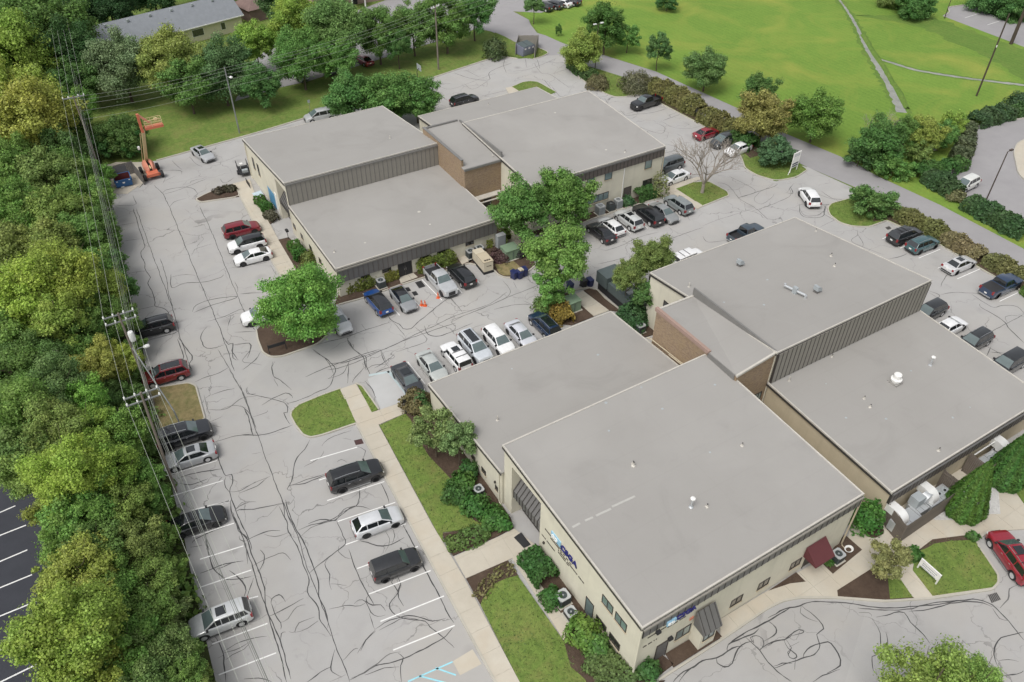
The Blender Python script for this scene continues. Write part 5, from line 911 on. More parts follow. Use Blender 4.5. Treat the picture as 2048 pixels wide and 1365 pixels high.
    P['headlight'] = [bx('headlight', L/2-.32, L/2-.075, s*wf-(.30 if s > 0 else -.02), s*wf+(.02 if s > 0 else .30)-0, hz-.07, hz+.07, M_LAMP, .05) for s in (-1,1)]
    th = .22 if kind in ('sedan','coupe','hatch') else .34
    P['taillight'] = [bx('taillight', -L/2+.0, -L/2+.16, s*wr-(.24 if s > 0 else -.03), s*wr+(.03 if s > 0 else .24), tz-.02, tz-.02+th, M_RED, -.02) for s in (-1,1)]
    P['grille'] = bx('grille', L/2-.1, L/2+.005, -.42, .42, .48, hz-.02, M_TRIM, .02)
    P['bumper'] = bx('bumper', L/2-.14, L/2+.02, -.62, .62, .26, .44, M_TRIM)
    P['rear_bumper'] = bx('bumper', -L/2-.02, -L/2+.12, -.72, .72, .34, .5, M_TRIM if k['clad'] else M_TRIM)
    P['licence_plate'] = bx('licence_plate', -L/2-.02, -L/2+.03, -.16, .16, .68, .83, M_WHITE)
    P['mirror'] = [bx('mirror', X(wt_)-.30, X(wt_)-.14, s*(wb+.13)-.1, s*(wb+.13)+.1, belt+.0, belt+.14, M_TRIM, .02) for s in (-1,1)]
    P['underbody'] = bx('underbody', -L/2+.22, L/2-.22, -W/2+.16, W/2-.16, .17, .72, M_BLACK)
    ra = [(X(rr)+.15,H-.03),(X(tm),H+.035),(X(rf)-.1,H-.03)]; rl = []
    for s in (-1,1):
        g = MB(); g.tube([(x, s*(wt-.09), z+.02) for x, z in ra], .022, 5); rl.append(g.mesh('roof_rail', M_CHROME))
    P['roof_rail'] = rl
    P['crossbar'] = []
    for t in (rr+(rf-rr)*.3, rr+(rf-rr)*.6): g = MB(); g.box(X(t)-.03, X(t)+.03, -wt+.06, wt-.06, H+.045, H+.075); P['crossbar'].append(g.mesh('crossbar', M_TRIM))
    P['window_trim'] = []
    for s in (-1,1):
        a_, b2 = sp(Cl(h0)+.03,.02,s,.02), sp(Al(h0)-.03,.02,s,.02); g = MB(); g.tube([a_, b2], .014, 4); P['window_trim'].append(g.mesh('window_trim', M_CHROME))
    P['door_handle'] = []
    for s in (-1,1):
        for t in (tB+.02, (tC or Cl(h0)+.06)+.03): x, y, z = X(t), s*W/2*.995, belt-.11; g = MB(); g.box(x-.02,x+.16,y-.02,y+.02,z-.02,z+.02); P['door_handle'].append(g.mesh('door_handle', M_CHROME))
    P['sunroof'] = bx('sunroof', X(rf)-.95, X(rf)-.2, -.38, .38, H-.02, H+.036, M_GLASS)
    P['panorama'] = bx('sunroof', X(rr)+.25, X(rf)-.15, -.42, .42, H-.02, H+.038, M_GLASS)
    P['tonneau'] = bx('tonneau_cover', X(.02), X(.35), -W/2+.12, W/2-.12, 1.12, 1.215, M_TRIM)
    P['running_board'] = []
    for s in (-1,1): g = MB(); g.box(xr+ar+.05, xf-ar-.05, s*(W/2-.05)-.05, s*(W/2-.05)+.06, sill-.05, sill+.03); P['running_board'].append(g.mesh('running_board', M_CHROME))
    P['_w'] = [(xf,-(W/2-.13)),(xf,W/2-.13),(xr,-(W/2-.13)),(xr,W/2-.13)]; P['_rw'] = rw
    CARM[kind] = P; return P
WHM = {}
def wheel_mesh(rw, dark):
    if (rw, dark) in WHM: return WHM[rw, dark]
    ri = rw*.66; t = MB(); t.lathe([(ri,-.11),(rw*.93,-.115),(rw,-.08),(rw,.08),(rw*.93,.115),(ri,.11),(ri*.96,.06),(ri*.96,-.06),(ri,-.11)], 22, 0, axis='y')
    tm = t.mesh('wheel', M_BLACK, 40); r = MB()
    for s in (-1,1):
        r.lathe([(ri*1.0,s*.095),(ri*.9,s*.095),(ri*.86,s*.05)], 20, 0, axis='y')
        for i in range(5):
            M = Matrix.Rotation(2*math.pi*i/5, 4, 'Y'); r.box(.03, ri*.92, min(s*.05,s*.09), max(s*.05,s*.09), -.055, .055, 0, M)
        r.lathe([(.07,s*.1),(0.0,s*.102)], 8, 0, axis='y')
    r.lathe([(ri*.93,-.035),(ri*.93,.035)], 16, 1, axis='y')
    rm = r.mesh('rim', [M_TRIM if dark else M_ALLOY, M_BLACK], 35); WHM[rw, dark] = (tm, rm); return tm, rm
def vehicle(px, py, kind, hd, col, label, cat='car', name=None, metal=.25, opts=(), z=0, zc=.75, group=None, off=(0,0), scale=1):
    P = car_parts(kind); k = KD[kind]; p = at(px, py, zc+z)
    names = dict(sedan='sedan', coupe='coupe', hatch='hatchback', suv='suv', bigsuv='suv', boxy='compact_car', jeep='suv', minivan='minivan', pickup='pickup_truck')
    root = empty(name or names[kind], (p.x+off[0], p.y+off[1], z), RAD(hd), label, cat, group, scale); col = tuple(min(.8,c*1.22) for c in col) if min(col) > .3 else col; pm = paint(col, metal)
    def put(me, mat=None, par=None, nm=None):
        o = link(nm or me.name.split('.')[0], me, par or root, False)
        if mat is not None: o.material_slots[0].link = 'OBJECT'; o.material_slots[0].material = mat
        return o
    body = put(P['body'], pm); cab = put(P['cabin'], PAINT_BLACK if 'blackroof' in opts else pm)
    put(P['windshield'], None, root); put(P['rear_window'], None, root)
    for w in P['side_window']: put(w)
    for w in P['headlight']+P['taillight']+P['mirror']: put(w)
    for w in ('grille','bumper','licence_plate','underbody'): put(P[w])
    put(P['rear_bumper'], M_CHROME if kind == 'pickup' else None)
    if 'rails' in opts:
        for w in P['roof_rail']: put(w, None, cab)
    if 'blackrails' in opts:
        for w in P['roof_rail']: put(w, M_TRIM, cab)
    if kind in ('bigsuv','suv','sedan','minivan') and 'darkrims' not in opts:
        for w in P['window_trim']: put(w, None, cab)
    for w in P['door_handle']: put(w, None if 'rails' in opts else pm)
    if 'bars' in opts:
        for w in P['crossbar']: put(w, None, cab)
    for s in ('sunroof','panorama'):
        if s in opts: put(P[s], None, cab)
    if 'tonneau' in opts: put(P['tonneau'], None, body)
    if 'boards' in opts:
        for w in P['running_board']: put(w)
    tm, rm = wheel_mesh(P['_rw'], 'darkrims' in opts)
    for x, y in P['_w']:
        w = link('wheel', tm, root, False); w.location = (x, y, P['_rw']); r = link('rim', rm, w, False); r.rotation_euler = (0, random.uniform(0,1.2), 0)
    return root
PAINT_BLACK = paint((.012,.013,.016), .1)
BLK, CHAR, GREY, SILV, WHT, RED_ = (.010,.011,.013), (.045,.048,.052), (.17,.175,.18), (.44,.45,.46), (.80,.80,.79), (.20,.008,.018)
NB = (.02,.045,.10); GRN = (.26,.29,.27)
_ra = at(1949,1083)-at(1995,1150); RED_AN = math.degrees(math.atan2(_ra.y,_ra.x))
VV = [
# west lot, along the trees
(303,654,'suv',174,BLK,'black suv parked nose into the trees beside the power pole lamp','suv',('rails',)),
(330,748,'suv',174,RED_,'dark red suv with dark sunroof parked nose into the trees','suv',('rails','panorama')),
(368,868,'bigsuv',-5,(.02,.022,.028),'charcoal suv facing out, just below the dry grass island','suv',('rails',)),
(378,911,'sedan',174,(.36,.37,.38),'silver sedan with sunroof beside the charcoal suv','sedan',('sunroof',)),
(393,1041,'sedan',-6,BLK,'black sedan with crumpled front parked tail into the bushes','sedan',('panorama','darkrims')),
(440,1238,'suv',174,(.50,.51,.51),'silver suv with sunroof, lowest car along the trees','suv',('sunroof',)),
# west lot, along the walk
(711,950,'bigsuv',-6,BLK,'long black suv with chrome rails parked against the long walk','suv',('rails','boards')),
(755,1041,'hatch',-6,(.56,.57,.58),'silver hatchback between two black cars by the long walk','hatchback',()),
(792,1128,'boxy',-6,(.018,.019,.021),'boxy black compact car by the long walk','car',()),
(483,458,'suv',-4,(.22,.008,.02),'red suv beside two white cars near the rear building','suv',()),
(493,487,'suv',176,WHT,'white suv with black roof between red suv and white hatchback','suv',('blackroof','darkrims')),
(505,511,'coupe',176,WHT,'white fastback car with black wheels next to the black-roofed suv','car',('darkrims',)),
(524,628,'suv',176,WHT,'white car half hidden behind the big island tree','car',('darkrims',)),
(676,638,'sedan',-90,(.50,.51,.51),'silver sedan half under the big island tree','sedan',()),
# in front of the rear building
(756,603,'suv',92,(.01,.075,.30),'bright blue suv with black roof parked by the hedge','suv',('blackroof',)),
(806,596,'coupe',-91,(.30,.31,.32),'silver-grey fastback sedan beside the bright blue suv','sedan',('blackroof','darkrims')),
(881,561,'pickup',-90,(.42,.43,.44),'silver pickup truck with open bed backed up to the hedge','pickup',()),
(923,549,'suv',91,BLK,'black suv between the silver pickup and the generator','suv',()),
# against the front building's north side
(815,757,'sedan',-90,(.035,.038,.044),'dark charcoal sedan in the accessible stall','sedan',('panorama',)),
(864,731,'sedan',-90,(.42,.44,.42),'silver-green sedan second in the row north of the front building','sedan',()),
(912,713,'jeep',90,WHT,'boxy white suv with roof rack and sunroof','suv',('bars','sunroof')),
(950,694,'bigsuv',-90,(.54,.57,.60),'silver-blue suv with two dark roof windows','suv',('panorama','rails')),
(997,681,'suv',-90,WHT,'white suv between two silver cars north of the front building','suv',()),
(1043,668,'sedan',-90,(.55,.56,.60),'silver sedan next to the dark blue suv','sedan',()),
(1089,649,'suv',90,(.012,.03,.075),'dark blue suv with black panoramic roof by the orange bush','suv',('panorama','rails')),
# row below the rear building's east wing
(1202,463,'sedan',90,(.02,.02,.024),'black sedan half hidden by the tree, left end of the row','sedan',()),
(1222,451,'hatch',90,WHT,'white crossover second in the row below the east wing','car',('darkrims',)),
(1257,439,'suv',90,(.52,.53,.52),'silver suv with small sunroof in the row below the east wing','suv',('sunroof',)),
(1296,429,'bigsuv',90,BLK,'large black suv in the row below the east wing','suv',('blackrails',)),
(1328,424,'sedan',-90,(.30,.31,.31),'grey sedan facing out in the row below the east wing','sedan',()),
(1357,408,'suv',90,(.26,.29,.29),'grey-green suv at the right end of the row','suv',()),
(1335,330,'minivan',180,(.10,.115,.12),'dark grey minivan tucked beside the rear building corner','minivan',()),
(1349,353,'sedan',182,WHT,'white sedan parked beside the dark minivan','sedan',()),
(1292,205,'pickup',184,BLK,'black pickup truck parked by the red-brown hedge','pickup',('darkrims',)),
(1413,265,'coupe',4,(.30,.008,.025),'red coupe parked against the hedge','coupe',('darkrims',)),
(1449,280,'minivan',184,(.05,.055,.06),'dark grey minivan beside the red coupe','minivan',()),
(1476,297,'sedan',184,WHT,'white sedan with black wheels below the tan autumn tree','sedan',('darkrims',)),
(1619,393,'suv',62,WHT,'white suv driving in the lot entrance','suv',('darkrims',)),
(1492,466,'pickup',2,(.05,.075,.10),'grey-blue open-bed pickup behind the front building roof','pickup',('darkrims',)),
(1376,516,'jeep',2,WHT,'white suv mostly hidden behind the roof edge','suv',('bars',)),
# east lot
(1810,470,'bigsuv',-3,(.02,.02,.022),'black suv with silver roof bars by the east hedge','suv',('rails','bars')),
(1846,488,'suv',-3,(.05,.12,.13),'teal suv by the east hedge','suv',('rails',)),
(1920,527,'sedan',-2,(.54,.54,.54),'silver sedan alone by the east hedge','sedan',('sunroof',)),
(2003,571,'pickup',-2,NB,'dark blue pickup with covered bed by the east hedge','pickup',('tonneau','boards')),
(1858,623,'suv',180,(.02,.022,.024),'black suv peeking over the east roof edge, nearest the tall fascia','suv',()),
(1900,652,'sedan',0,WHT,'white sedan peeking over the east roof edge','sedan',()),
(1948,682,'suv',180,(.025,.028,.03),'black suv peeking over the roof edge beside the white sedan','suv',('rails',)),
(2015,727,'bigsuv',180,(.02,.022,.024),'black suv at the right frame edge behind the roof','suv',()),
(2026,1112,'bigsuv',RED_AN,(.33,.012,.03),'bright red suv with roof rails beside the sign lawn','suv',('rails','bars','sunroof','boards')),
(1932,368,'suv',184,(.68,.67,.62),'pearl white suv in the side lot behind the hedges','suv',()),
# behind the rear building
(929,201,'bigsuv',4,BLK,'black suv parked behind the rear building','suv',('rails',)),
(640,231,'minivan',176,(.42,.43,.43),'silver minivan behind the rear building beside the tree','minivan',()),
(405,306,'sedan',-78,(.40,.41,.42),'silver sedan parked alone near the orange lift','sedan',('sunroof',)),
(596,149,'sedan',-80,(.44,.45,.46),'silver car under the north trees','car',()),
(655,137,'suv',-80,(.04,.045,.05),'dark suv under the north trees','suv',()),
(728,119,'sedan',96,(.25,.01,.02),'red car behind the north tree trunks','car',()),
(886,73,'suv',96,(.02,.02,.022),'black suv behind the farthest north trunk','suv',()),
(1086,13,'suv',110,(.02,.02,.022),'dark suv, leftmost of the four at the top edge','suv',()),
(1106,9,'suv',110,(.06,.065,.07),'charcoal suv, second of the four at the top edge','suv',()),
(1124,5,'sedan',110,WHT,'white car, third of the four at the top edge','car',()),
(1142,2,'suv',110,(.03,.03,.035),'dark suv, rightmost of the four at the top edge','suv',())]
for px, py, kind, hd, col, lab, cat, opts in VV:
    vehicle(px, py, kind, hd, col, lab, cat, opts=opts, metal=0 if col == WHT else .25, scale=.92 if (px,py) == (1492,466) else 1)
# crumpled bumper of the black sedan and its scattered scraps
ck = at(432,1028,.5); b = MB()
for i in range(26):
    x, y = ck.x+random.gauss(.05,.22), ck.y+random.gauss(0,.5); s = random.uniform(.05,.16)
    b.box(-s, s, -s*.6, s*.6, -s*.3, s*.3, 0, Matrix.Translation((x,y,random.uniform(.1,.7))) @ Matrix.Rotation(random.uniform(0,3),4,Vector((random.random(),random.random(),random.random()+.1))))
o = b.build('bumper_debris', M_WHITE); tag(o, 'white crushed bumper scraps at the nose of the black sedan', 'debris', kind='stuff')
# small black utility trailer with racks by the rear building's west wall
p = at(487,340,.5); tr_ = empty('utility_trailer', (p.x,p.y,0), RAD(84), 'small black utility trailer with racks by the rear building west wall', 'trailer')
b = MB(); b.box(-1.3,1.3,-.75,.75,.42,.52); b.build('deck', M_TRIM, tr_, world=False)
for x in (-1.25,0,1.25):
    for y in (-.72,.72): b = MB(); b.tube([(x,y,.5),(x,y,1.5)], .035, 5); b.build('rack_post', M_BLACK, tr_, world=False)
for y in (-.72,.72):
    for z in (1.0,1.5): b = MB(); b.tube([(-1.3,y,z),(1.3,y,z)], .03, 5); b.build('rack_rail', M_BLACK, tr_, world=False)
for y in (-.85,.85): b = MB(); b.lathe([(.16,-.1),(.32,-.1),(.32,.1),(.16,.1)],16,0,(-.1,y,.33),'y'); b.build('wheel', M_BLACK, tr_, 40, world=False)
b = MB(); b.tube([(1.3,0,.45),(2.3,0,.45)], .05, 6); b.build('drawbar', M_TRIM, tr_, world=False)
for i_ in range(3): b = MB(); b.box(-1.0+i_*.7,-.5+i_*.7,-.5+i_*.2,.3,.525,.9+.15*i_); b.build('crate', (M_GREYBOX,M_TRIM,M_WHITE)[i_], tr_, world=False)
# ================================================================ VEGETATION
def leaf_mesh(name, C, N, size, clump):
    """C: leaf centres (n,3), N: facing (n,3); one quad per leaf, per-leaf random and per-clump hue"""
    n = len(C); N = N/np.maximum(np.linalg.norm(N,axis=1,keepdims=True),1e-6)
    r = RNG.normal(size=(n,3)); T = np.cross(N, r); T /= np.maximum(np.linalg.norm(T,axis=1,keepdims=True),1e-6); B = np.cross(N, T)
    s = size*RNG.uniform(.55,1.7,(n,1)); l = s*RNG.uniform(.9,1.5,(n,1)); bend = N*s*RNG.uniform(-.25,.25,(n,1))
    V = np.stack([C-T*l*.5, C-B*s*.5+bend, C+T*l*.5, C+B*s*.5+bend], 1).reshape(-1,3).astype(np.float32)
    me = bpy.data.meshes.new(name); me.vertices.add(4*n); me.vertices.foreach_set('co', V.ravel()); me.loops.add(4*n); me.loops.foreach_set('vertex_index', np.arange(4*n, dtype=np.int32))
    me.polygons.add(n); me.polygons.foreach_set('loop_start', np.arange(0,4*n,4,dtype=np.int32)); me.polygons.foreach_set('loop_total', np.full(n,4,dtype=np.int32))
    me.update(calc_edges=True)
    a = me.attributes.new('rnd','FLOAT','FACE'); a.data.foreach_set('value', RNG.uniform(0,1,n).astype(np.float32))
    a = me.attributes.new('clump','FLOAT','FACE'); a.data.foreach_set('value', clump.astype(np.float32)); me.materials.append(M_LEAF); return me
def crown_mesh(name, R, rz, leaves, size, nclump, seed, cr=(.12,.28), ragged=.25, low=-.75, fill=.06):
    g = np.random.default_rng(seed); C = []; N = []; K = []
    d = g.normal(size=(nclump*3,3)); d /= np.linalg.norm(d,axis=1,keepdims=True); d = d[d[:,2] > low][:nclump]; nclump = len(d)
    lob = 1+ragged*np.sin(3*np.arctan2(d[:,1],d[:,0])+g.uniform(0,6))*np.cos(2.3*d[:,2]+g.uniform(0,6))+g.normal(0,.08,nclump)
    rr = g.uniform(.35,1,nclump)**.42*lob*.86
    cc = d*rr[:,None]*np.array([R,R,rz]); rad = g.uniform(cr[0],cr[1],nclump)*R*.85; w = rad**2; w /= w.sum(); hue = g.uniform(0,1,nclump)
    for i in range(nclump):
        m = max(8, int(leaves*w[i])); dd = g.normal(size=(m,3)); dd /= np.linalg.norm(dd,axis=1,keepdims=True)
        flat = np.array([1,1,.72]); r_ = rad[i]*(g.uniform(.5,1.1,(m,1))+np.abs(g.normal(0,.16,(m,1)))); ol = d[i]*rad[i]*g.uniform(-.5,.75,(m,1))*(g.random((m,1)) < .5); dd_ = dd; 
        C.append(cc[i]+dd*r_*flat+ol); N.append(dd*.8+np.array([0,0,.45])+g.normal(0,.45,(m,3))); K.append(np.clip(hue[i]+g.normal(0,.08,m),0,1))
    m = int(leaves*fill); dd = g.normal(size=(m,3)); dd /= np.linalg.norm(dd,axis=1,keepdims=True); C.append(dd*g.uniform(.2,1.08,(m,1))*np.array([R,R,rz])*.95); N.append(dd+g.normal(0,.6,(m,3))); K.append(g.uniform(0,1,m))
    return leaf_mesh(name, np.concatenate(C), np.concatenate(N), size, np.concatenate(K))
def trunk_mesh(R, rz, zc, seed, r0=.2, mat=None, limbs=9):
    g = random.Random(seed); b = MB(); top = Vector((g.uniform(-.1,.1)*R, g.uniform(-.1,.1)*R, zc+rz*.45)); lean = [Vector((0,0,-.05)), Vector((g.uniform(-.1,.1),g.uniform(-.1,.1),zc*.35)), top*.6+Vector((0,0,zc*.1)), top]
    b.tube(crv(lean, .5), [r0*1.25]+[r0*(1-.75*i/(len(crv(lean,.5))-1)) for i in range(1,len(crv(lean,.5)))], 8)
    for i in range(limbs):
        t = g.uniform(.35,.9); P = top*t; P = Vector((P.x*t, P.y*t, max(zc-rz*.75, top.z*t))); a = i*2.4+g.uniform(-.3,.3); L = R*g.uniform(.5,.85)
        E = P+Vector((math.cos(a)*L, math.sin(a)*L, L*g.uniform(.25,.8))); M_ = (P+E)/2+Vector((0,0,-.1*L)); rr = r0*.45*(1.1-t*.6)
        pts = crv([P,M_,E], .6); b.tube(pts, [rr*(1-.8*j/(len(pts)-1)) for j in range(len(pts))], 5)
    return b.mesh('trunk', mat or M_BARK, 50)
# crown library (radius in metres): shared by trees of about that size
LIB = {}
def lib(cls, i):
    if (cls, i) in LIB: return LIB[cls, i]
    R, rz, n, s, nc = dict(S=(2.4,2.2,11500,.15,50), M=(4.2,3.7,31000,.175,100), L=(6.2,5.6,60000,.20,150), T=(4.4,5.4,38000,.175,110), W=(5.0,4.0,24000,.16,64))[cls]
    zc = dict(S=3.0, M=5.2, L=7.8, T=7.2, W=5.0)[cls]
    c = crown_mesh('crown', R, rz, n, s, nc, 100+hash((cls,i))%1 + i*7+ord(cls), ragged=.28 if cls != 'W' else .4, low=-.8, fill=.04 if cls != 'W' else .12)
    t = trunk_mesh(R, rz, zc, 300+i*5+ord(cls), r0=dict(S=.1,M=.18,L=.28,T=.24,W=.18)[cls]); LIB[cls, i] = (c, t, R, zc); return LIB[cls, i]
GREEN=(.085,.150,.035); DEEP=(.066,.116,.029); YEL=(.205,.225,.040); LIME=(.155,.210,.038); OLIVE=(.112,.152,.040); GREYG=(.110,.150,.075); ORANGE=(.27,.165,.045); DULL=(.10,.148,.040); BRIGHT=(.10,.19,.04); GOLD=(.17,.19,.043)
def tree(px, py, rpx, cls, col, label, name='tree', cat='tree', group=None, zfac=1.0, seed=None, sq=1.0, zc=None):
    i = (seed if seed is not None else int(px*7+py*3)) % 3; c, t, R, z0 = lib(cls, i)
    dist = 80.0
    for _ in range(6):
        s = rpx*.87*dist/F/R; zcen = z0*s*zfac if zc is None else zc; p = at(px, py, zcen); dist = (p-Vector((0,0,CH))).length
    root = empty(name, (p.x, p.y, 0), random.uniform(0,6.28), label, cat, group); root.scale = (s, s, s*sq if sq != 1 else s)
    o = link('crown', c, root, False); o.location = (0,0,zcen/root.scale[2]); v = [x*2.08*random.uniform(.93,1.07) for x in col]; o.color = (*v, 1)
    tr = link('trunk', t, root, False); tr.scale = (1,1,zcen/root.scale[2]/z0); return root
# ---- lot trees
tree(603,604,88,'L',BRIGHT,'big dense round green tree on the mulch island in the west lot','shade_tree',zc=5.6,seed=1)
tree(1045,420,72,'M',GREEN,'green tree against the rear building, left one of the court group','shade_tree',zc=5.6,seed=0)
tree(1130,395,68,'M',GREEN,'green tree against the east wing wall, right one of the court group','shade_tree',zc=5.4,seed=2)
tree(1118,505,72,'M',(.115,.178,.042),'light green tree standing in the middle of the court driveway','shade_tree',zc=6.4,seed=1)
tree(1105,575,42,'S',BRIGHT,'small light green tree low beside the green transformer','shade_tree',zc=3.2,seed=1)
tree(1305,515,48,'M',OLIVE,'olive tree rising beside the front building corner','olive_tree',zc=5.6,seed=2)
tree(1257,550,40,'M',OLIVE,'olive tree leaning over the dark teal cooling unit','olive_tree',zc=5.0,seed=0)
tree(1295,590,34,'S',DEEP,'narrow dark tree against the front building wall','olive_tree',zc=3.6,seed=0)
tree(868,858,52,'S',(.13,.165,.055),'small pale green tree by the front building west wall','ornamental_tree',zc=3.8,seed=1)
tree(915,875,46,'S',(.12,.155,.06),'pale green tree reaching over the low roof edge','ornamental_tree',zc=4.0,seed=2)
for px, r, sd in ((700,56,0),(768,60,1),(832,50,2)): tree(px, 196, r, 'M', (.075,.14,.035), {700:'leafy tree behind the rear building, left of three',768:'leafy tree behind the rear building, middle of three',832:'leafy tree behind the rear building, right of three'}[px], 'shade_tree', zc=4.2, seed=sd)
tree(1166,103,46,'M',GOLD,'yellow tree above the dark hedge beside the road','road_tree',zc=3.8,seed=0)
tree(1212,48,42,'T',DEEP,'tall dark green tree across the road, upper middle','meadow_tree',zc=5.6,seed=0); tree(1256,74,26,'S',GREEN,'low green tree right of the tall dark one','meadow_tree',zc=3,seed=1)
tree(1318,97,27,'S',(.07,.125,.04),'small slim tree on the meadow edge','meadow_tree',zc=4.0,seed=2,sq=1.15)
tree(1414,135,44,'M',(.08,.13,.04),'round green tree on the meadow edge','meadow_tree',zc=4.2,seed=1)
tree(1520,184,38,'M',DEEP,'dark green tree on the meadow behind the tan one','meadow_tree',zc=3.8,seed=0)
tree(1530,232,56,'M',(.15,.142,.048),'tan autumn tree between the hedges','autumn_tree',zc=4.4,seed=2)
tree(1635,228,54,'M',(.085,.155,.03),'broad green tree on the meadow beside the road','meadow_tree',zc=4.6,seed=1)
tree(1762,290,56,'M',DEEP,'big dark bushy tree in the thicket by the ditch','thicket_tree',zc=3.4,seed=0)
tree(1722,310,30,'S',(.06,.11,.035),'dark shrub left of the ditch thicket','thicket_shrub',zc=1.8,seed=2)
tree(1815,262,34,'M',GREEN,'green tree where the ditch ends','thicket_tree',zc=3.6,seed=1); tree(1852,268,36,'M',GOLD,'yellow leafed tree in the ditch thicket','thicket_tree',zc=3.6,seed=2)
tree(1840,305,26,'S',OLIVE,'olive shrub below the yellow thicket tree','thicket_shrub',zc=1.6,seed=0); tree(1885,272,30,'S',GREEN,'green shrub beside the side lot hedge','thicket_shrub',zc=2.4,seed=1)
tree(1905,250,26,'S',LIME,'lime shrub at the top of the side lot hedge','thicket_shrub',zc=2.2,seed=2); tree(1788,335,34,'S',GREEN,'green shrub at the foot of the ditch thicket','thicket_shrub',zc=1.4,seed=1)
tree(1551,305,42,'S',(.055,.10,.045),'large round dark bush behind the white leasing sign','bush',cat='bush',zc=1.9,seed=0,sq=.8)
tree(1745,404,44,'S',(.07,.125,.035),'large round green bush on the east entrance island','bush',cat='bush',zc=1.9,seed=1,sq=.85)
tree(1866,1385,105,'W',(.15,.20,.045),'light yellow-green tree at the bottom edge, lower right','shade_tree',zc=7.5,seed=2); tree(1950,1375,58,'W',(.15,.20,.05),'yellow-green tree right of the big one at the bottom edge','shade_tree',zc=7,seed=0)
tree(1779,1118,40,'S',(.15,.165,.06),'small pale olive tree beside the concrete path','ornamental_tree',zc=2.8,seed=1)

tree(244,270,46,'M',DEEP,'dark bush mass behind the orange lift','bush',cat='bush',zc=3.0,seed=1); tree(214,288,30,'S',(.05,.11,.03),'green bush left of the dumpster enclosure','bush',cat='bush',zc=2.0,seed=0); tree(262,284,30,'S',(.055,.12,.03),'green bush directly behind the dumpster enclosure','bush',cat='bush',zc=2.0,seed=2)
tree(1117,60,8,'S',DEEP,'tiny dark conifer on the grass by the road','conifer',zc=1.2,seed=0,sq=1.4)
# ---- north row
for n_, (px,py,r,cls,col,zc,lab) in enumerate(((240,126,62,'L',GREYG,6.5,'grey-green tree at the left end of the north row'),(338,124,66,'L',(.155,.18,.045),7,'yellow-topped tree second in the north row'),(372,165,52,'M',GREEN,5.2,'green tree below the yellow-topped one'),
  (440,140,62,'L',(.065,.115,.045),6,'dark green tree in the middle of the north row'),(508,82,44,'M',LIME,6.4,'lime tree rising by the bungalow corner'),(520,165,44,'M',(.07,.13,.035),4.4,'green tree in front of the lime one'),
  (592,40,58,'L',LIME,8,'yellow-green tree top middle left'),(600,110,58,'L',GREEN,6,'green tree over the parked silver car'),(676,60,66,'L',(.10,.165,.045),7.5,'broad green tree over the far parking lot'),(672,120,44,'M',(.09,.16,.04),5,'green tree left of the red car'),
  (755,62,46,'T',GREEN,6,'upright green tree with visible trunk by the red car'),(795,88,30,'M',(.06,.12,.03),4.5,'small dark tree between two trunks'),(826,52,50,'M',(.09,.15,.04),5.5,'loose green tree with pale sky gaps'),(892,36,50,'T',GREEN,6.5,'tall green tree near the road bend'),(948,18,44,'M',(.075,.14,.04),6,'green tree overhanging the road at the top'),
  (1068,8,22,'S',(.08,.14,.045),4,'small street tree by the four parked cars'),(128,30,46,'L',(.03,.065,.02),6,'very dark tree left of the bungalow'),(215,8,50,'L',(.028,.06,.02),6,'very dark tree left behind the bungalow roof'),(300,-28,50,'L',(.03,.065,.02),6,'very dark tree over the bungalow roof'),(400,-52,50,'L',(.03,.065,.02),6,'very dark tree at the top edge'),(560,8,40,'M',(.05,.10,.03),6,'dark tree beside the red-brown outbuilding'))):
    tree(px, py, r, cls, col, lab, 'north_tree', zc=zc, seed=n_)
tree(1830,12,34,'M',(.06,.12,.03),'dark bush clump at the top of the meadow','bush',cat='bush',zc=2.4,seed=1); tree(1335,2,24,'S',(.05,.10,.03),'dark bush at the top edge of the meadow','bush',cat='bush',zc=2,seed=0)
tree(1790,-6,30,'M',OLIVE,'olive bush at the top edge beside the ditch','bush',cat='bush',zc=2,seed=2); tree(1985,2,44,'M',(.055,.11,.03),'dark bush behind the upper lot','bush',cat='bush',zc=2,seed=0); tree(2040,16,40,'M',(.055,.11,.03),'dark bush at the upper right corner','bush',cat='bush',zc=2,seed=1)
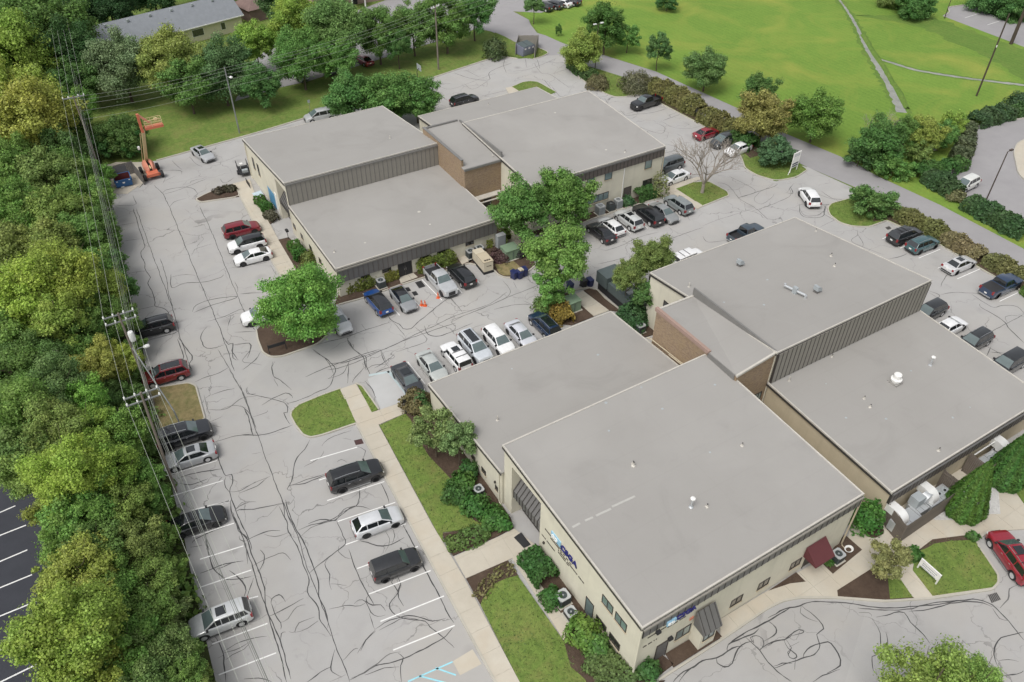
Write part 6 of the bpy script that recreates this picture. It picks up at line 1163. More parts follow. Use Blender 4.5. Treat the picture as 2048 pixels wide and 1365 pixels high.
# ---- the wooded strip on the left
WOOD = [(34,205,66,'L',LIME,8),(80,60,76,'L',DEEP,9),(22,105,64,'L',(.12,.175,.035),9),(128,112,56,'L',(.03,.07,.02),7),(150,160,40,'M',(.045,.09,.025),5),(30,20,70,'L',(.05,.10,.03),10),(150,215,34,'M',GREEN,4),
 (55,245,74,'L',(.155,.18,.04),7.5),(108,300,44,'M',(.05,.10,.028),5),(24,330,52,'M',GREEN,6),(85,350,50,'M',DULL,5.5),(142,340,40,'M',DEEP,4),(30,420,56,'L',GREEN,6),(105,430,52,'M',DULL,5.5),(160,400,42,'M',GREEN,4.5),(188,390,32,'M',GREEN,3.6),(196,355,26,'S',GREEN,2.4),
 (30,500,54,'M',OLIVE,6),(92,500,52,'M',(.125,.16,.04),6),(150,470,44,'M',GREEN,5),(196,450,32,'M',DEEP,3.6),(215,480,24,'S',DEEP,2.2),
 (60,585,72,'L',LIME,8),(125,560,66,'L',(.14,.195,.038),8),(180,540,44,'M',GREEN,5),(222,530,30,'S',(.05,.10,.03),2.6),(208,512,16,'S',GOLD,3),(240,578,30,'S',(.06,.12,.035),2.6),(205,580,42,'M',(.15,.19,.04),5),
 (30,665,56,'M',GREEN,6),(115,640,52,'M',(.15,.20,.04),7),(175,630,44,'M',GREEN,5),(235,640,36,'M',DEEP,4),(75,720,58,'L',DEEP,5),(150,690,50,'M',DEEP,4.5),(198,725,40,'M',(.17,.17,.045),5),(240,720,36,'M',LIME,4),(30,760,56,'M',DEEP,6),(270,690,20,'S',DEEP,2),
 (105,790,62,'L',(.08,.125,.045),6),(45,830,66,'L',GREEN,7),(165,800,44,'M',BRIGHT,5.5),(215,800,36,'M',(.06,.10,.03),3),(255,800,30,'S',DEEP,2.2),(110,870,58,'L',OLIVE,6.5),(60,900,58,'M',(.075,.13,.035),6),(170,870,52,'M',(.11,.17,.035),6),(232,870,48,'M',GREEN,5),(280,885,30,'S',DEEP,2.4),
 (48,930,52,'M',OLIVE,5.5),(135,950,66,'L',LIME,7.5),(215,940,54,'M',(.115,.17,.035),6),(270,950,40,'M',GREEN,4),(118,1012,48,'M',(.13,.17,.04),5),(165,1030,58,'M',GREEN,5.5),(240,1020,50,'M',DULL,4.5),(300,1000,34,'M',DEEP,3),(135,1085,54,'M',(.085,.15,.035),5),(190,1100,58,'M',DEEP,5),(270,1090,50,'M',DULL,4),(322,1075,30,'S',GREEN,2.4),
 (165,1145,60,'M',(.16,.19,.04),6),(130,1130,40,'S',(.12,.17,.035),4),(230,1170,54,'M',GREEN,4.5),(300,1160,46,'M',DULL,3.6),(345,1140,26,'S',DULL,2),(215,1230,44,'S',DEEP,3),(280,1240,54,'M',DULL,3.6),(340,1230,36,'S',(.10,.13,.05),2.4),
 (136,1262,88,'L',(.14,.19,.036),8),(250,1310,60,'M',GREEN,4.5),(320,1310,50,'M',(.085,.14,.045),3.8),(375,1310,30,'S',GREEN,2.2),(190,1360,62,'M',LIME,5),(150,1365,54,'M',(.17,.20,.04),5),(290,1380,54,'M',(.08,.14,.04),4),(365,1370,44,'M',GREEN,3.2),(395,1350,24,'S',DULL,1.8),(405,1400,40,'M',DULL,2.4)]
SPECIAL = {(136,1262):'bright yellow-green tree at the lower left overhanging the dark lot',(55,245):'large yellow-green tree left of the top power pole',(60,585):'lime tree in the left wood, half cut by the frame edge',(125,560):'large lime tree in the middle of the left wood',(198,725):'ochre-leaved tree beside the tall stump in the left wood',(208,512):'small golden tree at the wood edge',(34,205):'lime tree at the upper left frame edge',(80,60):'tall dark tree at the top left corner',(135,950):'lime tree in the left wood beside the dark lot corner'}
ANCH = [(60,'top left corner'),(200,'top power pole'),(290,'orange lift'),(370,'blue dumpster'),(460,'rear red suv'),(560,'big island tree'),(650,'street lamp pole'),(745,'dark red suv'),(815,'dry grass island'),(868,'charcoal suv'),(915,'silver sedan'),(985,'leaning pole foot'),(1042,'black sedan'),(1140,'empty stalls'),(1240,'lowest silver suv'),(1340,'bottom edge')]
USED = {}
for n_, (px,py,r,cls,col,zc) in enumerate(WOOD):
    edge = 200+(py-330)*.21 if py > 330 else 190
    side = 'left edge' if px < 62 else ('lot edge' if px > edge-42 else ('inner part' if px < edge*.62 else 'middle'))
    cw = 'golden' if col == GOLD else 'dull grey-green' if col == DULL else 'olive' if col == OLIVE else 'dark green' if col[1] < .117 else 'yellow-green' if col[0] > .11 else 'green'
    an = min(ANCH, key=lambda q: abs(q[0]-py))[1]; sz = dict(S='small',M='mid-sized',L='large')[cls]
    lab = SPECIAL.get((px,py)) or f"{sz} {cw} tree in the left wood, {side}, level with {an}"
    if lab in USED: USED[lab] += 1; lab = lab.replace('tree in', ('lower tree in','lowest tree in')[min(USED[lab]-2,1)])
    else: USED[lab] = 1
    tree(px, py, r*1.16, cls, tuple(c*k for c, k in zip(col,(1.2,1.12,1.05))), lab, 'woodland_tree', zc=zc*1.0, seed=n_, group='trees of the wooded strip on the left')
# undergrowth: nobody could count it
def inside(p, poly):
    c = False; j = len(poly)-1
    for i in range(len(poly)):
        a, b = poly[i], poly[j]
        if (a[1] > p[1]) != (b[1] > p[1]) and p[0] < (b[0]-a[0])*(p[1]-a[1])/(b[1]-a[1])+a[0]: c = not c
        j = i
    return c
wp = gp('p', (-60,860),(20,945),(85,1005),(118,1100),(138,1250),(165,1400),(420,1400),(424,1365),(398,1250),(378,1160),(356,1060),(332,960),(314,850),(292,780),(278,700),(268,640),(250,580),(228,480),(212,425),(198,340),(170,250),(120,100),(60,0),(-60,200))
xs = [p.x for p in wp]; ys = [p.y for p in wp]; C = []; K = []
Gq = np.random.default_rng(5); pw = [(p.x,p.y) for p in wp]
while len(C) < 1500:
    p = (Gq.uniform(min(xs),max(xs)), Gq.uniform(min(ys),min(max(ys),150)))
    if inside(p, pw): C.append(p)
cl = []; nl = []; kl = []
for x, y in C:
    h = Gq.uniform(.3,1.9); m = 34; d = Gq.normal(size=(m,3)); d /= np.linalg.norm(d,axis=1,keepdims=True); d[:,2] = np.abs(d[:,2])
    cl.append(np.array([x,y,0])+d*np.array([1.1,1.1,h])*Gq.uniform(.6,1.1,(m,1))); nl.append(d+Gq.normal(0,.5,(m,3))); kl.append(np.full(m, Gq.uniform(0,1)))
me = leaf_mesh('undergrowth', np.concatenate(cl), np.concatenate(nl), .3, np.concatenate(kl)); o = link('undergrowth', me); o.color = (.17,.27,.06,1); tag(o, 'dense green undergrowth beneath the trees of the left wood', 'undergrowth', kind='stuff')
# bare twigs among the wood
def bare_tree(p, h, seed, mat, label, name='bare_tree', depth=5, spread=.75, r0=.16, n0=4, group=None):
    g = random.Random(seed); b = MB()
    def grow(q, d, L, r, k):
        e = q+d*L; m = (q+e)/2+Vector((g.uniform(-.06,.06),g.uniform(-.06,.06),g.uniform(-.03,.06)))*L; b.tube([q,m,e], [r,r*.85,r*.68], 6 if k > 2 else 4, cap=False)
        if k == 0: return
        for i in range(3 if k > 3 else g.choice((2,3))):
            ax = Vector((g.uniform(-1,1),g.uniform(-1,1),g.uniform(-.3,.3))).normalized(); dd = (d+ax*spread*g.uniform(.6,1.1)+Vector((0,0,.14))).normalized()
            grow(e, dd, L*g.uniform(.62,.85), r*.62, k-1)
    root = empty(name, (p.x,p.y,0), 0, label, 'tree', group); P = Vector((p.x,p.y,-.05)); P2 = P+Vector((0,0,h*.16))
    b.tube([P, P2], [r0*1.3, r0], 8)
    for i in range(n0):
        a = i*6.28/n0+g.uniform(-.4,.4); grow(P2, Vector((math.cos(a)*.5,math.sin(a)*.5,.85)).normalized(), h*.24, r0*.7, depth)
    b.build('branches', mat, root, 50); return root
bare_tree(at(1404,387), 9.5, 3, M_BARKGREY, 'leafless grey tree on the small lawn island by the rear building', depth=5, n0=5, r0=.2)
bare_tree(at(225,905), 7, 8, M_BARKGREY, 'leafless branches under the middle power pole', depth=4, r0=.09); bare_tree(at(300,1245), 5.5, 9, M_BARKGREY, 'grey bare shrub in the left wood near the silver suv', depth=4, r0=.07); bare_tree(at(1745,300), 7, 12, M_BARKGREY, 'grey bare branches over the ditch thicket', depth=4, r0=.09)
st = at(165,800); b = MB(); b.tube([st+Vector((0,0,-.1)), st+Vector((-.2,.1,3.2)), st+Vector((-.5,.4,6.2))], [.5,.44,.4], 12); o = b.build('tree_stump', M_BARKGREY, smooth=50); tag(o, 'tall sawn-off grey tree trunk in the left wood', 'stump')
# ---- hedges and shrubs
def hedge(poly_or_line, w, h, col, label, name='hedge', line=True, dens=95, size=.17, rough=.10, red=0, cat='hedge', wob=.12):
    """clipped hedge along a ground line: leafy rounded box"""
    P = [Vector((p[0],p[1],0)) for p in poly_or_line]; L = [0]
    for a, b_ in zip(P, P[1:]): L.append(L[-1]+(b_-a).length)
    tot = L[-1]; g = np.random.default_rng(int(abs(P[0].x*13+P[0].y*7))+3); n = int(dens*(tot*(w+2*h)+2*w*h)); C = np.zeros((n,3)); N = np.zeros((n,3)); K = np.zeros(n)
    hp = 1/ (1)
    for i in range(n):
        s = g.uniform(-.15*min(w,1), tot+.15*min(w,1)); sc = min(max(s,0),tot); j = max(0, min(len(P)-2, int(np.searchsorted(L, sc)-1))); t = (sc-L[j])/max(L[j+1]-L[j],1e-6); c = P[j].lerp(P[j+1], t); d = (P[j+1]-P[j]).normalized(); nn = Vector((-d.y,d.x,0))
        a = g.uniform(0, w+2*h); bulge = 1+wob*math.sin(s*1.9+P[0].x)+.06*math.sin(s*5.1)
        if a < h: u, z, nv = -w/2, a, (-1,.3)
        elif a < h+w: u, z, nv = -w/2+(a-h), h, (0,1)
        else: u, z, nv = w/2, a-h-w, (1,.3)
        # round the top corners
        q = max(0, z/h-.7)/.3; u *= (1-.16*q*(abs(u)/(w/2)))
        endf = min(1, (min(sc, tot-sc)+.2)/(.35*w+.2)); z *= (.78+.22*endf); u *= (.8+.2*endf)
        k = g.uniform(.86,1.05); p = c+nn*u*k*bulge+d*(s-sc); C[i] = (p.x+g.normal(0,rough*.4), p.y+g.normal(0,rough*.4), max(.05, z*k*(1+(bulge-1)*.6)+g.normal(0,rough*.5)))
        N[i] = (nn.x*nv[0]+g.normal(0,.45), nn.y*nv[0]+g.normal(0,.45), nv[1]+g.normal(0,.35)); K[i] = np.clip(.5+.5*math.sin(s*1.3+P[0].y)+g.normal(0,.15),0,1)
    root = empty(name, (P[len(P)//2].x, P[len(P)//2].y, 0), 0, label, cat); me = leaf_mesh('foliage', C, N, size, K); o = link('foliage', me, root); o.color = (*[x*1.75 for x in col], 1)
    b = MB()
    for j in range(len(P)-1):
        m = max(1, int((P[j+1]-P[j]).length/1.1))
        for i in range(m):
            p = P[j].lerp(P[j+1], (i+.5)/m); b.tube([p+Vector((0,0,-.02)), p+Vector((random.uniform(-.15,.15),random.uniform(-.15,.15),h*.7))], [.05,.03], 5)
    b.build('stems', M_BARK, root); root.children[-1]['kind'] = 'stuff'; return root
def bush(px, py, r, h, col, label, dens=120, size=.17, name='shrub', flat=1.0, zc=None):
    p = at(px, py, (zc if zc is not None else h*.5)); n = int(dens*2*math.pi*r*r*.9)+60; g = np.random.default_rng(int(px+py*3)); d = g.normal(size=(n,3)); d /= np.linalg.norm(d,axis=1,keepdims=True); d[:,2] = np.where(d[:,2] < -.2, -d[:,2], d[:,2])
    lob = 1+.14*np.sin(4*np.arctan2(d[:,1],d[:,0])+px)+.1*np.sin(7*d[:,2]+py); k = g.uniform(.72,1.06,n)*lob
    C = d*k[:,None]*np.array([r,r*flat,h/1.2])+np.array([0,0,h*.2]); C[:,2] = np.maximum(C[:,2], .03)
    me = leaf_mesh('foliage', C, d+g.normal(0,.45,(n,3))+np.array([0,0,.3]), size, np.clip(.5+.5*np.sin(3*C[:,0]/r+2*C[:,2])+g.normal(0,.2,n),0,1)); root = empty(name, (p.x,p.y,.08), 0, label, 'shrub')
    o = link('foliage', me, root, False); o.color = (*[x*1.75 for x in col], 1); b = MB()
    for i in range(5): a = i*1.256; b.tube([(0,0,-.1),(math.cos(a)*r*.4,math.sin(a)*r*.4,h*.6)], [.04,.02], 5)
    b.build('stems', M_BARK, root, world=False); root.children[-1]['kind'] = 'stuff'; return root
bush_later = [(990,98)]
HG = (.075,.115,.028); HR = (.14,.105,.05); HD = (.045,.10,.025)
hedge(gp('S', (-80,560),(400,405), z=.0), 1.9, 1.6, (.11,.125,.025), 'long clipped hedge below the rear building front, left of the air unit')
hedge(gp('S', (530,370),(700,330)), 1.9, 1.6, (.12,.125,.025), 'short square hedge between the air unit and the dark double door')
hedge(gp('S', (1010,245),(1560,90)), 1.9, 1.75, (.10,.125,.025), 'clipped hedge behind the silver pickup')
hedge(gp('X', (330,850),(480,1010), z=0), 1.3, 1.1, (.045,.10,.018), 'dark green block hedge left of the rear west entry')
hedge(gp('X', (450,1040),(560,1110)), 1.4, .8, (.085,.08,.055), 'brownish low hedge beside the rear west entry')
hedge(gp('B', (640,500),(700,590)), 1.5, 1.2, (.045,.105,.018), 'rounded green hedge below the rear building west windows')
bush(619,517,1.1,1.5,(.10,.12,.03),'yellowish shrub beside the rear building west wall')
hedge(gp('U', (830,190),(1130,100)), 2.6, 1.7, HD, 'big rectangular hedge below the east wing window')
bush(1320,372,1.3,3.2,(.13,.145,.055),'thin olive shrub at the east wing corner',name='shrub',dens=70)
hedge(gp('U', (600,300),(680,270)), .9, .8, HD, 'small green shrub beside the east wing door', 'shrub', cat='shrub')
bush(1256,402,.9,1.2,(.05,.10,.04),'dark shrub between the wall air units')
hedge(gp('C', (640,890),(740,960),(800,1020)), 2.2, 1.5, (.20,.135,.035), 'orange-yellow bush row beside the dark blue suv', 'bush', cat='bush'); bush(1092,612,1.5,1.8,(.09,.14,.035),'green bush at the head of the orange bush row')
bush(1266,630,2.0,2.2,(.04,.085,.03),'dark round shrub above the low roof corner')
hedge(gp('W', (600,420),(760,400)), 1.3, 1.6, (.13,.15,.03), 'yellow-green square shrub right of the rear air units', 'shrub', cat='shrub'); hedge(gp('W', (1010,300),(1180,330)), 2.0, 1.7, (.10,.13,.03), 'dark green hedge behind the grey cabinet')
bush(1000,512,1.3,1.0,(.07,.04,.04),'reddish dark shrub in front of the green transformer'); bush(1042,503,.9,1.3,(.03,.03,.028),'black dead shrub right of the green transformer')
bush(437,382,.8,.7,(.06,.05,.035),'brown shrub in the mulch island, left'); bush(452,378,.7,.7,(.055,.05,.03),'brown shrub in the mulch island, middle'); bush(463,377,.7,.8,(.06,.055,.035),'brown shrub in the mulch island, right')
hedge(gp('M', (1160,720),(1330,850),(1540,960)), 2.2, 1.5, (.055,.095,.03), 'dark hedge under the yellow road tree'); bush(1195,165,2.0,1.8,(.11,.10,.05),'brownish round shrub at the end of the dark hedge')
bush(1275,165,3.0,2.6,(.10,.10,.055),'big rounded brown-green shrub at the hedge start',dens=90)
hedge(gp('L', (930,615),(1100,690),(1280,790)), 3.4, 2.2, (.12,.115,.04), 'long reddish brown hedge between lot and road, upper part', dens=70, size=.22)
hedge(gp('L', (1300,820),(1450,900),(1560,960)), 3.2, 2.2, (.115,.11,.038), 'long reddish brown hedge between lot and road, lower part', dens=70, size=.22); hedge(gp('L', (1500,960),(1640,1030)), 2.6, 1.9, (.05,.10,.025), 'dark green hedge end behind the white sedan', dens=70, size=.22)
hedge(gp('E', (870,285),(1000,350),(1200,440)), 2.4, 1.5, (.115,.118,.04), 'red-brown hedge by the east lot, behind the teal suv', dens=80, size=.2)
hedge(gp('E', (1200,445),(1350,540),(1440,590)), 2.4, 1.4, (.15,.125,.065), 'pinkish grass-like hedge right of the teal suv', dens=80, size=.2); hedge(gp('E', (1480,600),(1600,660),(1740,730)), 2.4, 1.4, (.12,.12,.045), 'red-brown hedge behind the dark blue pickup', dens=80, size=.2); hedge(gp('p', (2050,585),(2140,640)), 2.2, 1.5, (.09,.14,.03), 'green hedge at the right frame edge by the pickup', dens=80, size=.2)
hedge(gp('O', (1075,1235),(1180,1290),(1270,1350)), 3.0, 1.9, (.045,.08,.03), 'clipped dark hedge beside the pearl white suv', dens=70, size=.22)
hedge(gp('E', (1350,220),(1480,290),(1620,370),(1740,435)), 2.8, 1.8, (.045,.085,.03), 'long clipped dark hedge right of the pearl white suv', dens=70, size=.22); bush(1912,390,1.4,1.2,(.12,.12,.055),'thin brown shrub between the two dark side-lot hedges')
hedge(gp('O', (1000,1220),(1100,1180),(1210,1180),(1320,1140)), 2.4, 1.5, (.05,.105,.025), 'green hedge curling along the side lot kerb', dens=70, size=.22); hedge(gp('O', (1290,1120),(1330,1040),(1335,960),(1345,880)), 2.6, 1.7, (.075,.09,.045), 'grey-green hedge along the bend of the side lot', dens=70, size=.22)
hedge(gp('O', (1400,860),(1500,830),(1640,790)), 3.2, 1.7, (.05,.085,.035), 'dark rounded hedge above the side lot', dens=70, size=.22); hedge(gp('O', (1670,790),(1800,770)), 2.6, 1.6, (.055,.10,.03), 'green hedge at the right edge above the side lot', dens=70, size=.22); bush(2043,203,2.2,2.2,(.045,.08,.035),'dark round bush at the right edge by the meadow')
bush(990,98,2.1,3.3,(.065,.09,.035),'round clipped bush at the north lot corner',dens=110,size=.2)
# front building shrubs
bush(832,803,1.5,2.0,(.115,.095,.045),'reddish clipped shrub at the low roof corner by the accessible stall',dens=150)
bush(842,805,1.0,2.0,(.05,.10,.03),'green side of the shrub pair at the low roof corner')
bush(925,965,1.2,1.5,(.06,.12,.025),'green shrub above the grey air unit by the west wall'); bush(950,1010,1.3,1.4,(.05,.115,.025),'dense green shrub below the grey air unit'); bush(912,985,1.3,1.4,(.05,.10,.025),'dark shrub left of the grey air unit'); bush(938,940,.9,1.6,(.05,.11,.03),'upright shrub under the pale tree'); bush(985,1035,1.3,1.0,(.055,.12,.025),'low green shrub nearest the west entry'); bush(1005,1047,.8,.8,(.05,.12,.025),'small leafy shrub at the west entry corner')
hedge(gp('Q', (120,440),(250,400),(380,345)), 1.9, .5, (.085,.13,.035), 'low green groundcover bed along the front walk', 'groundcover', cat='groundcover', size=.14); hedge(gp('Q', (560,590),(440,640),(330,790)), 1.1, .3, (.13,.12,.05), 'sparse brownish groundcover by the front lawn', 'groundcover', cat='groundcover', dens=40, size=.14)
hedge(gp('Q', (668,525),(800,690)), 2.1, 1.5, (.04,.09,.022), 'boxy dark hedge right of the west entry'); bush(1104,1195,1.0,1.1,(.045,.105,.022),'round green shrub beside the upper air unit')
bush(1165,1262,1.3,2.2,(.10,.165,.03),'light green leafy shrub below the lower air unit'); bush(1195,1290,1.0,1.4,(.08,.15,.035),'green shrub behind the light green one'); hedge(gp('Q', (1120,1200),(1230,1300),(1330,1420)), 2.8, .8, (.085,.125,.04), 'broad low shrub mass at the bottom by the west wall', 'groundcover', cat='groundcover', size=.16)
bush(1297,1340,.9,1.3,(.045,.10,.025),'dark spiky shrub at the south-west building corner'); bush(1735,1033,1.35,2.6,(.055,.135,.025),'bright green rounded bush beside the wooden fence',dens=160); bush(1946,1073,.5,.7,(.05,.105,.025),'tiny round shrub beside the red suv'); bush(1828,1108,.8,.6,(.045,.10,.02),'low green shrub at the sign lawn corner'); bush(1658,1125,.4,.4,(.06,.12,.025),'tiny green plant by the awning air unit')
def cone_bush(px, py, r, h, col, label):
    p = at(px, py, .1); n = 12000; g = np.random.default_rng(int(px)); z = g.uniform(0,1,n)**1.15; a = g.uniform(0,6.283,n); rr = r*(1-z)**.8*(.93+.07*np.sin(a*9+z*4))*np.minimum(1,.72+z*2.2)*g.uniform(.9,1.02,n)
    C = np.stack([np.cos(a)*rr, np.sin(a)*rr, z*h+.05],1); N = np.stack([np.cos(a),np.sin(a),np.full(n,.45)],1)+g.normal(0,.35,(n,3)); root = empty('arborvitae', p, 0, label, 'tree')
    o = link('crown', leaf_mesh('crown', C, N, .15, np.clip(.5+.5*np.sin(a*9),0,1)), root, False); o.color = (*[x*1.75 for x in col],1); b = MB(); b.tube([(0,0,-.1),(0,0,h*.7)], [.12,.05], 6); b.build('trunk', M_BARK, root, world=False)
cone_bush(1922,1024,2.1,6.6,(.06,.115,.02),'tall clipped cone evergreen with reddish tip behind the red suv'); cone_bush(2003,962,2.1,6.6,(.05,.11,.022),'green cone evergreen at the right edge by the second fence'); cone_bush(2054,938,2.0,6.4,(.05,.11,.022),'cone evergreen cut by the right frame edge')

# ---- grass blades standing on the near lawns and spilling over their edges: nobody could count them
def blades(polys, dens, h, col, label):
    V = []
    for poly, z in polys:
        q = [(p[0],p[1]) for p in poly]; x0, x1 = min(p[0] for p in q), max(p[0] for p in q); y0, y1 = min(p[1] for p in q), max(p[1] for p in q); n = int((x1-x0)*(y1-y0)*dens); X = Gq.uniform((x0,y0),(x1,y1),(n,2))
        ins = np.zeros(n,bool); j = len(q)-1
        for i in range(len(q)):
            a, b = q[i], q[j]; m = ((a[1] > X[:,1]) != (b[1] > X[:,1])) & (X[:,0] < (b[0]-a[0])*(X[:,1]-a[1])/((b[1]-a[1]) or 1e-9)+a[0]); ins ^= m; j = i
        X = X[ins]; V.append(np.c_[X, np.full(len(X), z)])
    C = np.concatenate(V); n = len(C); C[:,2] += h*.3; N = Gq.normal(size=(n,3)); N[:,2] = np.abs(N[:,2])*.9+.5
    k = np.clip(.5+.35*np.sin(C[:,0]*.5)+.3*np.sin(C[:,1]*.37+C[:,0]*.2)+Gq.normal(0,.2,n),0,1)
    o = link('grass', leaf_mesh('grass', C, N, h, k)); o.color = (*col,1); tag(o, label, 'grass', kind='stuff')
lw = []
for o_ in bpy.data.objects:
    if o_.name.split('.')[0] == 'lawn' and o_.data.materials[0] is M_GRASS:
        vs = [v.co for v in o_.data.vertices]; n_ = len(vs)//2; lw.append((vs[n_:], vs[-1].z))
blades(lw, 26, .075, (.135,.19,.05), 'short mown grass of the lawn islands')
# ================================================================ SMALL THINGS
def thing(name, p, label, cat, rz=0, group=None, scale=1): return empty(name, p, rz, label, cat, group, scale)
def ac_unit(px, py, label, s=.8, h=.85, body=M_GREYBOX, top=M_DUCT, z=.1, rz=0, zc=None):
    p = at(px, py, z+(h if zc is None else zc)); p.z = z; r = thing('air_conditioner', p, label, 'air conditioner', rz); a = s/2
    b = MB(); b.box(-a-.12, a+.12, -a-.12, a+.12, -.1, .04); b.build('pad', M_KERB, r, world=False)
    b = MB(); b.box(-a, a, -a, a, .05, h-.06); bo = b.build('housing', body, r, world=False)
    for i in range(7):
        for k, (x0,x1,y0,y1) in enumerate(((-a,a,-a-.012,-a),(-a,a,a,a+.012),(-a-.012,-a,-a,a),(a,a+.012,-a,a))):
            g = MB(); zz_ = .12+i*(h-.25)/7; g.box(x0+.03*(k<2), x1-.03*(k<2), y0+.03*(k>1), y1-.03*(k>1), zz_, zz_+.035); g.build('louvre', M_TRIM, bo, world=False)
    b = MB(); n = 20
    ring = [(math.cos(2*math.pi*i/n)*a*.72, math.sin(2*math.pi*i/n)*a*.72) for i in range(n)]; sq = []
    for i in range(n):
        c_, s_ = math.cos(2*math.pi*i/n), math.sin(2*math.pi*i/n); m = max(abs(c_),abs(s_)); sq.append((c_/m*(a+.03), s_/m*(a+.03)))
    vs = [(x,y,h) for x,y in ring]+[(x,y,h) for x,y in sq]+[(x,y,h-.08) for x,y in sq]+[(x,y,h-.12) for x,y in ring]
    b.add(vs, [f for i in range(n) for f in ((i,n+i,n+(i+1)%n,(i+1)%n),(n+i,2*n+i,2*n+(i+1)%n,n+(i+1)%n),(i,(i+1)%n,3*n+(i+1)%n,3*n+i))]); to = b.build('top_cover', top, r, world=False)
    b = MB(); b.lathe([(a*.7,h-.13),(0,h-.125)], 16); b.build('fan_well', M_BLACK, r, world=False)
    b = MB()
    for i in range(4): b.box(.04, a*.62, -.07, .07, h-.1, h-.085, 0, Matrix.Rotation(i*math.pi/2+.4,4,'Z') @ Matrix.Rotation(.0,4,'X'))
    b.lathe([(.1,h-.1),(.09,h-.04),(0,h-.03)], 10); b.build('fan', M_GREYBOX, r, world=False)
    g = MB()
    for i in range(4): 
        rr = a*(.2+.15*i); g.tube([(math.cos(t*.3927)*rr, math.sin(t*.3927)*rr, h+.012) for t in range(17)], .008, 4, cap=False)
    for i in range(6): t = i*math.pi/3; g.tube([(math.cos(t)*.08,math.sin(t)*.08,h+.012),(math.cos(t)*a*.74,math.sin(t)*a*.74,h+.012)], .008, 4)
    g.build('fan_guard', M_TRIM, to, world=False); to.children[-1]['kind'] = 'stuff'; return r
ac_unit(957,977,'grey air conditioner among green shrubs by the west wall',.8,.75,M_DKTEAL)
ac_unit(1126,1190,'upper of two air conditioners on the mulch by the west wall',.95,.95,M_DKTEAL); ac_unit(1142,1223,'lower of two air conditioners on the mulch by the west wall',.82,.62,M_DKTEAL)
ac_unit(1678,1107,'air conditioner beside the maroon awning',.85,.85,M_DKTEAL); ac_unit(1281,649,'air conditioner above the low roof edge by the cream wall',.9,1.0,M_DKTEAL)
ac_unit(1201,411,'left of three air conditioners below the east wing window',1.0,1.25); ac_unit(1222,406,'dark middle air conditioner below the east wing window',.85,1.1,M_DKTEAL,M_TRIM); ac_unit(1237,399,'right of three air conditioners below the east wing window',.9,1.25)
ac_unit(761,560,'air conditioner between two hedges at the rear building front',.9,1.0,M_DKTEAL)
ac_unit(941,501,'air conditioner behind the beige generator, left',.95,.95,M_DKTEAL); ac_unit(959,494,'air conditioner behind the beige generator, right',.95,.95,M_DKTEAL)
# generator, transformers, cabinets
p0, p1 = at(951,522), at(977,541)
g0 = at(963,527,.3); r = thing('generator', (g0.x,g0.y-.3,0), 'beige standby generator on a dark base at the lot edge', 'generator', RAD(-4), None, .88); b = MB(); b.box(-.75,.75,-1.9,1.9,-.02,.38); b.build('base_tank', M_BLACK, r, world=False)
b = MB(); b.box(-.7,.7,-1.85,1.85,.4,1.85); h = b.build('housing', M_BEIGEBOX, r, world=False); b = MB(); b.box(-.74,.74,-1.89,.55,1.86,1.98); b.build('roof_panel', M_TAN, r, world=False)
for i in range(3): b = MB(); b.box(-.45+i*.32,-.22+i*.32,-1.6,-1.4,1.985,2.06); b.build('roof_fitting', M_FRAME, r, world=False)
b = MB(); b.box(-.3,.4,-1.89,-1.86,1.2,1.28); b.build('grille', M_MARK, r, world=False); b = MB(); b.box(-.72,-.705,-1.3,-.2,.6,1.6); b.build('access_door', M_BEIGEBOX, r, world=False)
def transformer(px, py, label, w=1.9, d=1.5, h=1.45, rz=0):
    p = at(px, py, h*.5); r = thing('transformer', (p.x,p.y,.1), label, 'transformer', rz); b = MB(); b.box(-w/2-.15,w/2+.15,-d/2-.15,d/2+.15,-.1,.06); b.build('pad', M_KERB, r, world=False)
    b = MB(); b.hexa([(-w/2,-d/2,.07),(w/2,-d/2,.07),(w/2,d/2,.07),(-w/2,d/2,.07)],[(-w/2,-d/2+.12,h-.1),(w/2,-d/2+.12,h-.1),(w/2,d/2,h),(-w/2,d/2,h)]); b.build('tank', M_GREENBOX, r, world=False)
    b = MB(); b.hexa([(-w/2-.05,-d/2,h-.095),(w/2+.05,-d/2,h-.095),(w/2+.05,d/2+.05,h+.01),(-w/2-.05,d/2+.05,h+.01)],[(-w/2-.05,-d/2,h-.03),(w/2+.05,-d/2,h-.03),(w/2+.05,d/2+.05,h+.07),(-w/2-.05,d/2+.05,h+.07)]); b.build('lid', M_GREENBOX, r, world=False)
    b = MB(); b.box(-.02,.02,-d/2-.03,-d/2+.02,.15,h-.2); b.build('door_seam', M_DKTEAL, r, world=False)
transformer(1020,506,'green transformer box beside the grey cabinet in the court'); transformer(1142,610,'green transformer box beside the orange bush row',1.8,1.5,1.4)
p = at(1001,483,.9); r = thing('utility_cabinet', (p.x,p.y,.1), 'tall grey utility cabinet at the rear building corner', 'cabinet'); b = MB(); b.box(-.55,.55,-.35,.35,-.05,1.75); b.build('housing', M_GREYBOX, r, world=False)
b = MB(); b.box(-.5,.5,-.365,-.352,.1,1.65); b.build('door', M_GREYBOX, r, world=False); b = MB(); b.box(-.58,.58,-.38,.38,1.755,1.82); b.build('roof', M_DUCT, r, world=False)
p = at(1243,585,1.2); r = thing('cooling_unit', (p.x,p.y,.1), 'dark teal cooling unit on a black base under the olive trees', 'machine', RAD(0)); b = MB(); b.box(-1.0,1.0,-2.6,2.4,.03,1.0); b.build('base', M_BLACK, r, world=False)
b = MB(); b.box(-1.12,1.12,-2.7,1.2,1.01,2.1); b.box(-1.3,1.3,1.21,3.2,1.2,2.7); b.build('housing', M_DKTEAL, r, world=False); r.children[-1]['kind'] = 'stuff'
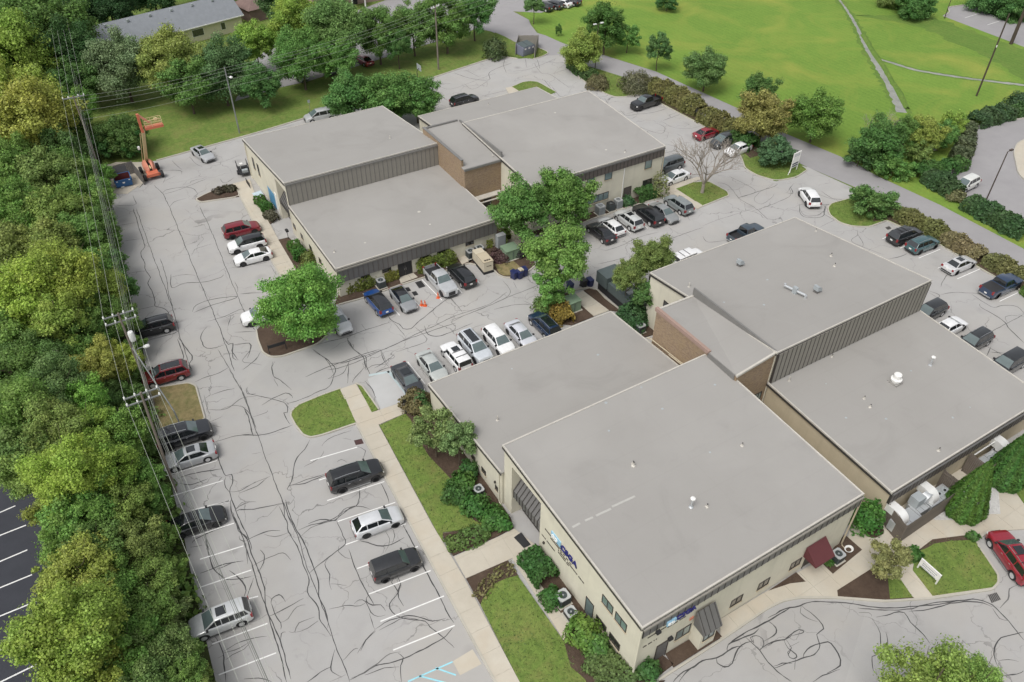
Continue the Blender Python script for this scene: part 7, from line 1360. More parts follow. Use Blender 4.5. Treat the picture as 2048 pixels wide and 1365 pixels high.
b = MB(); b.box(-1.0,1.0,2.41,3.1,.03,1.19); b.build('support', M_BLACK, r, world=False); b = MB(); b.lathe([(.5,2.11),(.5,2.3),(.42,2.3),(.42,2.15)],14,0,(0,-1.5,0)); b.build('fan_cowl', M_DUCT, r, 40, world=False)
# wheeled bins
def bin_(px, py, label, mat=M_BINBLUE, rz=0, lid=True, paper=False, grp=None):
    p = at(px, py, .55); r = thing('wheeled_bin', (p.x,p.y,0), label, 'bin', rz, grp); b = MB(); b.hexa([(-.25,-.3,.06),(.25,-.3,.06),(.25,.28,.06),(-.25,.28,.06)],[(-.31,-.4,1.0),(.31,-.4,1.0),(.31,.36,1.0),(-.31,.36,1.0)]); b.build('body', mat, r, world=False)
    b = MB(); b.hexa([(-.33,-.43,1.005),(.33,-.43,1.005),(.33,.42,1.02),(-.33,.42,1.02)],[(-.31,-.41,1.05),(.31,-.41,1.05),(.31,.42,1.1),(-.31,.42,1.1)]); b.build('lid', mat, r, world=False)
    for s in (-.27,.27): b = MB(); b.lathe([(.11,-.03),(.11,.03)],12,0,(s,.3,.11),'x'); b.build('wheel', M_BLACK, r, 40, world=False)
    b = MB(); b.tube([(-.25,.42,1.0),(.25,.42,1.0)], .02, 6); b.build('handle', M_BLACK, r, world=False)
    if paper:
        b = MB(); b.box(-.28,.2,-.3,.3,1.11,1.3,0,Matrix.Rotation(.2,4,'Y')); b.build('rubbish', M_BEIGEBOX, r, world=False)
bin_(1028,550,'navy bin with papers on top, left of the group at the dry island',rz=.2); bin_(1039,549,'navy bin heaped with cardboard at the dry island',paper=True,rz=.1); bin_(1049,544,'navy bin at the back of the dry island group',rz=-.1)
bin_(1167,566,'dark bin, left of two under the court tree',M_TRIM); bin_(1180,565,'navy bin, right of two under the court tree'); bin_(1140,573,'blue bin half hidden by the court tree trunk')
# cones and mats
def cone(px, py, label):
    p = at(px, py, .3); r = thing('traffic_cone', (p.x,p.y,0), label, 'traffic cone', random.uniform(0,1)); b = MB(); b.box(-.2,.2,-.2,.2,.006,.05); b.build('base', M_CONE, r, world=False); b = MB(); b.lathe([(.155,.05),(.03,.8),(.0,.81)],14); b.build('body', M_CONE, r, 40, world=False)
    b = MB(); b.lathe([(.122,.32),(.092,.5),(.1,.5),(.13,.32)],14); b.build('band', plain('cone_band',(.72,.3,.2),.6), r, 40, world=False)
cone(843,607,'orange traffic cone, left one of the touching pair'); cone(850,608,'orange traffic cone, right one of the touching pair'); cone(876,592,'orange traffic cone on the line beside the silver pickup')
def mat_(k, pts, label, mat=M_TRIM, z=.012, name='floor_mat', cat='mat'):
    P = gp(k, *pts); c = sum(P, Vector())/len(P); b = MB(); b.prism([(p.x,p.y) for p in P], z-.02, z+.012); o = b.build(name, mat); tag(o, label, cat); return o
mat_('S',[(985,420),(1080,395),(1145,480),(1050,510)],'large black rubber mat in the empty stall by the cones'); mat_('S',[(830,505),(890,492),(928,545),(870,560)],'small black mat beside the fastback sedan, upper'); mat_('S',[(935,570),(1000,550),(1038,605),(975,625)],'small black mat beside the fastback sedan, lower')
mat_('Q',[(572,382),(622,347),(688,432),(640,455)],'black entrance mat at the west door',z=.115)
def grate(k, pts, label, mat=M_RUST):
    P = gp(k, *pts); b = MB(); b.prism([(p.x,p.y) for p in P], -.02, .012); r = b.build('drain_grate', mat); tag(r, label, 'drain')
    for i in range(6):
        t = (i+.5)/6; a = P[0].lerp(P[1],t); c = P[3].lerp(P[2],t); d = (P[1]-P[0]).normalized()*.04; s = MB(); s.add([a-d+Vector((0,0,.016)),a+d+Vector((0,0,.016)),c+d+Vector((0,0,.016)),c-d+Vector((0,0,.016))],[(0,1,2,3)]); s.build('bar', M_BATTEN, r)
grate('G',[(778,790),(830,778),(845,810),(790,822)],'rusty drain grate beside the long walk'); grate('J',[(1500,770),(1560,752),(1590,800),(1525,825)],'drain grate by the sign lawn corner',M_GREYMETAL); grate('R',[(75,110),(130,90),(165,125),(110,145)],'drain grate in front of the black suv by the east hedge',M_GREYMETAL)
# ---- wooden screens with rooftop-style air handlers behind the front building
def plank_fence(pts, h, label, name='wooden_screen', pw=.15, z=.1, mat=M_WOOD):
    P = [Vector((p[0],p[1],0)) for p in pts]; r = thing(name, (P[0].x,P[0].y,z), label, 'fence'); bm = MB(); bm.box(.006,pw-.006,-.012,.012,0,1); me = bm.mesh('board', mat)
    for a, b_ in zip(P, P[1:]):
        d = b_-a; L = d.length; n = max(1,int(L/pw)); an = math.atan2(d.y,d.x)
        for i in range(n):
            q = a+d*(i/n); o = link('board', me, r, False); o.location = (q.x-P[0].x, q.y-P[0].y, 0); o.rotation_euler = (0,0,an); o.scale = (L/n/pw,1,h*random.uniform(.985,1.01))
        for zz_ in (.4,h-.35):
            b = MB(); nn = Vector((-d.y,d.x,0)).normalized()*.04; u = Vector((0,0,z+zz_)); w = Vector((0,0,.09)); b.hexa([a+nn+u,b_+nn+u,b_+nn*2+u,a+nn*2+u],[a+nn+u+w,b_+nn+u+w,b_+nn*2+u+w,a+nn*2+u+w]); b.build('rail', mat, r)
    for p in P:
        b = MB(); b.box(p.x-.05,p.x+.05,p.y-.05,p.y+.05,z-.1,z+h+.05); b.build('post', mat, r)
    return r
E = zz('Y',(60,895),(215,1225),(300,1060),(775,745),(745,520))
F0 = Vector((48.8,18.9,0)); fc = at(1796,1087,0.1); fr = at(1912,1018,.1)
plank_fence([(49.3,19.1),(fc.x,fc.y),(fc.x+7.9,fc.y+.15),(fc.x+7.9,19.1)], 2.35, 'weathered wooden screen round the first group of air handlers')
x1 = fc.x+11.6; plank_fence([(x1,19.1),(x1,fc.y+.3),(x1+8,fc.y+.3)], 2.35, 'second wooden screen with air handlers at the right frame edge')
def elbow(b, p, w, h, L, n=9):
    """square duct that rises from the unit, bends and enters the wall (+y)"""
    x, y, z = p; R = L*.62; pr = []
    for i in range(n+1):
        t = i/n*math.pi/2; pr.append((y+R-R*math.cos(t), z+h*.4+R*math.sin(t)))
    outer = [(y,z)]+pr+[(y+L+.5, z+h*.4+R)]; inner = [(y+w,z)]+[(y+w+max(.0,R-w)-max(.0,R-w)*math.cos(i/n*math.pi/2), z+h*.4+max(.0,R-w)*math.sin(i/n*math.pi/2)) for i in range(n+1)]+[(y+L+.5, z+h*.4+R-w)]
    m = len(outer); vs = [(x-w*.55,a,c) for a,c in outer]+[(x+w*.55,a,c) for a,c in outer]+[(x-w*.55,a,c) for a,c in inner]+[(x+w*.55,a,c) for a,c in inner]
    fs = []
    for i in range(m-1): fs += [(i,i+1,m+i+1,m+i)[::-1],(2*m+i,2*m+i+1,3*m+i+1,3*m+i),(i,2*m+i,2*m+i+1,i+1)[::-1],(m+i,m+i+1,3*m+i+1,3*m+i)]
    b.add(vs, fs)
def handler(x, y, label, L=2.6, fans=True, duct=True, big=1.0):
    r = thing('air_handler', (x,y,.1), label, 'air handler'); b = MB(); b.box(-L/2,L/2,-.6,.6,.25,1.35); b.build('cabinet', M_DUCT, r, world=False); b = MB(); b.box(-L/2+.1,L/2-.1,-.5,.5,-.05,.25); b.build('skid', M_BLACK, r, world=False)
    for i in range(3): b = MB(); xx = -L/2+.15+(L-.3)*i/2; b.box(xx-.012,xx+.012,-.605,.605,.26,1.362); b.build('seam', M_SEAM, r, world=False)
    if fans:
        for xx in (L/2-.5,L/2-1.25):
            b = MB(); b.lathe([(.36,1.35),(.36,1.42),(.3,1.42),(.3,1.37),(0,1.37)],18,0,(xx,0,0)); f = b.build('fan_ring', M_GREYBOX, r, 40, world=False); b = MB(); b.lathe([(.12,1.375),(.1,1.46),(0,1.47)],10,0,(xx,0,0)); b.build('fan_hub', M_BLACK, f, 40, world=False)
    if duct:
        b = MB(); elbow(b, (-L/2+.6,-.45,1.2), .75*big, .6, 1.5); b.build('duct_elbow', M_DUCTW, r, 35, world=False)
    return r
yh = (fc.y+18.9)/2-.05
handler(fc.x+1.55, yh, 'air handler with white duct elbow at the left end of the first screen', 2.6, False); handler(fc.x+5.9, yh+.15, 'air handler with two fans and duct elbow in the first screen', 3.0, True)
r = handler(fc.x+3.55, yh+.25, 'grey air handler with round drum in the middle of the first screen', 1.4, False, False); b = MB(); b.box(-.55,.45,-.1,.75,1.36,2.3); b.build('plenum', M_GREYBOX, r, world=False); b = MB(); b.lathe([(.55,-.3),(.55,.3)],18,0,(.95,.1,1.75),'y'); b.build('drum', M_DUCT, r, 40, world=False)
handler(x1+1.9, yh+.3, 'air handler with two fans in the second screen', 3.0, True, False); handler(x1+4.3, yh+.4, 'air handler with white duct elbow in the second screen', 2.2, False, True, 1.1)
pt_ = MB(); q0 = Vector((x1+.5,19.0,2.1)); pt_.tube([q0, q0+Vector((3.2,0,.1))], .07, 8); o = pt_.build('pipe_run', M_DUCTW, smooth=40); tag(o, 'white pipe along the wall above the second screen', 'pipe')
# ---- signs
def sign(p, w, h, z0, label, rz, cols=(M_WHITE,), post=M_WHITE, lines=3, hdr=True):
    r = thing('sign', (p.x,p.y,.08), label, 'sign', rz)
    for s in (-1,1): b = MB(); b.box(s*w/2-.05,s*w/2+.05,-.05,.05,-.1,z0+h); b.build('post', post, r, world=False)
    b = MB(); b.box(-w/2+.05,w/2-.05,-.03,.03,z0,z0+h-.04); o = b.build('panel', cols[0], r, world=False); b = MB(); b.box(-w/2-.06,w/2+.06,-.06,.06,z0+h,z0+h+.06); b.build('cap', post, r, world=False)
    rg = random.Random(int(p.x)); 
    for i in range(lines):
        b = MB(); u = -w/2+.2
        while u < w/2-.3: ww = rg.uniform(.06,.16); b.box(u,u+ww,-.04,-.031,z0+h-.3-i*.22,z0+h-.22-i*.22); u += ww+.04
        k = b.build('small_lettering', plain('sign_grey',(.28,.30,.36),.7), o, world=False); k['kind'] = 'stuff'
    return r
a, c = at(1843,1148,.1), at(1863,1161,.1); m = (at(1842,1142,.1)+at(1864,1162,.1))/2; d = at(1864,1162,.1)-at(1842,1142,.1)
sign(m, 1.75, .75, .45, 'low white sign on two posts on the lawn beside the red suv', math.atan2(d.y,d.x), lines=3)
m = at(1586,343,.1); r = sign(m, 1.6, 2.3, .7, 'white leasing sign with dark stripes on the east entrance island', RAD(8), lines=2)
for z0 in (.85,1.2): b = MB(); b.box(-.7,.7,-.045,-.032,z0,z0+.22); b.build('stripe', plain('sign_navy',(.05,.06,.09),.6), r, world=False)
b = MB(); b.tube([(-.78,0,.8),(-1.5,-.2,.0)], .04, 6); b.build('brace', M_WHITE, r, world=False)
p = at(556,703,.1); r = thing('sign', (p.x,p.y,.08), 'low black two-post sign on the mulch island', 'sign', RAD(-4)); 
for s in (-.9,.9): b = MB(); b.box(s-.04,s+.04,-.04,.04,-.1,1.2); b.build('post', M_BLACK, r, world=False)
b = MB(); b.box(-.85,.85,-.025,.025,.7,1.1); b.build('panel', M_BLACK, r, world=False)
p = at(811,828,.1); r = thing('post_sign', (p.x,p.y,.1), 'slim dark sign post at the accessible stall', 'sign'); b = MB(); b.tube([(0,0,-.1),(0,0,2.0)], .03, 6); b.build('post', M_BLACK, r, world=False); b = MB(); b.box(-.16,.16,-.04,-.03,1.5,1.95); b.build('panel', M_BLACK, r, world=False)
p = at(577,478,.1); r = thing('mailbox', (p.x,p.y,.1), 'black mailbox post by the rear west entry', 'mailbox'); b = MB(); b.tube([(0,0,-.1),(0,0,1.1)], .04, 6); b.build('post', M_BLACK, r, world=False); b = MB(); b.box(-.16,.16,-.26,.26,1.1,1.36); b.build('box', M_BLACK, r, world=False)
p = at(1018,1012,.1)
# bicycle-like hose reel beside the downspout of the south wall
p = at(1697,1100,.12); b = MB()
for i in range(5): rr = .28+i*.03; b.tube([(p.x+math.cos(t*.4)*rr, p.y+math.sin(t*.4)*rr*.8, .15+i*.03) for t in range(17)], .022, 5, cap=False)
o = b.build('garden_hose', M_WHITE); tag(o, 'coiled pale hose on the mulch beside the awning', 'hose', kind='stuff')
# ---- dumpsters and their screens
c0, c1, c2, c3 = at(222,388), at(203,337,1.9), at(262,323,1.9), at(281,346,1.9)
plank_fence([(c0.x+.3,c0.y),(c1.x,c1.y),(c2.x,c2.y),(c3.x,c3.y)], 1.9, 'grey plank enclosure round the blue dumpster', 'dumpster_enclosure', .2, 0, plain('grey_plank',(.16,.15,.14),.9,0,.25,2.5))
p = at(247,364,.5); dv = (at(268,372)-at(232,380)); r = thing('dumpster', (p.x,p.y,.03), 'blue front-load dumpster with open lid in the plank enclosure', 'dumpster', math.atan2(dv.y,dv.x))
b = MB(); b.add([(-1.05,-.75,.12),(1.05,-.75,.12),(1.05,.75,.12),(-1.05,.75,.12),(-1.1,-.95,1.25),(1.1,-.95,1.25),(1.1,.85,1.45),(-1.1,.85,1.45),(-1.0,-.85,1.25),(1.0,-.85,1.25),(1.0,.75,1.43),(-1.0,.75,1.43)],[(0,1,5,4),(1,2,6,5),(2,3,7,6),(3,0,4,7),(4,5,9,8),(5,6,10,9),(6,7,11,10),(7,4,8,11),(0,3,2,1)]); b.build('body', M_DUMPBLUE, r, world=False)
b = MB(); b.add([(-1.0,-.85,1.24),(1.0,-.85,1.24),(1.0,.75,1.42),(-1.0,.75,1.42),(-.95,-.7,.3),(.95,-.7,.3),(.95,.7,.3),(-.95,.7,.3)],[(0,4,5,1),(1,5,6,2),(2,6,7,3),(3,7,4,0),(4,7,6,5)]); b.build('interior', M_RUST, r, world=False)
b = MB(); b.hexa([(-1.0,.86,1.45),(1.0,.86,1.45),(1.0,.92,1.45),(-1.0,.92,1.45)],[(-.85,1.35,2.2),(.85,1.35,2.2),(.85,1.4,2.2),(-.85,1.4,2.2)]); b.build('lid', M_TRIM, r, world=False)
b = MB(); b.lathe([(.2,-.01),(.2,.01)],5,0,(0,-.87,.82),'y'); b.build('emblem', M_WHITE, r, world=False)
for s in (-1,1): b = MB(); b.box(s*.8-.1,s*.8+.1,-.93,-.9,1.02,1.16); b.build('decal', M_WHITE, r, world=False); b = MB(); b.box(s*1.12-.06,s*1.12+.06,-.5,.4,.7,.85); b.build('fork_pocket', M_DUMPBLUE, r, world=False)
b = MB(); b.box(-.5,-.1,-.84,-.8,.06,.2); b.build('label_plate', M_WHITE, r, world=False)
c0, c1, c2, c3 = at(1031,111), at(1037,92), at(1076,92), at(1069,117)
plank_fence([(c0.x,c0.y),(c1.x,c1.y),(c2.x,c2.y),(c3.x,c3.y)], 2.0, 'pale plank enclosure round the grey dumpster by the road', 'dumpster_enclosure', .22, 0, plain('pale_plank',(.27,.25,.22),.9,0,.2,2.5))
p = at(1050,101,.7); r = thing('dumpster', (p.x,p.y,.03), 'grey-violet dumpster in the pale enclosure by the road', 'dumpster', RAD(10))
b = MB(); b.hexa([(-1.4,-1.0,.1),(1.4,-1.0,.1),(1.4,1.0,.1),(-1.4,1.0,.1)],[(-1.45,-1.2,1.7),(1.45,-1.2,1.7),(1.45,1.0,2.0),(-1.45,1.0,2.0)]); b.build('body', M_DUMPGREY, r, world=False)
for s in (-.7,.7): b = MB(); b.hexa([(s-.65,-1.15,1.72),(s+.65,-1.15,1.72),(s+.65,.95,2.0),(s-.65,.95,2.0)],[(s-.65,-1.15,1.78),(s+.65,-1.15,1.78),(s+.65,.95,2.06),(s-.65,.95,2.06)]); b.build('lid', M_DKTEAL, r, world=False)
for s in (-1,0,1): b = MB(); b.box(s*.95-.2,s*.95+.2,-1.2,-1.16,1.3,1.55); b.build('decal', M_WHITE, r, world=False)
b = MB(); b.box(1.42,1.47,-.4,.3,.9,1.5); b.build('side_door', M_BLACK, r, world=False)
# ---- orange boom lift
base = at(301,342,.4); r = thing('boom_lift', (base.x,base.y,0), 'orange boom lift with raised cream boom beside the dumpster', 'boom lift', 0)
fwd = (at(310,345)-at(294,318)); an = math.atan2(fwd.y,fwd.x)-math.pi/2; r.rotation_euler = (0,0,an)   # local +y points to the near end
b = MB(); b.box(-.75,.75,.9,2.3,.55,.95); b.box(-1.0,1.0,1.7,2.1,.45,.72); b.build('chassis', M_ORANGE, r, world=False); r.children[-1]['kind'] = 'stuff'
for x, y in ((-1.15,1.9),(1.15,1.9),(-1.15,-.7),(1.15,-.7)):
    b = MB(); b.lathe([(.28,-.2),(.46,-.2),(.5,-.12),(.5,.12),(.46,.2),(.28,.2)],18,0,(x,y,.5),'x'); w = b.build('wheel', M_BLACK, r, 40, world=False); b = MB(); b.lathe([(.27,-.17),(.27,.17)],12,0,(x,y,.5),'x'); b.build('hub', M_ORANGE, w, 40, world=False)
for s in (-1,1):
    b = MB(); prof = []
    for i in range(9):
        t = i/8; y = -1.9+3.2*t; w = .62*math.sin(math.pi*(t*.86+.1))**.6; z1 = 1.0+.75*math.sin(math.pi*(t*.8+.12))**.8; prof.append((y,w,z1))
    vs = []; 
    for y,w,z1 in prof: vs += [(s*.18,y,.75),(s*(.18+w),y,.8),(s*(.18+w),y,.8+(z1-.8)*.6),(s*(.18+w*.5),y,z1),(s*.18,y,z1*.99)]
    fs = []
    for i in range(8):
        for j in range(4): f = (5*i+j,5*i+5+j,5*i+6+j,5*i+1+j); fs.append(f if s > 0 else f[::-1])
    fs += [tuple(range(5)), tuple(range(44,39,-1))]; b.add(vs, fs); b.build('cowl', M_PINKORANGE, r, 45, world=False)
b = MB(); b.box(-.16,.16,-1.7,1.2,.95,1.25); b.build('turret_slot', M_BLACK, r, world=False); b = MB(); b.box(-.1,.1,.3,1.2,1.26,1.4); b.build('cylinder', M_CREAM, r, world=False)
Ri = Matrix.Rotation(-an,3,'Z'); bt = at(288,303,1.3); bt = Ri@(Vector((bt.x-base.x,bt.y-base.y,1.3))); tipw = at(290,262,7.6); tz = 7.6
bt = Vector((0,-1.4,1.25)); bw = base+Matrix.Rotation(an,3,'Z')@bt
hh = 7.4; tp = at(286,262,hh); tp = Ri@Vector((tp.x-base.x,tp.y-base.y,hh))
dd = (tp-bt); 
def beam(b, p, q, w, d):
    u = (q-p).normalized(); s = u.cross(Vector((0,1,0))).normalized() if abs(u.y) < .95 else Vector((1,0,0)); t = u.cross(s); c = lambda o,i,j: o+s*w*i+t*d*j
    b.hexa([c(p,-1,-1),c(p,1,-1),c(p,1,1),c(p,-1,1)],[c(q,-1,-1),c(q,1,-1),c(q,1,1),c(q,-1,1)])
b = MB(); beam(b, bt, tp, .2, .22); b.build('boom', M_CREAM, r, world=False); b = MB(); b.tube([bt+Vector((.5,0,0)), bt+(dd*.93)+Vector((.42,0,0))], .05, 6); b.build('hose_track', M_CREAM, r, world=False)
b = MB(); b.box(.3,.6,bt.y-.1,bt.y+.2,bt.z+2.0,bt.z+2.4); b.build('sensor_box', M_WHITE, r, world=False)
b = MB(); beam(b, tp+Vector((.1,0,-.2)), tp+Vector((.1,0,2.4)), .16, .2); b.build('jib_arm', M_ORANGE, r, world=False); b = MB(); beam(b, tp+Vector((.1,0,2.35)), tp+Vector((-1.1,0,.9)), .12, .16); b.build('jib_link', M_PINKORANGE, r, world=False)
bx0 = tp+Vector((-2.7,0,.15)); b = MB(); b.box(bx0.x,bx0.x+2.4,bx0.y-.5,bx0.y+.5,bx0.z,bx0.z+.3); b.build('platform', M_ORANGE, r, world=False)
for zz_ in (.6,.9,1.25):
    b = MB(); b.tube([(bx0.x+2.3,bx0.y-.48,bx0.z+zz_),(bx0.x+.3,bx0.y-.48,bx0.z+zz_),(bx0.x+.05,bx0.y-.3,bx0.z+zz_),(bx0.x+.05,bx0.y+.3,bx0.z+zz_),(bx0.x+.3,bx0.y+.48,bx0.z+zz_),(bx0.x+2.3,bx0.y+.48,bx0.z+zz_)], .03, 5); b.build('guard_rail', M_CREAM, r, world=False)
for x in (.3,1.4,2.3):
    for s in (-.48,.48): b = MB(); b.tube([(bx0.x+x,bx0.y+s,bx0.z+.3),(bx0.x+x,bx0.y+s,bx0.z+1.27)], .03, 5); b.build('rail_post', M_CREAM, r, world=False)
b = MB(); b.box(bx0.x+.5,bx0.x+.95,bx0.y-.35,bx0.y-.1,bx0.z+.85,bx0.z+1.15); b.build('control_box', M_CREAM, r, world=False)
# ---- basketball hoop
p = at(836,172); r = thing('basketball_hoop', (p.x,p.y,0), 'portable basketball hoop at the north kerb', 'basketball hoop', RAD(0)); b = MB(); b.box(-.5,.5,-.6,.6,.0,.25); b.build('base', M_TRIM, r, world=False); b = MB(); b.tube([(0,0,.2),(0,0,2.6),(.3,-.2,3.1)], .06, 6); b.build('pole', M_BLACK, r, world=False)
b = MB(); b.box(.35,.4,-.9,.7,2.7,3.7); b.build('backboard', M_GREYBOX, r, world=False); b = MB(); b.tube([(.65+.23*math.cos(t*.4),-.1+.23*math.sin(t*.4),2.95) for t in range(17)], .015, 5, cap=False); b.build('rim', M_ORANGE, r, world=False)
p = at(621,226); r = thing('post_sign', (p.x,p.y,0), 'slim sign post on the grass behind the silver minivan', 'sign'); b = MB(); b.tube([(0,0,-.1),(0,0,2.2)], .03, 6); b.build('post', M_POLEGREY, r, world=False); b = MB(); b.box(-.2,.2,-.04,-.03,1.7,2.2); b.build('panel', M_GREYBOX, r, world=False)
# ---- poles, lamps, wires
def zof(px, py, P):
    d = ray(px,py); t = math.hypot(P.x,P.y)/math.hypot(d.x,d.y); return CH+d.z*t
def pole(base, h, label, r=.125, mat=M_POLE, name='utility_pole', lean=(0,0), cat='pole'):
    root = thing(name, (base.x,base.y,0), label, cat); b = MB(); b.tube([(0,0,-.1),(lean[0]*.5,lean[1]*.5,h*.5),(lean[0],lean[1],h)], [r,r*.88,r*.72], 10); b.build('shaft', mat, root, 50, world=False); return root
def arm(root, z, half, off=0, mat=M_POLEGREY, ins=(-.95,-.45,.45,.95), d=(1,0)):
    b = MB(); ax = Vector((d[0],d[1],0)); nn = Vector((-d[1],d[0],0))*.06; p = ax*-half+nn*off; q = ax*half+nn*off; u = Vector((0,0,.14)); n2 = nn*1.0
    b.hexa([p-n2+Vector((0,0,z)),q-n2+Vector((0,0,z)),q+n2+Vector((0,0,z)),p+n2+Vector((0,0,z))],[p-n2+Vector((0,0,z))+u,q-n2+Vector((0,0,z))+u,q+n2+Vector((0,0,z))+u,p+n2+Vector((0,0,z))+u]); o = b.build('crossarm', mat, root, world=False)
    for t in ins: b = MB(); b.lathe([(.06,z+.14),(.09,z+.2),(.05,z+.26),(.08,z+.32),(.03,z+.38)],8,0,tuple(ax*half*t+nn*off)); b.build('insulator', M_DUCTW, o, 40, world=False)
# pole bases found from tops and feet seen in the photograph
HP = 11.5
PB = at(352,984); tb = at(281,785,HP); P3 = Vector((PB.x,PB.y,0)); lean3 = (tb.x-PB.x, tb.y-PB.y)
t2 = at(236,627,HP); P2_ = Vector((t2.x,t2.y,0)); t1 = at(146,192,HP+.5); P1_ = Vector((t1.x,t1.y,0))
z3 = pole(P3, HP, 'utility pole with double crossarm standing by the silver sedan', lean=lean3)
z2 = pole(P2_, HP, 'utility pole with transformer can and street lamp by the black suv'); z1 = pole(P1_, HP+.5, 'utility pole with single crossarm at the wood edge, upper left')
for zq in (HP-.25,HP-1.0):
    for root, lx in ((z3,lean3),(z2,(0,0))):
        b = MB(); b.box(lx[0]-1.35,lx[0]+1.35,lx[1]-.05,lx[1]+.05,zq+.03,zq+.14); o = b.build('crossarm', M_POLEGREY, root, world=False)
        for t in (-1.25,-.45,.45,1.25): b = MB(); b.lathe([(.06,zq+.14),(.09,zq+.2),(.05,zq+.26),(.08,zq+.32),(.03,zq+.38)],8,0,(lx[0]+t,lx[1],0)); b.build('insulator', M_DUCTW, o, 40, world=False)
arm(z1, HP+.2, 1.35)
b = MB(); b.lathe([(0,HP-3.1),(.24,HP-3.1),(.26,HP-3.0),(.26,HP-2.2),(.22,HP-2.1),(0,HP-2.05)],14,0,(.35,-.3,0)); b.build('transformer_can', M_DUCTW, z2, 40, world=False)
b = MB(); b.tube([(0,0,HP-4.6),(.5,-.1,HP-4.3),(1.1,-.2,HP-4.25)], .035, 6); la = b.build('lamp_arm', M_POLEGREY, z2, world=False); b = MB(); b.lathe([(0,-.15),(.12,-.1),(.2,.15),(.16,.4),(0,.48)],12,0,(1.05,-.2,HP-4.27),'x'); b.build('lamp_head', M_DUCTW, z2, 50, world=False)
b = MB(); b.tube([(.05,-.1,HP-4),(1.4,-4.2,HP-9.5),(1.5,-4.6,HP-11.5)], .07, 6); b.build('stay', M_POLEGREY, z2, world=False)
def wire(P, sag=.6, r=.011):
    b = MB(); pts = []
    for a, c in zip(P, P[1:]):
        n = 14
        for i in range(n): t = i/n; q = a.lerp(c,t); q.z -= sag*4*t*(1-t)*((c-a).length/40); pts.append(q)
    pts.append(P[-1]); b.tube(pts, r, 5, cap=False); return b
T1, T2, T3 = Vector((t1.x,t1.y,HP+.65)), Vector((t2.x,t2.y,HP+.05)), Vector((tb.x,tb.y,HP+.05)); dirS = (T3-T2); T4 = T3+Vector((1.3,-42,.5)); T0 = T1+(T1-T2).normalized()*70; T0.z = HP+1
for k, (ox, oz) in enumerate(((-1.25,0),(-.45,0),(.45,0),(1.25,0))):
    o = wire([q+Vector((ox,0,oz)) for q in (T0,T1,T2,T3,T4)]).build('power_line', M_WIRE); tag(o, ('leftmost','second from left','third from left','rightmost')[k]+' thin wire on the crossarms above the left wood', 'wire', 'overhead wires along the left wood')
for k, (ox, dz) in enumerate(((.15,-3.4),(.25,-4.4),(.05,-5.0),(.3,-5.6))):
    o = wire([q+Vector((ox,0,dz)) for q in (T0,T1,T2,T3,T4)], .9, .017).build('communication_cable', plain('dark_cable',(.16,.17,.15),.6)); tag(o, ('highest','second highest','third highest','lowest')[k]+' thicker cable strung low on the poles above the left wood', 'cable', 'low cables along the left wood')
# north line: lamp pole by the rear building, wooden pole on the north lawn
N1 = at(485,296,0); n1t = at(450,140,10); N1 = Vector((n1t.x,n1t.y,0)); N2 = at(877,139); h2 = zof(868,12,N2)
a_ = pole(N1, 10.4, 'grey steel pole with round lamp at the rear building corner', .12, M_POLEGREY, 'light_pole'); b = MB(); b.tube([(0,0,9.0),(.5,-.2,8.9)], .04, 6); b.build('lamp_arm', M_POLEGREY, a_, world=False); b = MB(); b.lathe([(0,8.68),(.18,8.7),(.28,8.85),(.1,9.0),(0,9.02)],12,0,(.55,-.2,0)); b.build('lamp_head', M_DUCTW, a_, 50, world=False)
b_ = pole(N2, h2, 'wooden utility pole on the north lawn', .16); arm(b_, h2-.3, 1.1, d=(.9,.4), mat=M_DUCTW)
N3 = N2+(N2-N1)*1.0; N3.z = 0
for k, dz in enumerate((0,-.5,-1.1,-2.0,-3.2)):
    A_ = Vector((T1.x,T1.y,T1.z-.3+dz)); B_ = Vector((N1.x,N1.y,10.3+dz*.9)); C_ = Vector((N2.x,N2.y,h2+dz)); D_ = Vector((N3.x,N3.y,h2+2+dz)); o = wire([A_,B_,C_,D_],.8,.012).build('power_line', M_WIRE); tag(o, ('highest','second','middle','fourth','lowest')[k]+' thin overhead wire crossing the north lawn', 'wire', 'overhead wires across the north lawn')
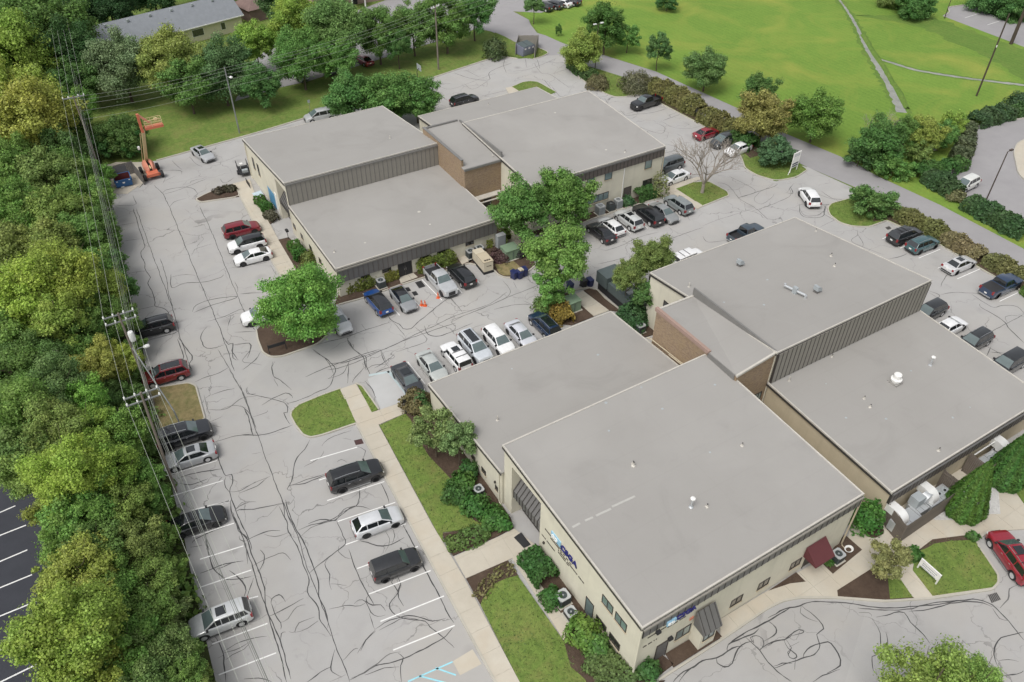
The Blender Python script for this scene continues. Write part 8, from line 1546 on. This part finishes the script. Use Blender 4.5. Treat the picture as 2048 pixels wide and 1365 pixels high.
# light poles at the road and the right side
def lamp_post(bpx, bpy, tpx, tpy, label, mat=M_POLEBR, heads=1, r=.09):
    B_ = at(bpx,bpy); h = zof(tpx,tpy,B_); root = pole(B_, h, label, r, mat, 'light_pole')
    for s in ((-1,1) if heads == 2 else (1,)):
        b = MB(); b.tube([(0,0,h-.1),(s*.7,0,h+.05)], .04, 6); b.build('lamp_arm', mat, root, world=False); b = MB(); b.box(s*.6-.3+(.15*s),s*.6+.3+(.15*s),-.16,.16,h-.02,h+.12); b.build('lamp_head', M_DUCTW if heads == 2 else mat, root, world=False)
lamp_post(1190,138,1195,48,'brown twin-head lamp post behind the dark hedge by the road',heads=2); lamp_post(1968,410,2013,303,'dark lamp post in the side lot',mat=M_POLEBR); lamp_post(1889,37,1903,-8,'thin dark post at the upper lot corner')
B_ = at(1953,192); h = zof(2022,28,B_); q = pole(B_, h, 'tall slim utility pole standing in the meadow, upper right', .15, M_POLEBR); arm(q, h*.62, .8, d=(.8,.5), mat=M_DUCTW, ins=(-.9,.9))
B_ = at(2022,88); q = pole(B_, 16, 'thick brown pole by the upper lot at the right edge', .34, M_POLEBR)
# guy wire marker and white pipe culvert
p = at(1880,290,.3); b = MB(); b.box(p.x-1.1,p.x+1.1,p.y-.12,p.y+.12,-.05,.9); b.box(p.x-1.9,p.x-1.1,p.y-.5,p.y+.12,-.05,.3); o = b.build('culvert_headwall', M_KERB); tag(o, 'small concrete headwall where the ditch enters the thicket', 'headwall', kind=None)
g = MB()
for i in range(7): x = p.x-1.0+i*.33; g.tube([(x,p.y-.2,-.05),(x,p.y-.2,1.0)], .03, 5)
g.tube([(p.x-1.05,p.y-.2,1.0),(p.x+1.05,p.y-.2,1.0)], .035, 5); o = g.build('culvert_railing', M_POLEGREY); tag(o, 'short grey railing over the ditch culvert', 'railing')
# person-free entry clutter: bench-like rack by the rear west wall
p = at(497,370,.3); r = thing('bike_rack', (p.x,p.y,.1), 'dark metal rack by the rear building west wall', 'rack', RAD(90))
for i in range(4): b = MB(); b.tube([(i*.5-.8,0,0),(i*.5-.8,0,.8),(i*.5-.5,0,.8),(i*.5-.5,0,0)], .03, 5); b.build('hoop', M_TRIM, r, world=False)
p = at(512,394,.1); mat_('X',[(232,740),(350,700),(395,760),(290,805)],'blue and white painted square at the rear west wall',plain('pale_blue_mark',(.45,.55,.62),.8,0,.25,1),.105,'painted_square','marking')
